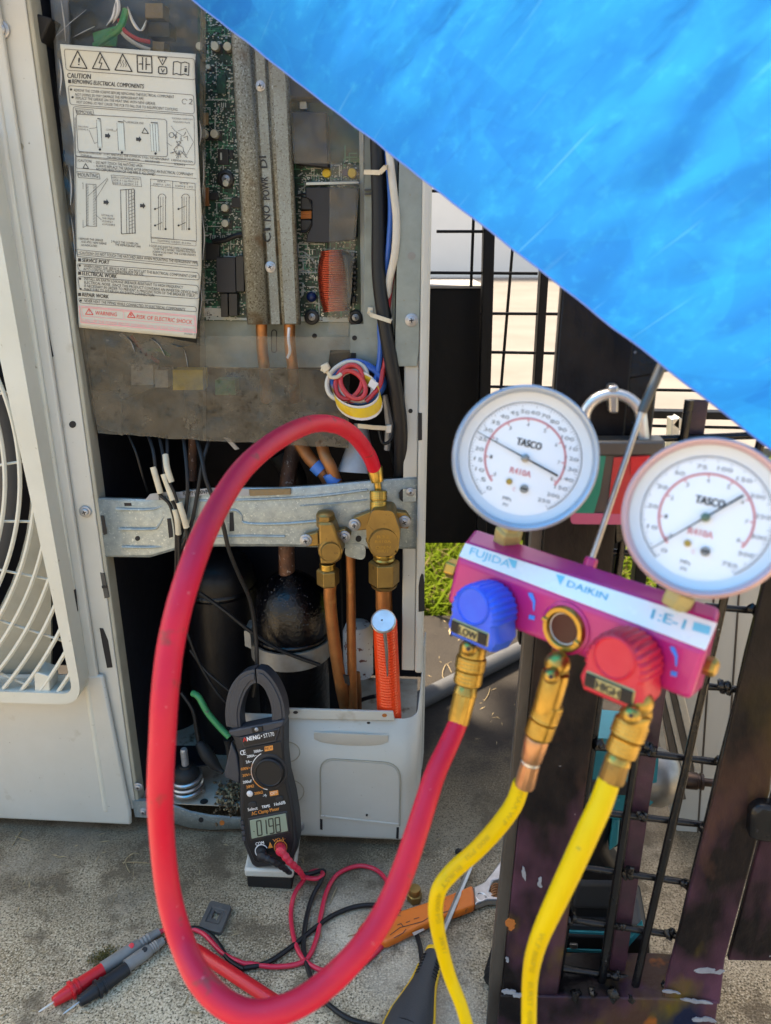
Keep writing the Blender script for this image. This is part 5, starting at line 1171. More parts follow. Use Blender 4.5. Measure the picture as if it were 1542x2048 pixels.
pc('hole', [(737 + 3.5 * math.cos(a * .4), 1446 + 2 * math.sin(a * .4)) for a in range(16)], -.0003, .001, 'dark_slot', 0); pc('hole', [(733.5 + 2 * math.cos(a * .4), 1631 + 2 * math.sin(a * .4)) for a in range(16)], -.0022, .001, 'dark_slot', 0)
P = CV(596, 1652, -.001); place(SCREW, 'screw', cov, P, -UN, 13 * pm(P), (1, 0, 1))
MB().prism([CP(Wd + .004, .14, z) for z in (z0, z1 + .02)] + [CP(Wd + .006, .18, z1 + .02), CP(Wd + .006, .18, z0)], uR * .002).build('side_flange', 'cream', cov)

# ------------------------------------------------------------------ floor pan, feet
fpz = 0.040
a, c = G(215, 1600, fpz), G(840, 1600, fpz)
_fa, _fb = U(268, 1640, .006), U(824, 1672, .006); _fa.z = _fb.z = .040
pan = MB().prism([_fa, _fb, _fb + UN * .32, _fa + UN * .32], (0, 0, .0015)).build('floor_pan', 'floor_pan', unit, smooth=0)
fl = MB(); Lp = [(290, 1602, 1634), (345, 1609, 1645), (380, 1622, 1655), (420, 1630, 1659), (470, 1634, 1657), (520, 1636, 1658), (600, 1638, 1662)]
LL = [[U(x, y0, .0095), U(x, y0, .003), U(x, y0 + 3, .001), U(x, y1, .001)] for x, y0, y1 in Lp]
fl.strip(LL)
fl.build('pan_lip', 'galv', unit, smooth=30, solid=.0012)
for x, y in ((402, 1640), (444, 1646)): rhole(x, y, 5, .0003, m='rust' if x > 430 else 'dark_slot')
PL = lambda x, y: G(x, y, fpz + .002)
def gdisc(x, y, r, m, nm): 
    P = PL(x, y); return MB().lathe(P, ZUP, [(r * pm(P), 0), (r * pm(P), .0004)], 16).build(nm, m, unit)
gdisc(408, 1603, 8, 'dark_slot', 'hole')
# compressor foot: stud, washer stack and spring
P = PL(377, 1586); k = pm(P)
spr = []
for i in range(90):
    t = i / 89; a = t * 2 * math.pi * 3.2; r = (29 - 2 * t) * k; spr.append(P + Vector((r * math.cos(a), r * math.sin(a), .003 + t * .026)))
foot = MB().lathe(P, ZUP, [(24 * k, .024), (26 * k, .030), (25 * k, .036), (18 * k, .041), (12 * k, .043), (11 * k, .046)], 24).build('mount_cushion', 'black_rubber', unit)
MB().tube(spr, 4.6 * k, 8).build('mount_spring', 'steel', unit)
MB().lathe(P, ZUP, [(7 * k, .040)] + [(7 * k * (1 + .06 * (i % 2)), .046 + i * .0013) for i in range(18)] + [(5.5 * k, .071)], 14).build('stud_bolt', 'zinc', unit)
MB().prism([P + Vector((-.020, -.004, .037)), P + Vector((.030, .010, .037)), P + Vector((.028, .05, .037)), P + Vector((-.03, .05, .037))], (0, 0, .002)).build('compressor_foot', 'black_paint', unit, bevel=.0005)
rd = random.Random(4); dm = MB()
for i in range(260):
    P = PL(rd.gauss(462, 16), rd.gauss(1592, 18)); 
    if 425 < 771 + (P - CAMP).dot(RT) / pm(P) < 500: dm.m = rd.choice([0, 0, 1]); dm.blob(P + Vector((0, 0, rd.uniform(0, .005))), rd.uniform(.0008, .0028), 5, jit=.35, rnd=rd)
dm.build('dirt_heap', ['dirt', 'leaf_dry'], unit, smooth=0, kind='stuff')
wire_u([(385, 1386, .05), (398, 1395, .045), (415, 1425, .04), (440, 1455, .035), (459, 1474, .03)], 6.5, n=10).build('earth_wire', 'wire_green', unit)
wire_u([(362, 1385, .06), (385, 1420, .055), (393, 1460, .05), (398, 1490, .045)], 4).build('wire', 'wire_black', unit)
P = [U(*p) for p in smooth_pts([(398, 1484, .045), (412, 1506, .04), (430, 1530, .035), (446, 1545, .03)], 5)]
MB().tube(P, [(5 + 9 * math.sin(math.pi * min(1, i / (len(P) - 1) + .12))) * pm(p) for i, p in enumerate(P)], 10).build('taped_joint', 'black_rubber', unit)
P = [U(*p) for p in smooth_pts([(455, 1478, .03), (460, 1500, .03), (462, 1520, .03)], 4)]; MB().tube(P, 8 * pm(P[0]), 9).build('taped_joint', 'black_rubber', unit)
# support foot below the machine, sitting on a rubber block
q = [U(492, 1690, -.02), U(592, 1690, -.02)]
blk = thing('rubber_block', 'black rubber block on the concrete under the machine foot', 'rubber block', G(540, 1775))
zb_, zt_ = 0.0, 0.018
b = [G(495, 1774), G(584, 1779), G(600, 1690), G(510, 1688)]
MB().prism(b, (0, 0, zt_)).build('block', 'black_rubber', blk, bevel=.0015)
t_ = [p + Vector((0, 0, zt_ + .0005)) for p in b]
t_[0] += Vector((-.002, -.003, 0)); t_[1] += Vector((.003, -.002, 0))
MB().prism(t_, (0, 0, .012)).build('support_foot', 'cream', unit, bevel=.003)
P = (t_[0] + t_[1]) / 2 + Vector((0.003, .030, .0122)); MB().lathe(P, ZUP, [(.022, 0), (.0215, .001), (.004, .0015)], 24).build('rust_spot', 'rust', unit)
MB().prism([t_[1] + Vector((-.001, .01, .01)), t_[1] + Vector((.003, .05, .05)), t_[1] + Vector((.003, .06, .03)), t_[1] + Vector((0, .012, 0))], uR * .002).build('foot_web', 'cream', unit)
# ------------------------------------------------------------------ clamp meter leaning on the cover
class LPlane(Plane):
    def __init__(s, a, b, c):
        n = (b - a).cross(c - a).normalized()
        if n.dot(a - CAMP) < 0: n = -n
        super().__init__(a, n)
MP = LPlane(U(480, 1740, -.085), U(592, 1715, -.085), U(511, 1340, -.030))
meter = thing('clamp_meter', 'black digital clamp meter reading 019.8 leaning on the machine foot', 'clamp meter', MP(530, 1745))
def mp(name, pts, w0, w1, m, parent=None, bevel=0.0, seg=2): return MB().prism([MP(x, y, w0) for x, y in pts], MP.n * (w1 - w0)).build(name, m, parent or meter, bevel=bevel, seg=seg)
body = mp('body', [(456, 1466), (567, 1448), (567, 1508), (572, 1554), (583, 1597), (590, 1640), (593, 1682), (586, 1720), (570, 1731), (512, 1737), (503, 1731), (486, 1688), (478, 1620), (479, 1569), (477, 1515), (465, 1476)], -.002, .026, 'meter_body', bevel=.004, seg=3)
mp('face_panel', [(476, 1500), (562, 1482), (566, 1520), (569, 1558), (578, 1598), (585, 1640), (587, 1680), (578, 1716), (516, 1727), (508, 1722), (492, 1684), (485, 1620), (487, 1570), (484, 1520)], -.0034, -.0018, 'meter_panel', bevel=.0012)
mp('lever', [(462, 1484), (447, 1549), (450, 1556), (479, 1569), (480, 1548), (474, 1510)], .003, .02, 'jaw', bevel=.002)
jo = smooth_pts([(452, 1453), (450, 1420), (459, 1378), (481, 1348), (509, 1338)], 5) ; ji = smooth_pts([(482, 1460), (480, 1426), (489, 1391), (502, 1371), (512, 1367)], 5)
def jaw_half(nm, o_, i_):
    mb = MB().prism([MP(x, y, .002) for x, y in o_ + i_[::-1]], MP.n * .020); return mb.build(nm, 'jaw', meter, bevel=.0025, seg=3)
jaw_half('clamp_jaw', jo, ji)
jaw_half('clamp_jaw', smooth_pts([(512, 1338), (529, 1342), (550, 1366), (566, 1402), (571, 1440)], 5), smooth_pts([(514, 1367), (520, 1369), (531, 1382), (542, 1413), (544, 1448)], 5))
for o_, i_ in ((smooth_pts([(459, 1449), (457, 1420), (466, 1382), (486, 1355), (508, 1346)], 5), smooth_pts([(476, 1455), (474, 1424), (484, 1387), (498, 1365), (509, 1360)], 5)), (smooth_pts([(516, 1346), (527, 1350), (545, 1371), (560, 1405), (564, 1437)], 5), smooth_pts([(516, 1360), (523, 1363), (536, 1377), (548, 1411), (551, 1443)], 5))):
    MB().prism([MP(x, y, .0006) for x, y in o_ + i_[::-1]], MP.n * .002).build('jaw_inset', 'jaw', meter, bevel=.0006)
mp('shoulder', [(455, 1462), (568, 1440), (567, 1453), (548, 1462), (474, 1476), (460, 1472)], -.003, .02, 'jaw', bevel=.002)
mp('clamp_window', [(502, 1456), (524, 1452), (526, 1462), (505, 1467)], -.0045, .0, 'meter_panel', bevel=.0006)
P = MP(513, 1459, -.0046); place(SCREW, 'screw', meter, P, -MP.n, 4 * pm(P))
mp('name_plate', [(479, 1476), (560, 1456), (551, 1483), (488, 1495)], -.0046, -.002, 'jaw', bevel=.0006); mp('name_plate_face', [(482, 1477), (556, 1459), (549, 1481), (489, 1493)], -.0051, -.003, 'meter_panel', bevel=.0004)
Pm = Print(lambda x, y: MP(x, y, -.0054))
Pm.text('print_red', 'A', 486, 1484, 494, 1482.5, 8.6, bold=.8); Pm.text('print_white', 'NENG', 494.5, 1482.4, 520, 1477.5, 8.6, bold=.8); Pm.text('print_white', 'ST170', 528, 1476, 549, 1471.5, 8.4)
Pm.dot('print_white', 523, 1472, 1.3)
Pf = Print(lambda x, y: MP(x, y, -.0037))
Pf.text('print_white', 'C', 481, 1511, 486.5, 1510, 10, bold=.7); Pf.text('print_white', 'E', 487.5, 1510, 492, 1509, 10, bold=.7)
def lab(m, t, x0, y0, x1, y1, h=5.6, b=.4): Pf.text(m, t, x0, y0, x1, y1, h, 0, b)
Pf.poly('print_orange', [(529, 1493.5), (545.5, 1490.5), (546, 1500), (529.5, 1503)]); lab('meter_panel', 'NCV', 531, 1500.5, 544, 1498, 6)
Pf.poly('print_orange', [(539, 1583), (556, 1580), (557, 1589.5), (540, 1592.5)]); lab('print_white', 'OFF', 541, 1590.5, 555, 1588, 6.5)
lab('print_white', '500A~', 508, 1506, 526, 1503); lab('print_white', '200A~', 494, 1516, 513, 1513); lab('print_white', '2A~', 492, 1527, 504, 1525); lab('print_orange', '600V=', 482, 1541, 501, 1538.5); lab('print_orange', '20V=', 485, 1554, 502, 1551.5)
lab('print_white', '200uF', 486, 1567.5, 504, 1564.5); lab('print_orange', '20M\u03a9', 493, 1577, 508, 1574.5); lab('print_orange', '200k\u03a9', 509, 1590, 526, 1587); lab('print_white', '->|-', 526, 1594, 534, 1592, 5)
Pf.arc('print_white', 541, 1541, 38.5, 150, 240, 1.6, 22); Pf.arc('print_orange', 541, 1541, 38.5, 108, 200, 1.8, 22); Pf.arc('print_white', 541, 1541, 38.6, 100, 112, 1.8, 5)
lab('print_white', 'Select', 496, 1622.5, 515.5, 1619, 6.4); lab('print_white', 'TRMS', 524, 1617, 540, 1614, 5.6); lab('print_white', 'Hold/B', 549, 1612, 571, 1607.5, 6.4); lab('print_orange', 'AC Clamp Meter', 503.5, 1631, 559, 1620, 7.2)
lab('print_white', 'COM', 511.5, 1691.5, 528, 1688.5, 6.6); lab('print_orange', 'V\u03a9-|-', 546, 1684, 571, 1679.5, 5.6)
Pf.poly('print_orange', [(540, 1684), (546, 1695), (536, 1697)]); Pf.text('meter_panel', '!', 540.2, 1694.5, 541.4, 1694.4, 5)
Pf.arc('print_white', 523, 1702, 12.5, 90, 330, 1.8, 22); Pf.arc('print_orange', 561, 1694, 12.5, 130, 400, 1.8, 22)
mp('display_frame', [(495, 1637), (574, 1622), (580, 1666), (500, 1683)], -.0042, -.002, 'meter_body', bevel=.001)
lcd = mp('display', [(499, 1641), (571, 1627), (576, 1662), (503, 1678)], -.0047, -.003, 'lcd', bevel=.0004)
Pl = Print(lambda x, y: MP(x, y, -.0049))
def seg7(ch, x0, y0, wd, h, dx, dy):
    S = {'0': 'abcdef', '1': 'bc', '9': 'abcdfg', '8': 'abcdefg'}[ch]; g = 1.2
    pt = lambda u, v: (x0 + u * wd + v * dx * h, y0 + v * h + u * dy * wd)
    E = {'a': ((0, 0), (1, 0)), 'b': ((1, 0), (1, .5)), 'c': ((1, .5), (1, 1)), 'd': ((0, 1), (1, 1)), 'e': ((0, .5), (0, 1)), 'f': ((0, 0), (0, .5)), 'g': ((0, .5), (1, .5))}
    for s in S:
        (a, b_), (c, d) = E[s]; ux, uy = (c - a), (d - b_); q0, q1 = pt(a + ux * .08, b_ + uy * .05), pt(c - ux * .08, d - uy * .05); Pl.line('lcd_ink', [q0, q1], 2.3)
for i, (ch, x, y) in enumerate((('0', 513, 1642.5), ('1', 523, 1641), ('9', 537, 1638.5), ('8', 550, 1636))): seg7(ch, x, y, 8.5, 29, .09, -.19)
Pl.dot('lcd_ink', 547.6, 1664.4, 1.5, 6); Pl.dot('lcd_ink', 508, 1663, 1.3, 6)
Pl.build(lcd, 'digits')
Pm.build(meter); Pf.build(meter)
P = MP(541, 1541, -.0018); k = pm(P)
MB().lathe(P, -MP.n, [(36 * k, 0), (36 * k, .0018), (35 * k, .0024), (31 * k, .0026)], 40).build('dial_ring', 'meter_body', meter)
MB().lathe(P, -MP.n, [(30 * k, .002), (30 * k, .0062), (28.5 * k, .0074), (26.5 * k, .0078), (25 * k, .0070), (2 * k, .0068)], 48, knurl=(.018, 24, 0)).build('rotary_dial', 'meter_panel', meter)
P = MP(500, 1587, -.0030); MB().lathe(P, -MP.n, [(6.6 * k, 0), (6.4 * k, .001), (4 * k, .0022), (.3 * k, .0026)], 20).build('button', 'tape_white', meter)
mp('button', [(504.5 + 8.5 * math.cos(a), 1609.5 + 5.5 * math.sin(a) - 1.2 * math.cos(a)) for a in [i * .3927 for i in range(16)]], -.0046, -.002, 'meter_body', bevel=.0005); mp('button', [(558.5 + 7.5 * math.cos(a), 1597.5 + 4.5 * math.sin(a) - 1.4 * math.cos(a)) for a in [i * .3927 for i in range(16)]], -.0046, -.002, 'meter_body', bevel=.0005)
for i, y in enumerate((1642, 1652, 1663, 1675)): mp('grip_notch', [(480 + i * 1.2, y), (487 + i * 1.2, y - 1), (488 + i * 1.2, y + 7), (481 + i * 1.2, y + 8)], -.0032, .0, 'jaw', bevel=.0004)

# ------------------------------------------------------------------ test leads and probes
def gtube(pts, rpx, n=10, step=6, zoff=0.0):
    q = smooth_pts(pts, step); P = [G(x, y, z) for x, y, z in q]; return MB().tube(P, [rpx * pm(p) for p in P], n)
def Z6(L, z=.003): return [(480 + x * .3632, 1680 + y * .3632, z) for x, y in L]
def lead_thing(nm, label, m, plug_m, plug, cable, probe_pts, col_m, dot_m):
    t = thing(nm, label, 'test lead', G(*probe_pts[2][:2]))
    P = [MP(x, y, w_) for x, y, w_ in plug]
    MB().tube(P[:2], [10.5 * pm(P[0]), 9.5 * pm(P[0])], 16).build('plug', plug_m, t, bevel=.0005)
    MB().lathe(P[1] + MP.n * .004, -MP.n, [(9 * pm(P[0]), 0), (10.2 * pm(P[0]), .003), (9.5 * pm(P[0]), .007), (4 * pm(P[0]), .0085), (.5 * pm(P[0]), .0085)], 20).build('plug_elbow', plug_m, t)
    q = smooth_pts([tuple(p) for p in P[1:]], 10)
    MB().tube(q, [((9.4 - 4.4 * i / (len(q) - 1)) * (1 if (i // 2) % 2 or i < 4 else .86)) * pm(Vector(p)) for i, p in enumerate(q)], 12).build('strain_relief', plug_m, t)
    start = [tuple(P[-1])] 
    W = start + [tuple(G(x, y, z)) for x, y, z in cable]
    q = smooth_pts(W, 7); MB().tube(q, .0027, 10).build('cable', m, t)
    (tx0, ty0), (bx0, by0), (gx, gy), (cx1, cy1), (ex, ey) = probe_pts
    r = .0068; A0, A1, A2, A3 = G(tx0, ty0, .0065), G(bx0, by0, r), G(cx1, cy1, r), G(ex, ey, .0062)
    d = (A3 - A1).normalized()
    MB().tube([A0, A0 + (A1 - A0) * .15, A1 + d * .004], [.0003, .0009, .0009], 8).build('probe_tip', 'steel_bright', t)
    g_ = G(gx, gy, r); L = (A2 - A1).length; gd = (g_ - A1).dot(d)
    MB().lathe(A1, d, [(.0050, 0), (.0058, .004), (.0072, gd - .004), (.0072, gd - .0015), (.0098, gd - .001), (.0098, gd + .0015), (.0076, gd + .002), (.0076, gd + .005), (.0086, gd + .0055), (.0086, gd + .0075), (.0074, gd + .008), (.0070, L)], 20).build('finger_guard', col_m, t)
    L2 = (A3 - A2).length
    pr = [(.0069, 0), (.0072, L2 * .4), (.0066, L2 * .62)] + [(.0060 if i % 2 else .0050, L2 * (.66 + .03 * i)) for i in range(7)] + [(.0042, L2)]
    MB().lathe(A2, d, pr, 18).build('probe_grip', 'grey_plastic', t)
    pd = A2 + d * L2 * .52 + Vector((0, -.25, .97)).normalized() * .0068; MB().lathe(pd, Vector((0, -.35, .94)), [(.0030, 0), (.0029, .0007), (.0003, .0009)], 14).build('colour_dot', dot_m, t)
    return t
red_c = Z6([(350, 205), (420, 213), (456, 190)], .012) + Z6([(440, 172), (390, 178), (340, 235), (300, 300)], .008) + Z6([(282, 380), (284, 470), (305, 570), (350, 655), (430, 710), (520, 722), (640, 700), (745, 625), (815, 530), (850, 400), (825, 260), (765, 175), (680, 143), (600, 155), (525, 200), (475, 290), (445, 420), (425, 530), (380, 640), (310, 685), (180, 698), (60, 682)], .0035) + [(485, 1926, .0035), (445, 1906, .0035), (405, 1866, .004), (366, 1855, .005), (330, 1860, .006), (319, 1865, .0062)]
blk_c = Z6([(300, 180), (370, 188)], .012) + Z6([(452, 168), (462, 185), (440, 235)], .010) + Z6([(392, 330), (358, 470), (352, 600), (378, 720), (430, 845), (510, 925), (600, 985), (700, 1015), (800, 1035), (900, 1050), (985, 1000), (1010, 880), (1008, 760), (1000, 650), (985, 560), (945, 460), (870, 392), (760, 360), (640, 366), (520, 410), (420, 478), (280, 590), (150, 675), (30, 705)], .0035) + [(486, 1938, .0035), (458, 1920, .0035), (438, 1890, .0035), (418, 1868, .004), (385, 1856, .005), (345, 1872, .006), (329, 1884, .0062)]
lead_thing('test_lead', 'red meter test lead with its red and grey probe lying on the concrete', 'lead_red', 'lead_red', [(561, 1694, -.002), (562, 1701, -.020), (578, 1722, -.020), (598, 1741, -.012), (607, 1755, -.004)], red_c, [(77, 2024), (107, 2004), (143, 1981), (205, 1937), (319, 1865)], 'red_plastic', 'red_plastic')
lead_thing('test_lead', 'black meter test lead with its black and grey probe lying on the concrete', 'wire_black', 'meter_body', [(523, 1703, -.002), (524, 1712, -.018), (545, 1722, -.018), (566, 1735, -.010), (578, 1745, -.004)], blk_c, [(126, 2028), (158, 2004), (193, 1975), (252, 1933), (329, 1884)], 'meter_body', 'tool_black')

# ------------------------------------------------------------------ small things on the slab
rt_ = MB(); P0, P1 = G(388, 1898, .007), G(572, 2018, .007)
tag(rt_.tube([P0, P0.lerp(P1, .02), P0.lerp(P1, .98), P1], [.0062, .0070, .0070, .0062], 18).build('probe_cap', 'red_plastic'), 'plain red plastic probe tube lying under the red hose', 'tube')
ws = thing('rubber_washer', 'square dark grey rubber pad with a torn centre lying on the concrete', 'rubber pad', G(430, 1835))
q = [(421, 1799), (464, 1811), (442, 1865), (396, 1853)]
MB().ring([G(x, y, .006) for x, y in rr(q, 7)], [G(x, y, .006) for x, y in rr([(424, 1814), (450, 1821), (437, 1848), (411, 1841)], 2)], (0, 0, -.0058)).build('pad', 'grey_rubber', ws, bevel=.001)
rs_ = random.Random(8); o_ = [(424, 1814), (432, 1816), (441, 1818), (450, 1821), (446, 1830), (441, 1839), (437, 1848), (429, 1846), (420, 1844), (411, 1841), (415, 1832), (420, 1822)]
MB().ring([G(x, y, .0045) for x, y in o_], [G(431 + (x - 431) * rs_.uniform(.30, .62), 1831 + (y - 1831) * rs_.uniform(.35, .62), .004) for x, y in o_], (0, 0, -.0025)).build('web', 'grey_rubber', ws)
nut = thing('flare_cap', 'brass hexagonal flare cap standing on the concrete above the wrench', 'brass cap', G(829, 1802))
P = G(829, 1800); k = pm(P)
MB().lathe(P, ZUP, [(14 * k, 0), (15.5 * k, .001), (15.5 * k, .0095), (13.5 * k, .011)], 6, phase=.4).build('hex_body', 'brass_old', nut, smooth=0, bevel=.0006)
MB().lathe(P, ZUP, [(12.6 * k, .0105), (12.6 * k, .0165), (11.5 * k, .0185), (2 * k, .019)], 24).build('cap_dome', 'brass_old', nut)
# adjustable wrench
wr = thing('adjustable_wrench', 'orange gripped adjustable wrench lying behind the yellow hose', 'wrench', G(880, 1845))
def gp(name, pts, z0, z1, m, parent, bevel=.001, seg=2): return MB().prism([G(x, y, z0) for x, y in pts], (0, 0, z1 - z0)).build(name, m, parent, bevel=bevel, seg=seg)
gp('grip', [(718, 1868), (724, 1858), (770, 1842), (800, 1834), (860, 1815), (905, 1799), (944, 1782), (948, 1800), (949, 1825), (920, 1836), (880, 1849), (830, 1872), (775, 1899), (768, 1898), (742, 1880)], .002, .013, 'orange_grip', wr, .005, 4)
gp('grip_slot', [(824, 1866), (846, 1857), (850, 1860), (828, 1872)], .0128, .0134, 'steel', wr, .0002)
Pg = Print(lambda x, y: G(x, y, .0134))
for t in ([(780, 1870), (800, 1855), (845, 1843), (858, 1835), (905, 1819)], [(788, 1876), (806, 1866), (812, 1858)], [(795, 1850), (802, 1847), (806, 1852)], [(812, 1845), (820, 1842)], [(828, 1838), (838, 1835)]): Pg.line('ink', t, 1.4)
Pg.build(wr, 'scuff_mark')
gp('wrench_tip', [(716, 1867), (722, 1858), (731, 1858), (736, 1868), (722, 1872)], .003, .010, 'rust', wr, .001)
gp('head', [(944, 1786), (966, 1776), (984, 1754), (1003, 1728), (1030, 1716), (1040, 1730), (1016, 1752), (1004, 1770), (984, 1774), (978, 1795), (1006, 1800), (1040, 1806), (1038, 1814), (1003, 1812), (975, 1812), (949, 1822)], .002, .012, 'steel', wr, .0025, 3)
P = G(962, 1794, .0122); MB().tube([P + Vector((.006 * math.cos(a), .006 * math.sin(a), 0)) for a in [k * .35 for k in range(16)]], .0010, 6).build('hang_hole_rim', 'steel_bright', wr)
Pa, Pb_ = G(991, 1774, .008), G(991, 1799, .008)
wm = MB(); hx = []
for i in range(60): 
    t = i / 59; c = Pa.lerp(Pb_, t); a = t * 2 * math.pi * 5; hx.append(c + Vector((.0058 * math.cos(a), 0, .0058 * math.sin(a))))
wm.tube(hx, .0012, 6); wm.tube([Pa, Pb_], .0048, 10); wm.build('worm_screw', 'copper_dull', wr)
# screwdriver
sd_ = thing('screwdriver', 'grey and yellow handled screwdriver pointing up between the hoses', 'screwdriver', G(830, 2000))
ha, hb_ = G(868, 1906, .020), G(800, 2105, .024); ax_ = (hb_ - ha).normalized(); L = (hb_ - ha).length
sx = ax_.cross(ZUP).normalized(); sup = sx.cross(ax_)
def hand(nm, prof, m, flat=.82, n=24, fl=(0, 2 * math.pi)):
    loops = []
    for r, t in prof: loops.append([ha + ax_ * (t * L) + sx * (r * math.cos(a)) + sup * (r * flat * math.sin(a)) for a in [fl[0] + (fl[1] - fl[0]) * i / n for i in range(n)]])
    return MB().loft(loops).build(nm, m, sd_, smooth=50)
hand('grip', [(.0085, 0), (.0095, .02), (.0105, .16), (.0125, .34), (.0160, .47), (.0215, .66), (.0235, .80), (.0235, .95), (.019, 1.0)], 'handle_grey')
hand('collar', [(.0080, -.035), (.0095, -.03), (.0098, .004), (.009, .01)], 'handle_yellow')
for sgn in (-1, 1):
    e = [(ha + ax_ * (t * L) + sx * (sgn * r)) for r, t in ((.0104, .16), (.0124, .34), (.0160, .48), (.0213, .66), (.0233, .82), (.0233, .96))]
    q = smooth_pts([tuple(p) for p in e], 4); MB().tube(q, .0022, 8).build('yellow_inlay', 'handle_yellow', sd_)
for side in (-1, 1):
    for i in range(7):
        t = .06 + i * .035; r = .0105 + .0012 * i / 7; c = ha + ax_ * (t * L)
        q = [c + sx * (side * r * math.cos(a)) + sup * (r * .86 * math.sin(a)) + ax_ * (.004 * math.sin(a)) for a in [math.radians(5 + 12 * j) for j in range(5)]]
        MB().tube(q, .0008, 5).build('grip_rib', 'tool_black', sd_)
for i in range(4):
    t = .58 + i * .085; r = .0165 + i * .0022; c = ha + ax_ * (t * L); q = [c + sx * (r * .82 * math.cos(a)) + sup * (r * .80 * math.sin(a) + .0006) for a in [math.radians(50 + 10 * j) for j in range(9)]]
    MB().tube(q, .0007, 5).build('grip_rib', 'tool_black', sd_)
s0, s1 = ha + ax_ * (-.01 * L), G(942, 1732, .006)
d_ = (s1 - s0).normalized(); MB().lathe(s0, d_, [(.0036, 0), (.0036, (s1 - s0).length - .008), (.0030, (s1 - s0).length)], 6, phase=.3).build('shaft', 'steel', sd_, smooth=0, bevel=.0003)
# ribbed grey thing peeping out beside the gate post, second handle
h2 = thing('tool_handle', 'black ribbed tool handle half hidden behind the gate post', 'tool handle', G(985, 1940))
P0, P1 = G(988, 1962, .012), G(1012, 1880, .012); d_ = (P1 - P0).normalized(); L2 = (P1 - P0).length
MB().lathe(P0, d_, [(.004, -.004), (.011, 0)] + [(.0125 if i % 2 else .0113, .004 + i * .0021) for i in range(22)] + [(.008, L2 + .01)], 20).build('ribbed_grip', 'tool_black', h2)
# conduit on the slab
P0, P1 = G(800, 1420, .017), G(1100, 1270, .017)
tag(MB().tube([P0, P1], 19 * pm(P0), 20).build('conduit', 'conduit'), 'grey plastic conduit lying on the dark slab behind the red hose', 'pipe')
# dry stalks, leaf bits, moss
lm = MB(); rl = random.Random(9)
def stalk(pts, r=.0006): lm.tube([tuple(p) for p in smooth_pts([tuple(G(x, y, z)) for x, y, z in pts], 4)], r, 4)
for pts in ([(258, 1712, .002), (268, 1706, .006), (278, 1708, .002)], [(245, 1725, .001), (275, 1724, .003), (299, 1727, .001)], [(250, 1722, .001), (254, 1735, .002), (260, 1745, .001)], [(262, 1708, .002), (254, 1716, .004), (247, 1728, .001)], [(25, 1690, .001), (38, 1668, .002), (44, 1662, .001)], [(30, 1672, .001), (60, 1682, .002)],
            [(660, 1808, .001), (668, 1786, .002), (674, 1774, .001)], [(696, 1872, .001), (712, 1868, .002), (722, 1860, .001)], [(906, 1384, .001), (885, 1352, .004), (893, 1328, .002), (903, 1345, .002)], [(968, 1402, .001), (976, 1390, .002), (980, 1376, .001)], [(1046, 1356, .001), (1060, 1340, .002)]): stalk(pts)
for i in range(150):
    x, y = (rl.uniform(0, 1000), rl.uniform(1665, 2046)) if i % 3 else (rl.uniform(858, 1050), rl.uniform(1215, 1500))
    P = G(x, y, .0012); a = rl.uniform(0, 6.28); L_ = rl.uniform(.002, .008); wd = rl.uniform(.0004, .0011); dd = Vector((math.cos(a), math.sin(a), rl.uniform(-.1, .25))); s = Vector((-math.sin(a), math.cos(a), 0))
    lm.add([P - dd * L_, P + s * wd + ZUP * .0006, P + dd * L_, P - s * wd], [[0, 1, 2, 3]])
for (x, y, L_) in ((900, 1262, .016), (908, 1250, .010), (955, 1284, .008)):
    P = G(x, y, .004); lm.add([P + Vector((-.002, -L_, 0)), P + Vector((.004, -L_ * .2, .003)), P + Vector((.003, L_, .002)), P + Vector((-.003, 0, .001))], [[0, 1, 2, 3]])
lm.build('litter', 'leaf_dry', smooth=0, kind='stuff')
ms = MB()
for i in range(900):
    x, y = rl.gauss(208, 13), rl.gauss(1912, 9); x += (1912 - y) * .8
    P = G(x, y, rl.uniform(0, .0015)); r = rl.uniform(.0005, .0013); a = rl.uniform(0, 6.28); ms.add([P, P + Vector((r * math.cos(a), r * math.sin(a), r * 1.6)), P + Vector((-r * math.sin(a), r * math.cos(a), .0003))], [[0, 1, 2]])
ms.build('moss', 'moss', smooth=0, kind='stuff')
tag(MB().blob(G(917, 1703, .003), .0045, 10, (1, 1, .8)).build('pebble', 'tool_black'), 'small dark pebble on the slab beside the yellow hose', 'pebble')

# ------------------------------------------------------------------ orange corrugated sleeve with a dial thermometer pushed in
sl_ = [U(*p) for p in smooth_pts([(770, 1240, -.012), (772, 1290, -.006), (775, 1350, .0), (779, 1440, .006)], 8)]
n_ = 150; path = []
import bisect
tot = [0]
for a, b in zip(sl_[:-1], sl_[1:]): tot.append(tot[-1] + (b - a).length)
def along(pts, tot, s):
    i = min(max(bisect.bisect_right(tot, s) - 1, 0), len(pts) - 2); t = (s - tot[i]) / max(1e-9, tot[i + 1] - tot[i]); return pts[i].lerp(pts[i + 1], t)
for i in range(n_): path.append(along(sl_, tot, tot[-1] * i / (n_ - 1)))
sleeve_o = MB().tube(path, [23.5 * pm(p) * (1 + (.035 if (i // 2) % 2 else -.02)) for i, p in enumerate(path)], 24).build('corrugated_sleeve', 'orange_sleeve')
tag(sleeve_o, 'bright orange corrugated sleeve round the copper pipe', 'sleeve')
th = thing('thermometer', 'round silver dial thermometer stuck into the orange sleeve', 'thermometer', U(767, 1242, -.04))
c_ = U(767, 1243, -.035); ax = (CAMP + Vector((0, 0, .45)) - c_).normalized(); k = pm(c_)
tdir = (U(774, 1350, -.022) - c_).normalized(); ax = (-tdir * .80 - UN * .60).normalized()
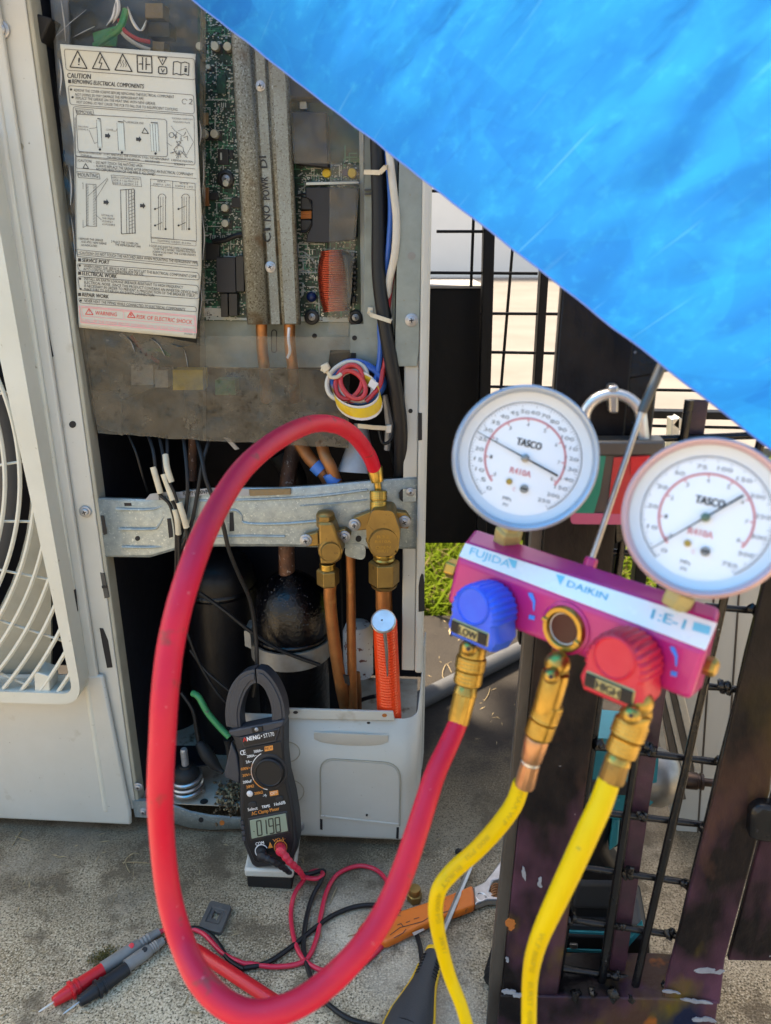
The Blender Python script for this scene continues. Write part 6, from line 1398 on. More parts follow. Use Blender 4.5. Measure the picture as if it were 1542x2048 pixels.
MB().lathe(c_, ax, [(5 * k, -.008), (22 * k, -.003), (25 * k, -.001), (25.5 * k, .002), (24 * k, .003), (22.5 * k, .0024), (2 * k, .0024)], 36).build('dial_case', 'steel', th)
MB().lathe(c_, ax, [(22 * k, .0022), (22 * k, .0028), (1 * k, .0029)], 32).build('dial_face', 'steel_bright', th)
MB().tube([c_ + ax * .003 + RT * -.002, c_ + ax * .0034 + RT * .001 + UN * .006], [.0012, .0006], 6).build('pointer', 'tool_grey', th)
MB().tube([c_ - ax * .003, U(773, 1300, -.0285), U(775, 1352, -.0175)], [.0022, .0020, .0008], 10).build('stem', 'steel', th)
# ------------------------------------------------------------------ gauge manifold
YL, YR = D(893, 1205, .525).y, D(1380, 1400, .41).y
man = thing('gauge_manifold', 'magenta refrigerant manifold with two round white pressure gauges', 'gauge manifold', D(1140, 1300, .46))
Ls = [Yp(893, 1205, YL), Yp(914, 1117, YL), Yp(930, 1081, YL + .011), Yp(950, 1055, YL + .030), Yp(935, 1190, YL + .034)]
Rs = [Yp(1380, 1402, YR), Yp(1413, 1306, YR), Yp(1437, 1240, YR + .010), Yp(1442, 1212, YR + .026), Yp(1405, 1380, YR + .030)]
_b = LPlane(Ls[1], Rs[1], Ls[2]); Rs[2] = _b(1437, 1240)
bd = MB(); bd.loft([Ls, [a.lerp(b, .5) for a, b in zip(Ls, Rs)], Rs]); mbody = bd.build('manifold_body', 'magenta', man, smooth=0, bevel=.0035, seg=4)
class FP(LPlane): pass
MF = LPlane(Ls[0], Rs[0], Ls[1])          # front face
MX = (Rs[0] - Ls[0]).normalized(); MN = -MF.n; MY = MN.cross(MX)
if MY.z < 0: MY = -MY
BV = LPlane(Ls[1], Rs[1], Ls[2])          # bevel that carries the label
lab_ = [BV(918, 1112, -.0008), BV(1411, 1300, -.0008), BV(1434, 1246, -.0008), BV(931, 1086, -.0008)]
MB().prism(lab_, BV.n * .0007).build('label_strip', 'label_white', man, smooth=0)
Pz = Print(lambda x, y: BV(x, y, -.0011))
Pz.text('print_cyan', 'FUJIDA', 938, 1108, 1018, 1136, 15); Pz.poly('print_cyan', [(1016, 1116), (1034, 1122), (1030, 1137), (1024, 1134)])
Pz.build(man); Pz = Print(lambda x, y: BV(x, y, -.0011)); Pz.poly('print_cyan', [(1112, 1148), (1130, 1153), (1120, 1170)]); Pz.text('print_cyan', 'DAIKIN', 1132, 1172, 1212, 1200, 13, bold=.8)
Pz.build(man); Pz = Print(lambda x, y: BV(x, y, -.0011)); Pz.text('print_cyan', '1:E-1', 1300, 1236, 1366, 1258, 20, bold=2); Pz.poly('print_cyan', [(1388, 1243), (1422, 1253), (1418, 1270), (1384, 1260)])
Pz.build(man)
# end plugs
for c, m in ((Yp(912, 1140, YL + .014) - MX * .001, -MX), (Yp(1412, 1330, YR + .012), MX)):
    k = pm(c); MB().lathe(c, m, [(20 * k, -.004), (21 * k, .004), (17 * k, .006), (2 * k, .0062)], 6, phase=.5).build('end_plug', 'brass', man, smooth=0, bevel=.0008)
Pk = Print(lambda x, y: MF(x, y, -.0007))
for dx, dy, s in ((0, 0, 1.0), (284, 108, 1.1)):
    x, y = 1062 + dx, 1188 + dy
    Pk.poly('print_blue', [(x - 6 * s, y - 3 * s), (x + 3 * s, y - 2 * s), (x + 9 * s, y + 14 * s), (x + 7 * s, y + 34 * s), (x + 4 * s, y + 33 * s), (x + 3 * s, y + 16 * s), (x - 4 * s, y + 5 * s)])
    Pk.poly('print_blue', [(x - 4 * s, y + 41 * s), (x + 8 * s, y + 44 * s), (x + 7 * s, y + 53 * s), (x - 5 * s, y + 50 * s)])
Pk.build(man, 'arrow_mark')
# knobs: D-shaped, fluted on the round side, name tile on the flat side
def knob(pxc, pyc, k_px, m, word, label):
    c = MF(pxc, pyc); k = pm(c) * k_px; o = c
    prof = []
    for i in range(61):
        a = math.radians(-14 + 208 * i / 60); r = 58 * (1 + (.035 if (i // 2) % 2 else -.02)); prof.append((r * math.cos(a), 4 + r * .98 * math.sin(a)))
    prof = [(-52, -62), (52, -62), (63, -40)] + prof + [(-63, -40)]
    q = [o + MX * (x * k) + MY * (y * k) for x, y in prof]
    kb = MB()
    loops = []
    for s, h in ((.94, .002), (1.0, .006), (1.0, .019), (.95, .0235), (.84, .0255)):
        loops.append([o + MX * (x * k * s) + MY * ((y + 4) * k * s - 4 * k) + MN * h for x, y in prof])
    kb.loft(loops); kn = kb.build('knob', m, man, smooth=35, label=label)
    dip = []
    MB().lathe(o + MY * (22 * k) + MN * .0235, MN, [(40 * k, 0), (39 * k, .0028), (36 * k, .0034), (34 * k, .0026), (2 * k, .0022)], 32).build('knob_top', m, kn)
    kc = o + MN * .0258 - MY * (34 * k)
    MB().obox(kc - MN * .0012, MX * (48 * k), (MY) * (16 * k), MN * .0016).build('name_tile', 'brass_pale', kn, bevel=.0022, seg=4)
    MB().obox(kc + MN * .0010, MX * (45 * k), MY * (12.5 * k), MN * .0005).build('tile_ground', 'tool_black', kn, bevel=.0004)
    MB().obox(kc + MN * .0012, MX * (24 * k), MY * (10.5 * k), MN * .0005).build('tile_ground', 'brass_pale', kn, bevel=.0003)
    Pn = Print(lambda x, y: kc + MN * .0021 + MX * (x * k) - MY * (y * k)); Pn.text('chip_grey', word, -22, 7.5, 22, 7.5, 15, bold=1.5); Pn.build(kn)
    MB().lathe(o, MN, [(14 * k, -.002), (14 * k, .004)], 16).build('knob_stem', 'brass', kn)
knob(993, 1216, .98, 'knob_blue', 'LOW', 'blue knob lettered LOW'); knob(1270, 1316, 1.12, 'knob_red', 'HIGH', 'red knob lettered HIGH')
# sight glass
c = MF(1132, 1256); k = pm(c)
MB().lathe(c, MN, [(55 * k, -.001), (54 * k, .001), (50 * k, .0016)], 40).build('glass_seat', 'magenta', man)
MB().lathe(c, MN, [(47 * k, .0005), (47 * k, .0035), (44 * k, .0048), (36 * k, .0048), (33.5 * k, .0040), (32 * k, .0008)], 40, caps=False).build('sight_glass_ring', 'brass', man)
MB().lathe(c, MN, [(33 * k, .0012), (32 * k, .0020), (2 * k, .0022)], 32).build('sight_glass', 'chip_red' if 'chip_red' in MATS else mat('chip_red', (0.05, 0.008, 0.010), 0.2, spec=0.3).name, man)
MB().lathe(c, MN, [(33 * k, .001), (33 * k, .0022), (30.5 * k, .0022), (30.5 * k, .001)], 32, caps=False).build('gasket', 'tape_white', man)
for a in (math.radians(168), math.radians(-22)):
    q = c + (MX * math.cos(a) + MY * math.sin(a)) * (40.5 * k) + MN * .005; MB().obox(q, (MX * math.cos(a) + MY * math.sin(a)) * (7 * k), (MX * -math.sin(a) + MY * math.cos(a)) * (4.5 * k), MN * .0012).build('spanner_lug', 'brass', man, bevel=.0005)
# gauges
def gauge(px, py, z, rpx, mcase, mrim, needle, label, hi):
    o = D(px, py, z); k = pm(o)
    n = (CAMP - o).normalized(); n = (n + Vector((.10 if not hi else -.03, 0, .05 if not hi else .10))).normalized()
    x = (RT * math.cos(math.radians(14)) - UPV * math.sin(math.radians(14))); x = (x - n * x.dot(n)).normalized(); y = n.cross(x)
    R = rpx * k
    cs_ = MB().lathe(o, n, [(R * .55, -.030), (R * .93, -.026), (R * .985, -.016), (R * .985, -.0052)], 64).build('gauge_case', mrim, man, label=label)
    MB().lathe(o, n, [(R * .99, -.009), (R, -.006), (R, -.001), (R * .985, .0025), (R * .955, .0038), (R * .925, .0030), (R * .90, -.0005)], 72, caps=False).build('bezel', mcase, cs_)
    MB().lathe(o, n, [(R * .91, -.004), (R * .905, -.0033), (R * .02, -.0033)], 64).build('dial', 'dial', cs_)
    MB().lathe(o, n, [(R * .905, -.0012), (R * .88, -.0016), (R * .80, -.0030), (R * .785, -.0032)], 64, caps=False).build('inner_rim', 'dial_shade' if 'dial_shade' in MATS else mat('dial_shade', (0.62, 0.66, 0.70), 0.35).name, cs_)
    fn = lambda u, v: o + n * -.0029 + x * (u * R) - y * (v * R)
    P = Print(fn); q = lambda r, a: (r * math.cos(math.radians(a)), r * math.sin(math.radians(a)))
    A0, A1 = 126, 126 + 286
    def arc(m, r, a0, a1, wd): P.line(m, [q(r, a0 + (a1 - a0) * i / 60) for i in range(61)], wd)
    arc('dial_ink', .765, A0, A1, .010); arc('print_red_soft', .545, A0 + 6, A1 - 24, .030)
    nt_ = 110 if hi else 90
    for i in range(nt_ + 1):
        a = A0 + (A1 - A0) * i / nt_; P.line('dial_ink', [q(.765, a), q(.725 if i % 5 else .70, a)], .006)
    if hi: nums = [(0, '0'), (.105, '10'), (.19, '20'), (.275, '30'), (.36, '50'), (.445, '75'), (.53, '100'), (.61, '150'), (.69, '200'), (.77, '250'), (.85, '300'), (.93, '500'), (1.0, '750')]
    else: nums = [(i / 22, str(s)) for i, s in enumerate((0, 5, 10, 15, 20, 25, 30, 35, 40, 45, 50, 60, 70, 80, 90, 100, 110, 120, 130, 140, 150, 200, 250))]
    for t, s in nums:
        a = A0 + (A1 - A0) * t; cx, cy = q(.635, a); wd = .030 * len(s) + .012; P.text('dial_ink', s, cx - wd * .85, cy + .026, cx + wd * .85, cy + .026, .052)
    for i in range(9):
        a = A0 + 12 + (A1 - A0 - 40) * i / 8; cx, cy = q(.46, a); P.text('ink_grey', str(i), cx - .016, cy + .025, cx + .016, cy + .025, .05); P.line('print_red_soft', [q(.545, a), q(.50, a)], .016)
    P.text('ink', 'TASCO', -.17, -.155, .17, -.155, .10, bold=.014); P.text('print_red_soft', 'R410A', -.16, .24, .13, .24, .085, bold=.008)
    P.text('ink_grey', 'MPa', -.16, .62, -.04, .62, .05); P.text('ink_grey', 'PSI', -.14, .70, -.07, .70, .04); P.text('print_red_soft', 'C', -.06, .47, -.02, .47, .05)
    P.build(cs_)
    f3 = lambda u, v, h: o + n * h + x * (u * R) - y * (v * R)
    P1 = f3(*[-c_ * .74 for c_ in needle], -.0015); P2 = f3(*[c_ * .50 for c_ in needle], -.0015); w_ = n.cross(P2 - P1).normalized() * R
    MB().prism([P1 - w_ * .004, P1 + w_ * .004, o + n * -.0015 + w_ * .010, P2 + w_ * .014, P2 - w_ * .014, o + n * -.0015 - w_ * .010], n * .0005).build('needle', 'tool_black', cs_)
    MB().lathe(o + n * -.003, n, [(R * .055, 0), (R * .055, .0022), (R * .03, .0028), (R * .005, .0028)], 20).build('needle_hub', 'gear_metal' if not hi else 'padlock_green_dark' if 'padlock_green_dark' in MATS else mat('padlock_green_dark', (.10, .16, .12), .4, .3).name, cs_)
    for (u, v, r, m) in ((-.13, .36, .042, 'brass'), (.09, .41, .058, 'gear_metal')): MB().lathe(f3(u, v, -.0031), n, [(R * r, 0), (R * r, .001), (R * r * .8, .0015), (R * .005, .0015)], 18).build('dial_screw', m, cs_)
    MB().obox(f3(.09, .41, -.0014), x * R * .045, y * R * .011, n * .0002).build('screw_slot', 'dark_slot', cs_)
    return o, n, R
def ang(dx, dy): a = math.atan2(dy, dx) - math.radians(14); return (math.cos(a), math.sin(a))
gL = gauge(1051, 916, .470, 147, 'bezel_blue', 'bezel_rim_blue', ang(72, 40), 'low side pressure gauge with bluish rim', False)
gR = gauge(1411, 1034, .398, 163, 'bezel_pink', 'bezel_rim_red', ang(83, -50), 'high side pressure gauge with reddish rim', True)
for (x0, y0), (x1, y1), zz, r in (((1024, 1035), (1014, 1082), (.492, .510), 29), ((1372, 1172), (1355, 1203), (.412, .418), 33)):
    a, b = D(x0, y0, zz[0] + .012), D(x1, y1, zz[1] + .008); k = pm(b); L_ = (b - a).length
    MB().lathe(b, a - b, [(r * .9 * k, -.004), (r * k, 0), (r * k, L_ * .55), (r * .7 * k, L_ * .62), (r * .7 * k, L_)], 6, phase=.3).build('gauge_stem', 'brass_pale', man, smooth=0, bevel=.001)
# hanging hook rod
h0, h1, h2_ = D(1180, 1128, .478), D(1283, 826, .475), D(1330, 715, .475)
MB().tube([h0, h0.lerp(h1, .97), h1], [.0019, .0019, .0026], 12).build('hook_rod', 'steel', man); MB().tube([h1, h1.lerp(h2_, .05), h2_], [.0026, .0031, .0031], 12).build('hook_sleeve', 'steel_dark', man)
MB().lathe(h0, (h1 - h0), [(14 * pm(h0), -.008), (14 * pm(h0), .003), (12 * pm(h0), .0042), (3 * pm(h0), .0045)], 6).build('hook_nut', 'magenta', man, smooth=0, bevel=.0008)
# outlet stubs
def fitting(root, pts, segs):
    """pts: centre line (px, py, depth); segs: [(name, t0, t1, radius px, material, kind)]"""
    P = [D(*p) for p in smooth_pts(pts, 8)]; tot = [0]
    for a, b in zip(P[:-1], P[1:]): tot.append(tot[-1] + (b - a).length)
    for nm, t0, t1, r, m, kind in segs:
        a, b = along(P, tot, tot[-1] * t0), along(P, tot, tot[-1] * t1); k = pm(a); L_ = (b - a).length; r0, r1 = (r if isinstance(r, tuple) else (r, r)); h = L_
        if kind == 'knurl': pr = [(r0 * .9 * k, 0), (r0 * k, h * .04)] + [(r0 * k, h * (.04 + .42 * i / 12)) for i in range(13)] + [(r0 * .9 * k, h * .48), (r1 * .9 * k, h * .52)] + [(r1 * k, h * (.54 + .42 * i / 12)) for i in range(13)] + [(r1 * .9 * k, h)]; MB().lathe(a, b - a, pr, 72, knurl=(.045, 13, 13 / (r0 * k))).build(nm, m, root, smooth=50)
        elif kind == 'hex': MB().lathe(a, b - a, [(r0 * .88 * k, 0), (r0 * k, h * .08), (r1 * k, h * .92), (r1 * .88 * k, h)], 6, phase=.2).build(nm, m, root, smooth=0, bevel=.0005)
        elif kind == 'ridge': MB().lathe(a, b - a, [(r0 * k, 0), (r0 * k, h * .1), (r1 * k, h * .9), (r1 * .94 * k, h)], 60, knurl=(.05, 7, 0)).build(nm, m, root)
        elif kind == 'ball': MB().lathe(a, b - a, [(r0 * k * math.sin(math.pi * (.08 + .84 * i / 12)), h * (.5 - .5 * math.cos(math.pi * (.08 + .84 * i / 12)))) for i in range(13)], 28).build(nm, m, root)
        else: MB().lathe(a, b - a, [(r0 * .93 * k, 0), (r0 * k, h * .08), (r1 * k, h * .92), (r1 * .93 * k, h)], 28).build(nm, m, root)
for x, y, z, r, dx in ((958, 1258, .500, 21, -10), (1118, 1312, .462, 22, -6), (1281, 1390, .420, 25, -6)):
    b = D(x, y, z + .010); k = pm(b); e = D(x + dx, y + 34, z)
    MB().lathe(b, e - b, [(r * .75 * k, -.006), (r * .75 * k, 0), (r * .8 * k, .004), (r * .8 * k, (e - b).length)], 20).build('outlet_stub', 'brass', man)
    MB().lathe(e, CAMP + Vector((-.05, 0, .06)) - e, [(r * 1.05 * k, -.010), (r * 1.12 * k, -.004), (r * 1.05 * k, .001), (r * .70 * k, .0035), (r * .66 * k, .0070), (r * .5 * k, .0086), (r * .2 * k, .0088), (r * .15 * k, .0070), (.0003, .0068)], 28).build('valve_core', 'brass', man)
fitting(man, [(947, 1290, .497), (938, 1350, .500), (925, 1400, .504)], [('swivel_body', .0, .5, (27, 27), 'brass', ''), ])
fitting(man, [(1112, 1345, .458), (1098, 1400, .461), (1082, 1450, .464)], [('swivel_body', .0, .75, (28, 27), 'brass', '')])
fitting(man, [(1272, 1425, .418), (1255, 1480, .421)], [('swivel_body', .0, .6, (31, 30), 'brass', '')])

def ball(px, py, z, rpx, m='brass'):
    c = D(px, py, z); k = pm(c); ax = Vector((0, 0, 1)); return MB().lathe(c, ax, [(rpx * k * math.sin(math.pi * i / 14), -rpx * k * math.cos(math.pi * i / 14)) for i in range(15)], 24).build('elbow', m, man, smooth=180)
for (x, y, z, r), (x2, y2, r2) in (((951, 1278, .494, 25), (938, 1296, 17)), ((1115, 1328, .455, 26), (1103, 1352, 17)), ((1277, 1404, .412, 30), (1263, 1430, 20))):
    ball(x, y, z, r); ball(x2, y2, z - .008, r2)
    c = D(x2 - 1, y2 + 2, z - .0135); MB().lathe(c, CAMP + Vector((-.08, 0, -.02)) - c, [(4.5 * pm(c), -.001), (4.5 * pm(c), .0008), (.0002, .0009)], 14).build('core_hole', 'brown_steel', man)
# ------------------------------------------------------------------ hoses
def hose(nm, label, pts, m, fits, text=None):
    """pts: (px, py, depth, radius px)"""
    root = thing(nm, label, 'hose', D(*pts[len(pts) // 2][:3]), 'refrigerant hoses on the manifold' if 'yellow' in label else None)
    q = smooth_pts(pts, 9); P = [D(*p[:3]) for p in q]; R = [p[3] * pm(c) for p, c in zip(q, P)]
    hs = MB().tube(P, R, 22).build('hose_tube', m, root)
    for f in fits: fitting(root, *f)
    if text:
        tot = [0]
        for a, b in zip(P[:-1], P[1:]): tot.append(tot[-1] + (b - a).length)
        def fn(s, v):
            ss = min(max(s, 0), tot[-1] * .999); i = min(max(bisect.bisect_right(tot, ss) - 1, 0), len(P) - 2); c = along(P, tot, ss); t = (P[i + 1] - P[i]).normalized(); n = (CAMP - c); n = (n - t * n.dot(t)).normalized(); b = t.cross(n); r = R[i] + .00025
            a = v / r; return c + n * (r * math.cos(a)) + b * (r * math.sin(a))
        Pt = Print(fn)
        for word, s0, s1, v in text: Pt.text('hose_print', word, s0 * tot[-1], v, s1 * tot[-1], v, .0032, bold=.0002)
        Pt.build(hs, 'printed_lettering')
    return root
hose('charging_hose', 'thick red charging hose looping from service valve to manifold',
     [(749, 938, 0.828, 14), (736, 907, 0.8, 15), (706.5, 870, 0.75, 16), (670, 850, 0.7, 17), (625.6, 848, 0.66, 18), (574, 868, 0.6, 20), (522.6, 903, 0.56, 21), (478.5, 947, 0.53, 22), (438, 1009.6, 0.5, 23.5), (406.5, 1072, 0.475, 25), (379, 1145.6, 0.455, 26), (357, 1219, 0.445, 26.5), (340, 1300, 0.44, 27), (330, 1388, 0.435, 27), (325, 1473, 0.435, 26.5), (320.4, 1584, 0.44, 26), (325.6, 1694, 0.455, 24.5), (339, 1797, 0.46, 24.5), (364.6, 1885, 0.455, 25), (401, 1959, 0.44, 26.5), (453, 2010, 0.43, 27), (515, 2029, 0.425, 27), (589, 2010, 0.425, 27), (655, 1966, 0.43, 27), (714, 1907, 0.435, 26), (765, 1834, 0.445, 25), (802, 1753, 0.455, 24), (835, 1657, 0.465, 23), (868, 1554, 0.48, 21.5), (897.6, 1488, 0.492, 20), (917, 1444, 0.5, 19)],
     'red_hose', [([(749, 934, .828), (755, 965, .832), (757, 990, .835), (757, 1022, .835)], [('ferrule', .0, .34, (16.5, 13), 'brass', ''), ('neck', .33, .55, (7, 7), 'brass', ''), ('knurled_coupler', .54, 1.0, (17, 17), 'brass', 'knurl')]),
                  ([(944, 1312, .498), (934, 1370, .500), (916, 1446, .500)], [('knurled_nut', .0, .42, (30, 28), 'brass', 'knurl'), ('collar', .42, .58, (21, 24), 'brass', ''), ('crimp', .57, 1.0, (22, 21), 'brass', 'ridge')])])
hose('service_hose', 'yellow service hose on the middle outlet curving past the wrench',
     [(1043, 1565.6, 0.478, 17), (1027, 1610, 0.482, 18), (993, 1657, 0.488, 18), (951, 1702, 0.495, 17.2), (909, 1739, 0.5, 17), (880, 1775, 0.5, 16), (871, 1815, 0.505, 15), (875, 1857, 0.51, 14.5), (885.6, 1904, 0.515, 13.5), (901, 1957, 0.52, 13), (920, 2004, 0.52, 12.5), (933, 2046, 0.52, 12.5), (946, 2090, 0.52, 12.5)],
     'yellow_hose', [([(1100, 1405, .462), (1076, 1470, .466), (1049, 1572, .476)], [('knurled_nut', .0, .40, (29, 28), 'brass', 'knurl'), ('coupler', .40, .68, (25, 22), 'brass_pink', ''), ('bright_ring', .68, .72, (19, 19), 'steel_bright', ''), ('crimp', .72, 1.0, (19, 20), 'brass_pink', 'ridge')])],
     [('MAX W.P', .015, .13, 0), ('800 PSI', .19, .30, .002), ('BURST 4000 PSI', .33, .55, 0), ('28Y/', .60, .67, 0)])
hose('service_hose', 'yellow service hose on the right outlet hanging before the gate',
     [(1218, 1562, 0.424, 22), (1200.6, 1610, 0.424, 23), (1174, 1668, 0.425, 23.6), (1143, 1736, 0.428, 23), (1111, 1804.5, 0.432, 21.5), (1082.5, 1867.5, 0.437, 19), (1067, 1915, 0.443, 17.5), (1060, 1962, 0.45, 15.8), (1058, 2025, 0.455, 15), (1058, 2090, 0.458, 15)],
     'yellow_hose', [([(1266, 1440, .420), (1243, 1500, .422), (1222, 1562, .424)], [('knurled_nut', .0, .56, (34, 31), 'brass', 'knurl'), ('collar', .56, .70, (23, 26), 'brass', ''), ('crimp', .70, 1.0, (24, 25), 'brass_old', 'ridge')])],
     [('W.P 800PSI', .52, .68, .001), ('BURST 4000PSI', .73, .96, .001)])
# ------------------------------------------------------------------ the gate in front
gate = thing('steel_gate', 'black painted steel gate with welded wire mesh and purple stained posts', 'gate', GT(1060, 2060))
def gbox(nm, pts, w0, w1, m, bevel=.0015, parent=None): return MB().prism([GT(x, y, w0) for x, y in pts], GT.n * (w1 - w0)).build(nm, m, parent or gate, bevel=bevel)
gbox('gate_post', [(1131, 500), (1284, 500), (1207, 1320), (1100, 2110), (992, 2110), (1003, 1980), (1039, 1620), (1068, 1300)], 0, .052, 'gate_post')
# paler strip set outward to stand for the post's left side face
gbox('post_side_strip', [(1064, 1000), (1096, 1000), (1072, 1300), (1043, 1620), (1008, 1980), (996, 2110), (968, 2110), (977, 1980), (1015, 1620), (1043, 1300)], .010, .048, 'gate_side')
P = [GT(x, y, .0005) for x, y in ((1131, 500), (1068, 1300), (1039, 1620), (1003, 1980), (992, 2110))]
sd2 = MB(); L = [[p - uR * .0006 + GT.n * .0005, p - uR * .0006 + GT.n * .0505] for p in P]
for a, b in zip(L[:-1], L[1:]): sd2.add(a + b, [[0, 1, 3, 2]])
sd2.build('post_side', 'gate_side', gate, smooth=0)
gbox('gate_post', [(1531, 1150), (1585, 1150), (1541, 1583), (1450, 1922), (1440, 2010), (1326, 2000), (1334, 1956), (1422, 1619)], -.001, .005, 'gate_post')
g2 = thing('gate_leaf', 'second gate leaf with purple painted post at the right edge', 'gate', GT(1500, 1922))
gbox('leaf_post', [(1592, 1150), (1760, 1150), (1700, 1925), (1456, 1922), (1547, 1583)], .003, .010, 'gate_post', parent=g2)
gbox('hinge_plate', [(1524, 1610), (1560, 1618), (1556, 1690), (1520, 1686), (1498, 1680), (1502, 1625)], -.012, .004, 'gate_black', .004)
gbox('bottom_rail', [(1000, 1992), (1330, 1998), (1436, 2006), (1424, 2110), (990, 2110)], -.003, .050, 'gate_post')
gbox('top_rail', [(1250, 560), (1700, 520), (1700, 690), (1335, 744), (1250, 760)], .004, .045, 'gate_black')
# mesh
def grod(p0, p1, wpx, w, m='gate_black', nm='wire'):
    k = 10; rg = random.Random(hash((p0, p1)) & 0xffff); Q = []
    for i in range(k + 1):
        t = i / k; Q.append(GT(p0[0] + (p1[0] - p0[0]) * t + rg.uniform(-.8, .8), p0[1] + (p1[1] - p0[1]) * t, w))
    return MB().tube(Q, [wpx / 2 * pm(q) * rg.uniform(.9, 1.14) for q in Q], 9).build(nm, m, gate)
grod((1285, 800), (1109, 2010), 16, .020)
bar_px('flat_bar', [(1398, 800), (1226, 2000)], 34, .004, gate, 'purple_bar', GT, .028)
grod((1378, 800), (1198, 2000), 17, .016)
grod((1524, 870), (1264, 2000), 17, .012)
grod((1600, 870), (1338, 1956), 12, .010)
for p0, p1 in (((1410, 1212), (1540, 1224)), ((1400, 1371), (1505, 1382)), ((1190, 1493), (1448, 1526)), ((1158, 1619), (1420, 1651)), ((1146, 1731), (1392, 1768)), ((1140, 1838), (1358, 1872)), ((1118, 1936), (1340, 1969)), ((1220, 1104), (1560, 1118)), ((1240, 985), (1600, 985)), ((1230, 880), (1600, 868)), ((1220, 1365), (1300, 1374))):
    grod(p0, p1, 14, .022)
rw = random.Random(6)
for x, y in ((1193, 1493), (1302, 1500), (1440, 1524), (1161, 1620), (1286, 1630), (1416, 1648), (1256, 1745), (1377, 1766), (1240, 1852), (1140, 1838), (1343, 1870), (1228, 1950), (1334, 1968), (1450, 1376), (1513, 1222), (1411, 1660)):
    c = GT(x, y, .014); mb = MB()
    for i in range(4): mb.blob(c + Vector((rw.uniform(-.004, .004), rw.uniform(-.002, .002), rw.uniform(-.003, .004))), rw.uniform(.0025, .0048), 7, jit=.3, rnd=rw)
    mb.build('weld_bead', 'gate_black', gate, smooth=60)
for x, y, s in ((1150, 1990, .9), (1185, 1985, .7), (1225, 1990, 1.0), (1262, 1998, .8)):
    c = GT(x, y, .0); MB().blob(c, .006 * s, 8, jit=.4, rnd=rw).build('weld_bead', 'gate_black', gate, smooth=60)
def splash(x, y, L_, a, wd, m='paint_drip', w=-.0022):
    mb = MB()
    for i in range(5):
        cx, cy = x + rw.uniform(-.5, .5) * L_ * math.cos(a), y + rw.uniform(-.5, .5) * L_ * math.sin(a); n = 9
        mb.prism([GT(cx + L_ * .5 * rw.uniform(.4, 1) * math.cos(t) * math.cos(a) - wd * rw.uniform(.4, 1) * math.sin(t) * math.sin(a), cy + L_ * .5 * rw.uniform(.4, 1) * math.cos(t) * math.sin(a) + wd * rw.uniform(.4, 1) * math.sin(t) * math.cos(a), w - .0001 * i) for t in [2 * math.pi * j / n for j in range(n)]], GT.n * .0012)
    return mb.build('paint_splash', m, gate, smooth=0)
for q in ((1420, 1942, 44, -.1, 6), (1406, 2040, 34, .1, 5), (1016, 1985, 20, .1, 6), (1034, 1992, 14, .3, 4), (1048, 1752, 20, 1.4, 4), (1080, 1765, 14, 1.3, 4), (1345, 1985, 26, .2, 3), (1390, 2002, 40, .2, 4), (1015, 1920, 8, 1.0, 3)): splash(*q, w=-.0045 if q[1] > 1975 else -.0012)
splash(1022, 1852, 16, 1.5, 12, 'rust', -.0006)

# ------------------------------------------------------------------ padlock on the gate post
pk = thing('padlock', 'big padlock with green and red sticker hanging behind the gauges', 'padlock', GT(1222, 1050, -.02))
c = GT(1225, 840, -.016); k = pm(c)
q = [GT(1172, 905, -.016), GT(1168, 850, -.016)] + [GT(1226 + 57 * math.cos(a), 838 - 50 * math.sin(a), -.016) for a in [math.pi - i * math.pi / 14 for i in range(1, 14)]] + [GT(1284, 850, -.016), GT(1290, 905, -.016)]
MB().tube(q, 12 * k, 14).build('shackle', 'steel_bright', pk)
MB().prism([GT(x, y, -.026) for x, y in rr([(1140, 884), (1330, 884), (1322, 1052), (1140, 1050)], [8, 8, 20, 20])], GT.n * .022).build('lock_body', 'steel_dark', pk, bevel=.003)
MB().prism([GT(x, y, -.0276) for x, y in rr([(1140, 1026), (1318, 1030), (1318, 1050), (1142, 1048)], [2, 2, 8, 8])], GT.n * .001).build('sticker', 'padlock_pink', pk)
MB().prism([GT(x, y, -.0275) for x, y in ((1140, 912), (1212, 912), (1200, 985), (1186, 1032), (1150, 1028))], GT.n * .001).build('sticker', 'padlock_green', pk)
MB().prism([GT(x, y, -.0275) for x, y in ((1228, 915), (1300, 910), (1290, 960), (1262, 1046), (1212, 1044))], GT.n * .001).build('sticker', 'padlock_red', pk)
MB().prism([GT(x, y, -.0285) for x, y in ((1262, 915), (1300, 912), (1292, 940), (1262, 950))], GT.n * .0008).build('sticker', 'red_plastic', pk)
MB().prism([GT(x, y, -.0280) for x, y in ((1136, 882), (1332, 882), (1330, 912), (1138, 914))], GT.n * .024).build('lock_collar', 'steel_dark', pk, bevel=.002)
MB().prism([GT(x, y, -.020) for x, y in rr([(1216, 772), (1238, 770), (1238, 828), (1218, 828)], 8)], GT.n * .02).build('hasp_eye', 'steel', gate, bevel=.002)
gbox('lock_plate', [(1258, 700), (1322, 705), (1300, 900), (1320, 1050), (1230, 1090), (1225, 900)], .006, .03, 'gate_black')

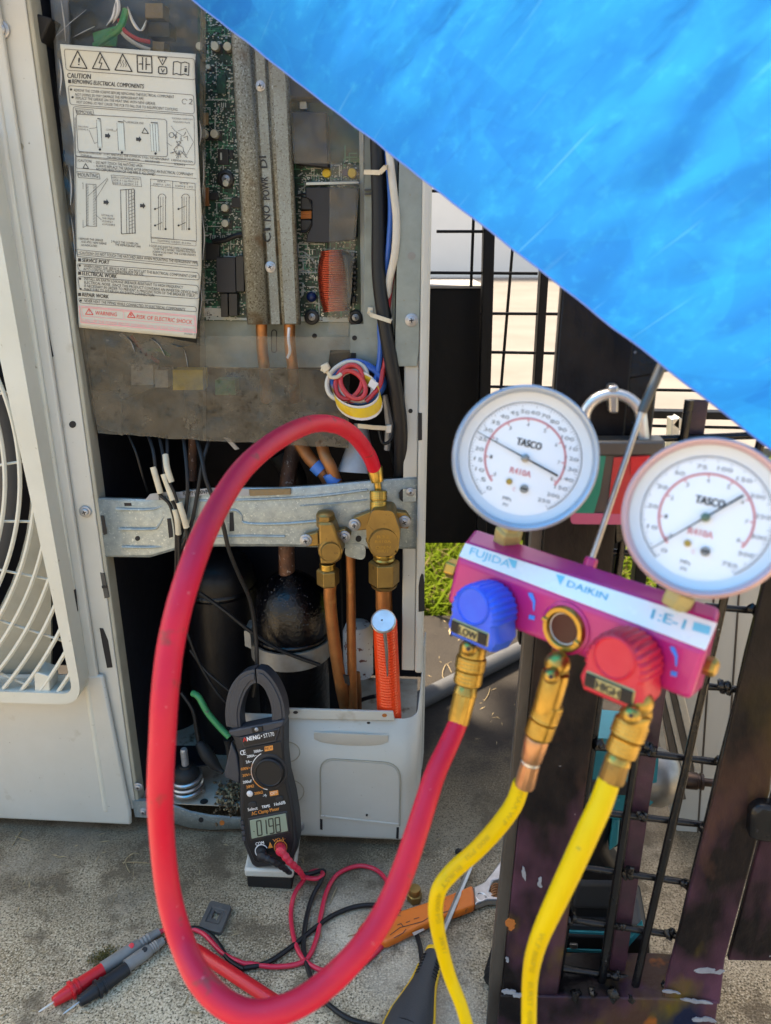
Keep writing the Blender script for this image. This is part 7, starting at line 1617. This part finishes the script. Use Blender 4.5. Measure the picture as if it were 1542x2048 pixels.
# ------------------------------------------------------------------ cordless drill standing behind the gate
W0 = .085
dr = thing('cordless_drill', 'teal and black cordless drill standing on its battery behind the gate', 'cordless drill', GT(1200, 1985, W0))
def dp(nm, pts, w0, w1, m, bevel=.003, seg=3, parent=None): return MB().prism([GT(x, y, w0) for x, y in pts], GT.n * (w1 - w0)).build(nm, m, parent or dr, bevel=bevel, seg=seg)
hs_ = dp('housing', rr([(1150, 1500), (1178, 1474), (1305, 1486), (1318, 1510), (1310, 1606), (1240, 1640), (1180, 1628), (1148, 1580)], 14), W0, W0 + .055, 'teal', .010, 4)
dp('housing_band', [(1160, 1560), (1262, 1566), (1258, 1592), (1160, 1586)], W0 - .002, W0 + .002, 'tool_grey', .001); dp('housing_band', [(1166, 1592), (1240, 1598), (1240, 1604), (1166, 1600)], W0 - .002, W0 + .002, 'teal', .001)
dp('motor_vent', [(1152, 1520), (1166, 1512), (1164, 1570), (1152, 1564)], W0 - .002, W0 + .02, 'tool_black', .001)
g0, g1 = GT(1302, 1552, W0 + .027), GT(1372, 1560, W0 + .027); k = pm(g0)
MB().lathe(g0, g1 - g0, [(56 * k, -.006), (58 * k, 0), (58 * k, .010), (54 * k, .014), (46 * k, .022), (34 * k, .026), (20 * k, .0265), (20 * k, .030)], 32).build('gear_case', 'gear_metal', dr)
MB().lathe(g1 - (g1 - g0) * .05, g1 - g0, [(14 * k, 0), (17 * k, .002), (17 * k, .012), (15 * k, .0125), (15 * k, .0145), (17 * k, .015), (16 * k, .018), (8 * k, .0185), (8 * k, .028), (6 * k, .029)], 20).build('bit_chuck', 'brown_steel', dr)
dp('handle', [(1176, 1622), (1232, 1634), (1226, 1660), (1212, 1705), (1248, 1760), (1262, 1850), (1140, 1850), (1150, 1760), (1160, 1690)], W0 + .006, W0 + .046, 'tool_black', .009, 4)
dp('handle_trim', [(1226, 1640), (1240, 1640), (1236, 1690), (1218, 1704)], W0 + .002, W0 + .03, 'teal', .002)
dp('trigger', [(1232, 1636), (1250, 1640), (1246, 1690), (1226, 1700)], W0 + .014, W0 + .036, 'tool_black', .003)
dp('handle_grip', [(1150, 1760), (1250, 1762), (1252, 1826), (1140, 1822)], W0 + .003, W0 + .03, 'tool_grey', .008, 4)
bt = dp('battery', rr([(1108, 1868), (1300, 1876), (1300, 1966), (1270, 1976), (1100, 1972)], 10), W0 - .008, W0 + .07, 'tool_black', .004)
dp('battery_shoe', [(1120, 1846), (1284, 1852), (1300, 1880), (1110, 1872)], W0 - .004, W0 + .066, 'tool_grey', .003)
dp('battery_stripe', [(1130, 1862), (1225, 1866), (1225, 1874), (1130, 1870)], W0 - .006, W0 - .002, 'teal', .0006); dp('battery_stripe', [(1128, 1898), (1222, 1902), (1222, 1908), (1128, 1904)], W0 - .0095, W0 - .006, 'teal', .0006); dp('battery_stripe', [(1246, 1892), (1286, 1850), (1288, 1860), (1252, 1900)], W0 - .0095, W0 - .002, 'teal', .0006)
dp('battery_latch', rr([(1139, 1889), (1156, 1890), (1156, 1898), (1140, 1898)], 3), W0 - .0105, W0 - .006, 'gear_metal', .0006); dp('battery_seam', [(1108, 1914), (1300, 1920), (1300, 1923), (1108, 1917)], W0 - .0092, W0 - .006, 'gear_metal', .0003)
Pd = Print(lambda x, y: GT(x, y, W0 - .0086)); Pd.text('print_white', 'makita', 1212, 1940, 1268, 1944, 11, slant=.2, bold=.8); Pd.text('print_white', '36V', 1126, 1956, 1170, 1959, 13, bold=1.0); Pd.build(bt)

# ------------------------------------------------------------------ pale panel and aluminium rail further back
PB = Plane((0, .86, 0), (math.sin(math.radians(6)), math.cos(math.radians(6)), 0))
pp = thing('pale_panel', 'pale grey sheet metal panel with a rounded foot leaning behind the mesh', 'panel', PB(1430, 1690))
MB().prism([PB(x, y) for x, y in rr([(1352, 1000), (1620, 1000), (1560, 1705), (1385, 1712), (1340, 1640), (1362, 1400)], [2, 2, 10, 40, 30, 4])], PB.n * .02).build('panel_sheet', 'pale_panel', pp, bevel=.003)
for x in (1420, 1470): MB().tube([PB(x + 20, 1010, -.0002), PB(x - 26, 1690, -.0002)], .0012, 6).build('panel_groove', 'gate_side', pp)
al = thing('aluminium_channel', 'ribbed aluminium channel leaning against the pale panel behind the drill', 'aluminium channel', PB(1345, 1560, -.03))
for i, (a, b, m) in enumerate((((1332, 1400), (1352, 1640), 'alu'), ((1344, 1396), (1366, 1600), 'gate_side'), ((1350, 1392), (1376, 1560), 'alu'), ((1362, 1388), (1386, 1560), 'gate_side'), ((1372, 1380), (1396, 1540), 'alu'))):
    A_, B_ = PB(a[0] - 44, a[1] - 130, -.02 - .002 * i), PB(*b, -.02 - .002 * i); t = (B_ - A_).normalized(); s = t.cross(PB.n).normalized() * (7 * pm(A_))
    MB().prism([A_ - s, A_ + s, B_ + s, B_ - s], PB.n * (.012 - .003 * (i % 2))).build('channel_rib', m, al, bevel=.0006)
PT = Plane((0, .98, 0), (0, 1, 0))
rr_ = thing('ladder_end', 'grey aluminium frame end showing above the right gauge', 'ladder', PT(1370, 900))
for a, b, wd in (((1352, 838), (1344, 1000), 16), ((1352, 842), (1400, 876), 20), ((1392, 860), (1384, 1000), 14)):
    A_, B_ = PT(*a), PT(*b); t = (B_ - A_).normalized(); s = t.cross(PT.n).normalized() * (wd / 2 * pm(A_)); MB().prism([A_ - s, A_ + s, B_ + s, B_ - s], PT.n * .02).build('frame_bar', 'alu', rr_, bevel=.001)
for p in (SCREW, CAP, RING): pass
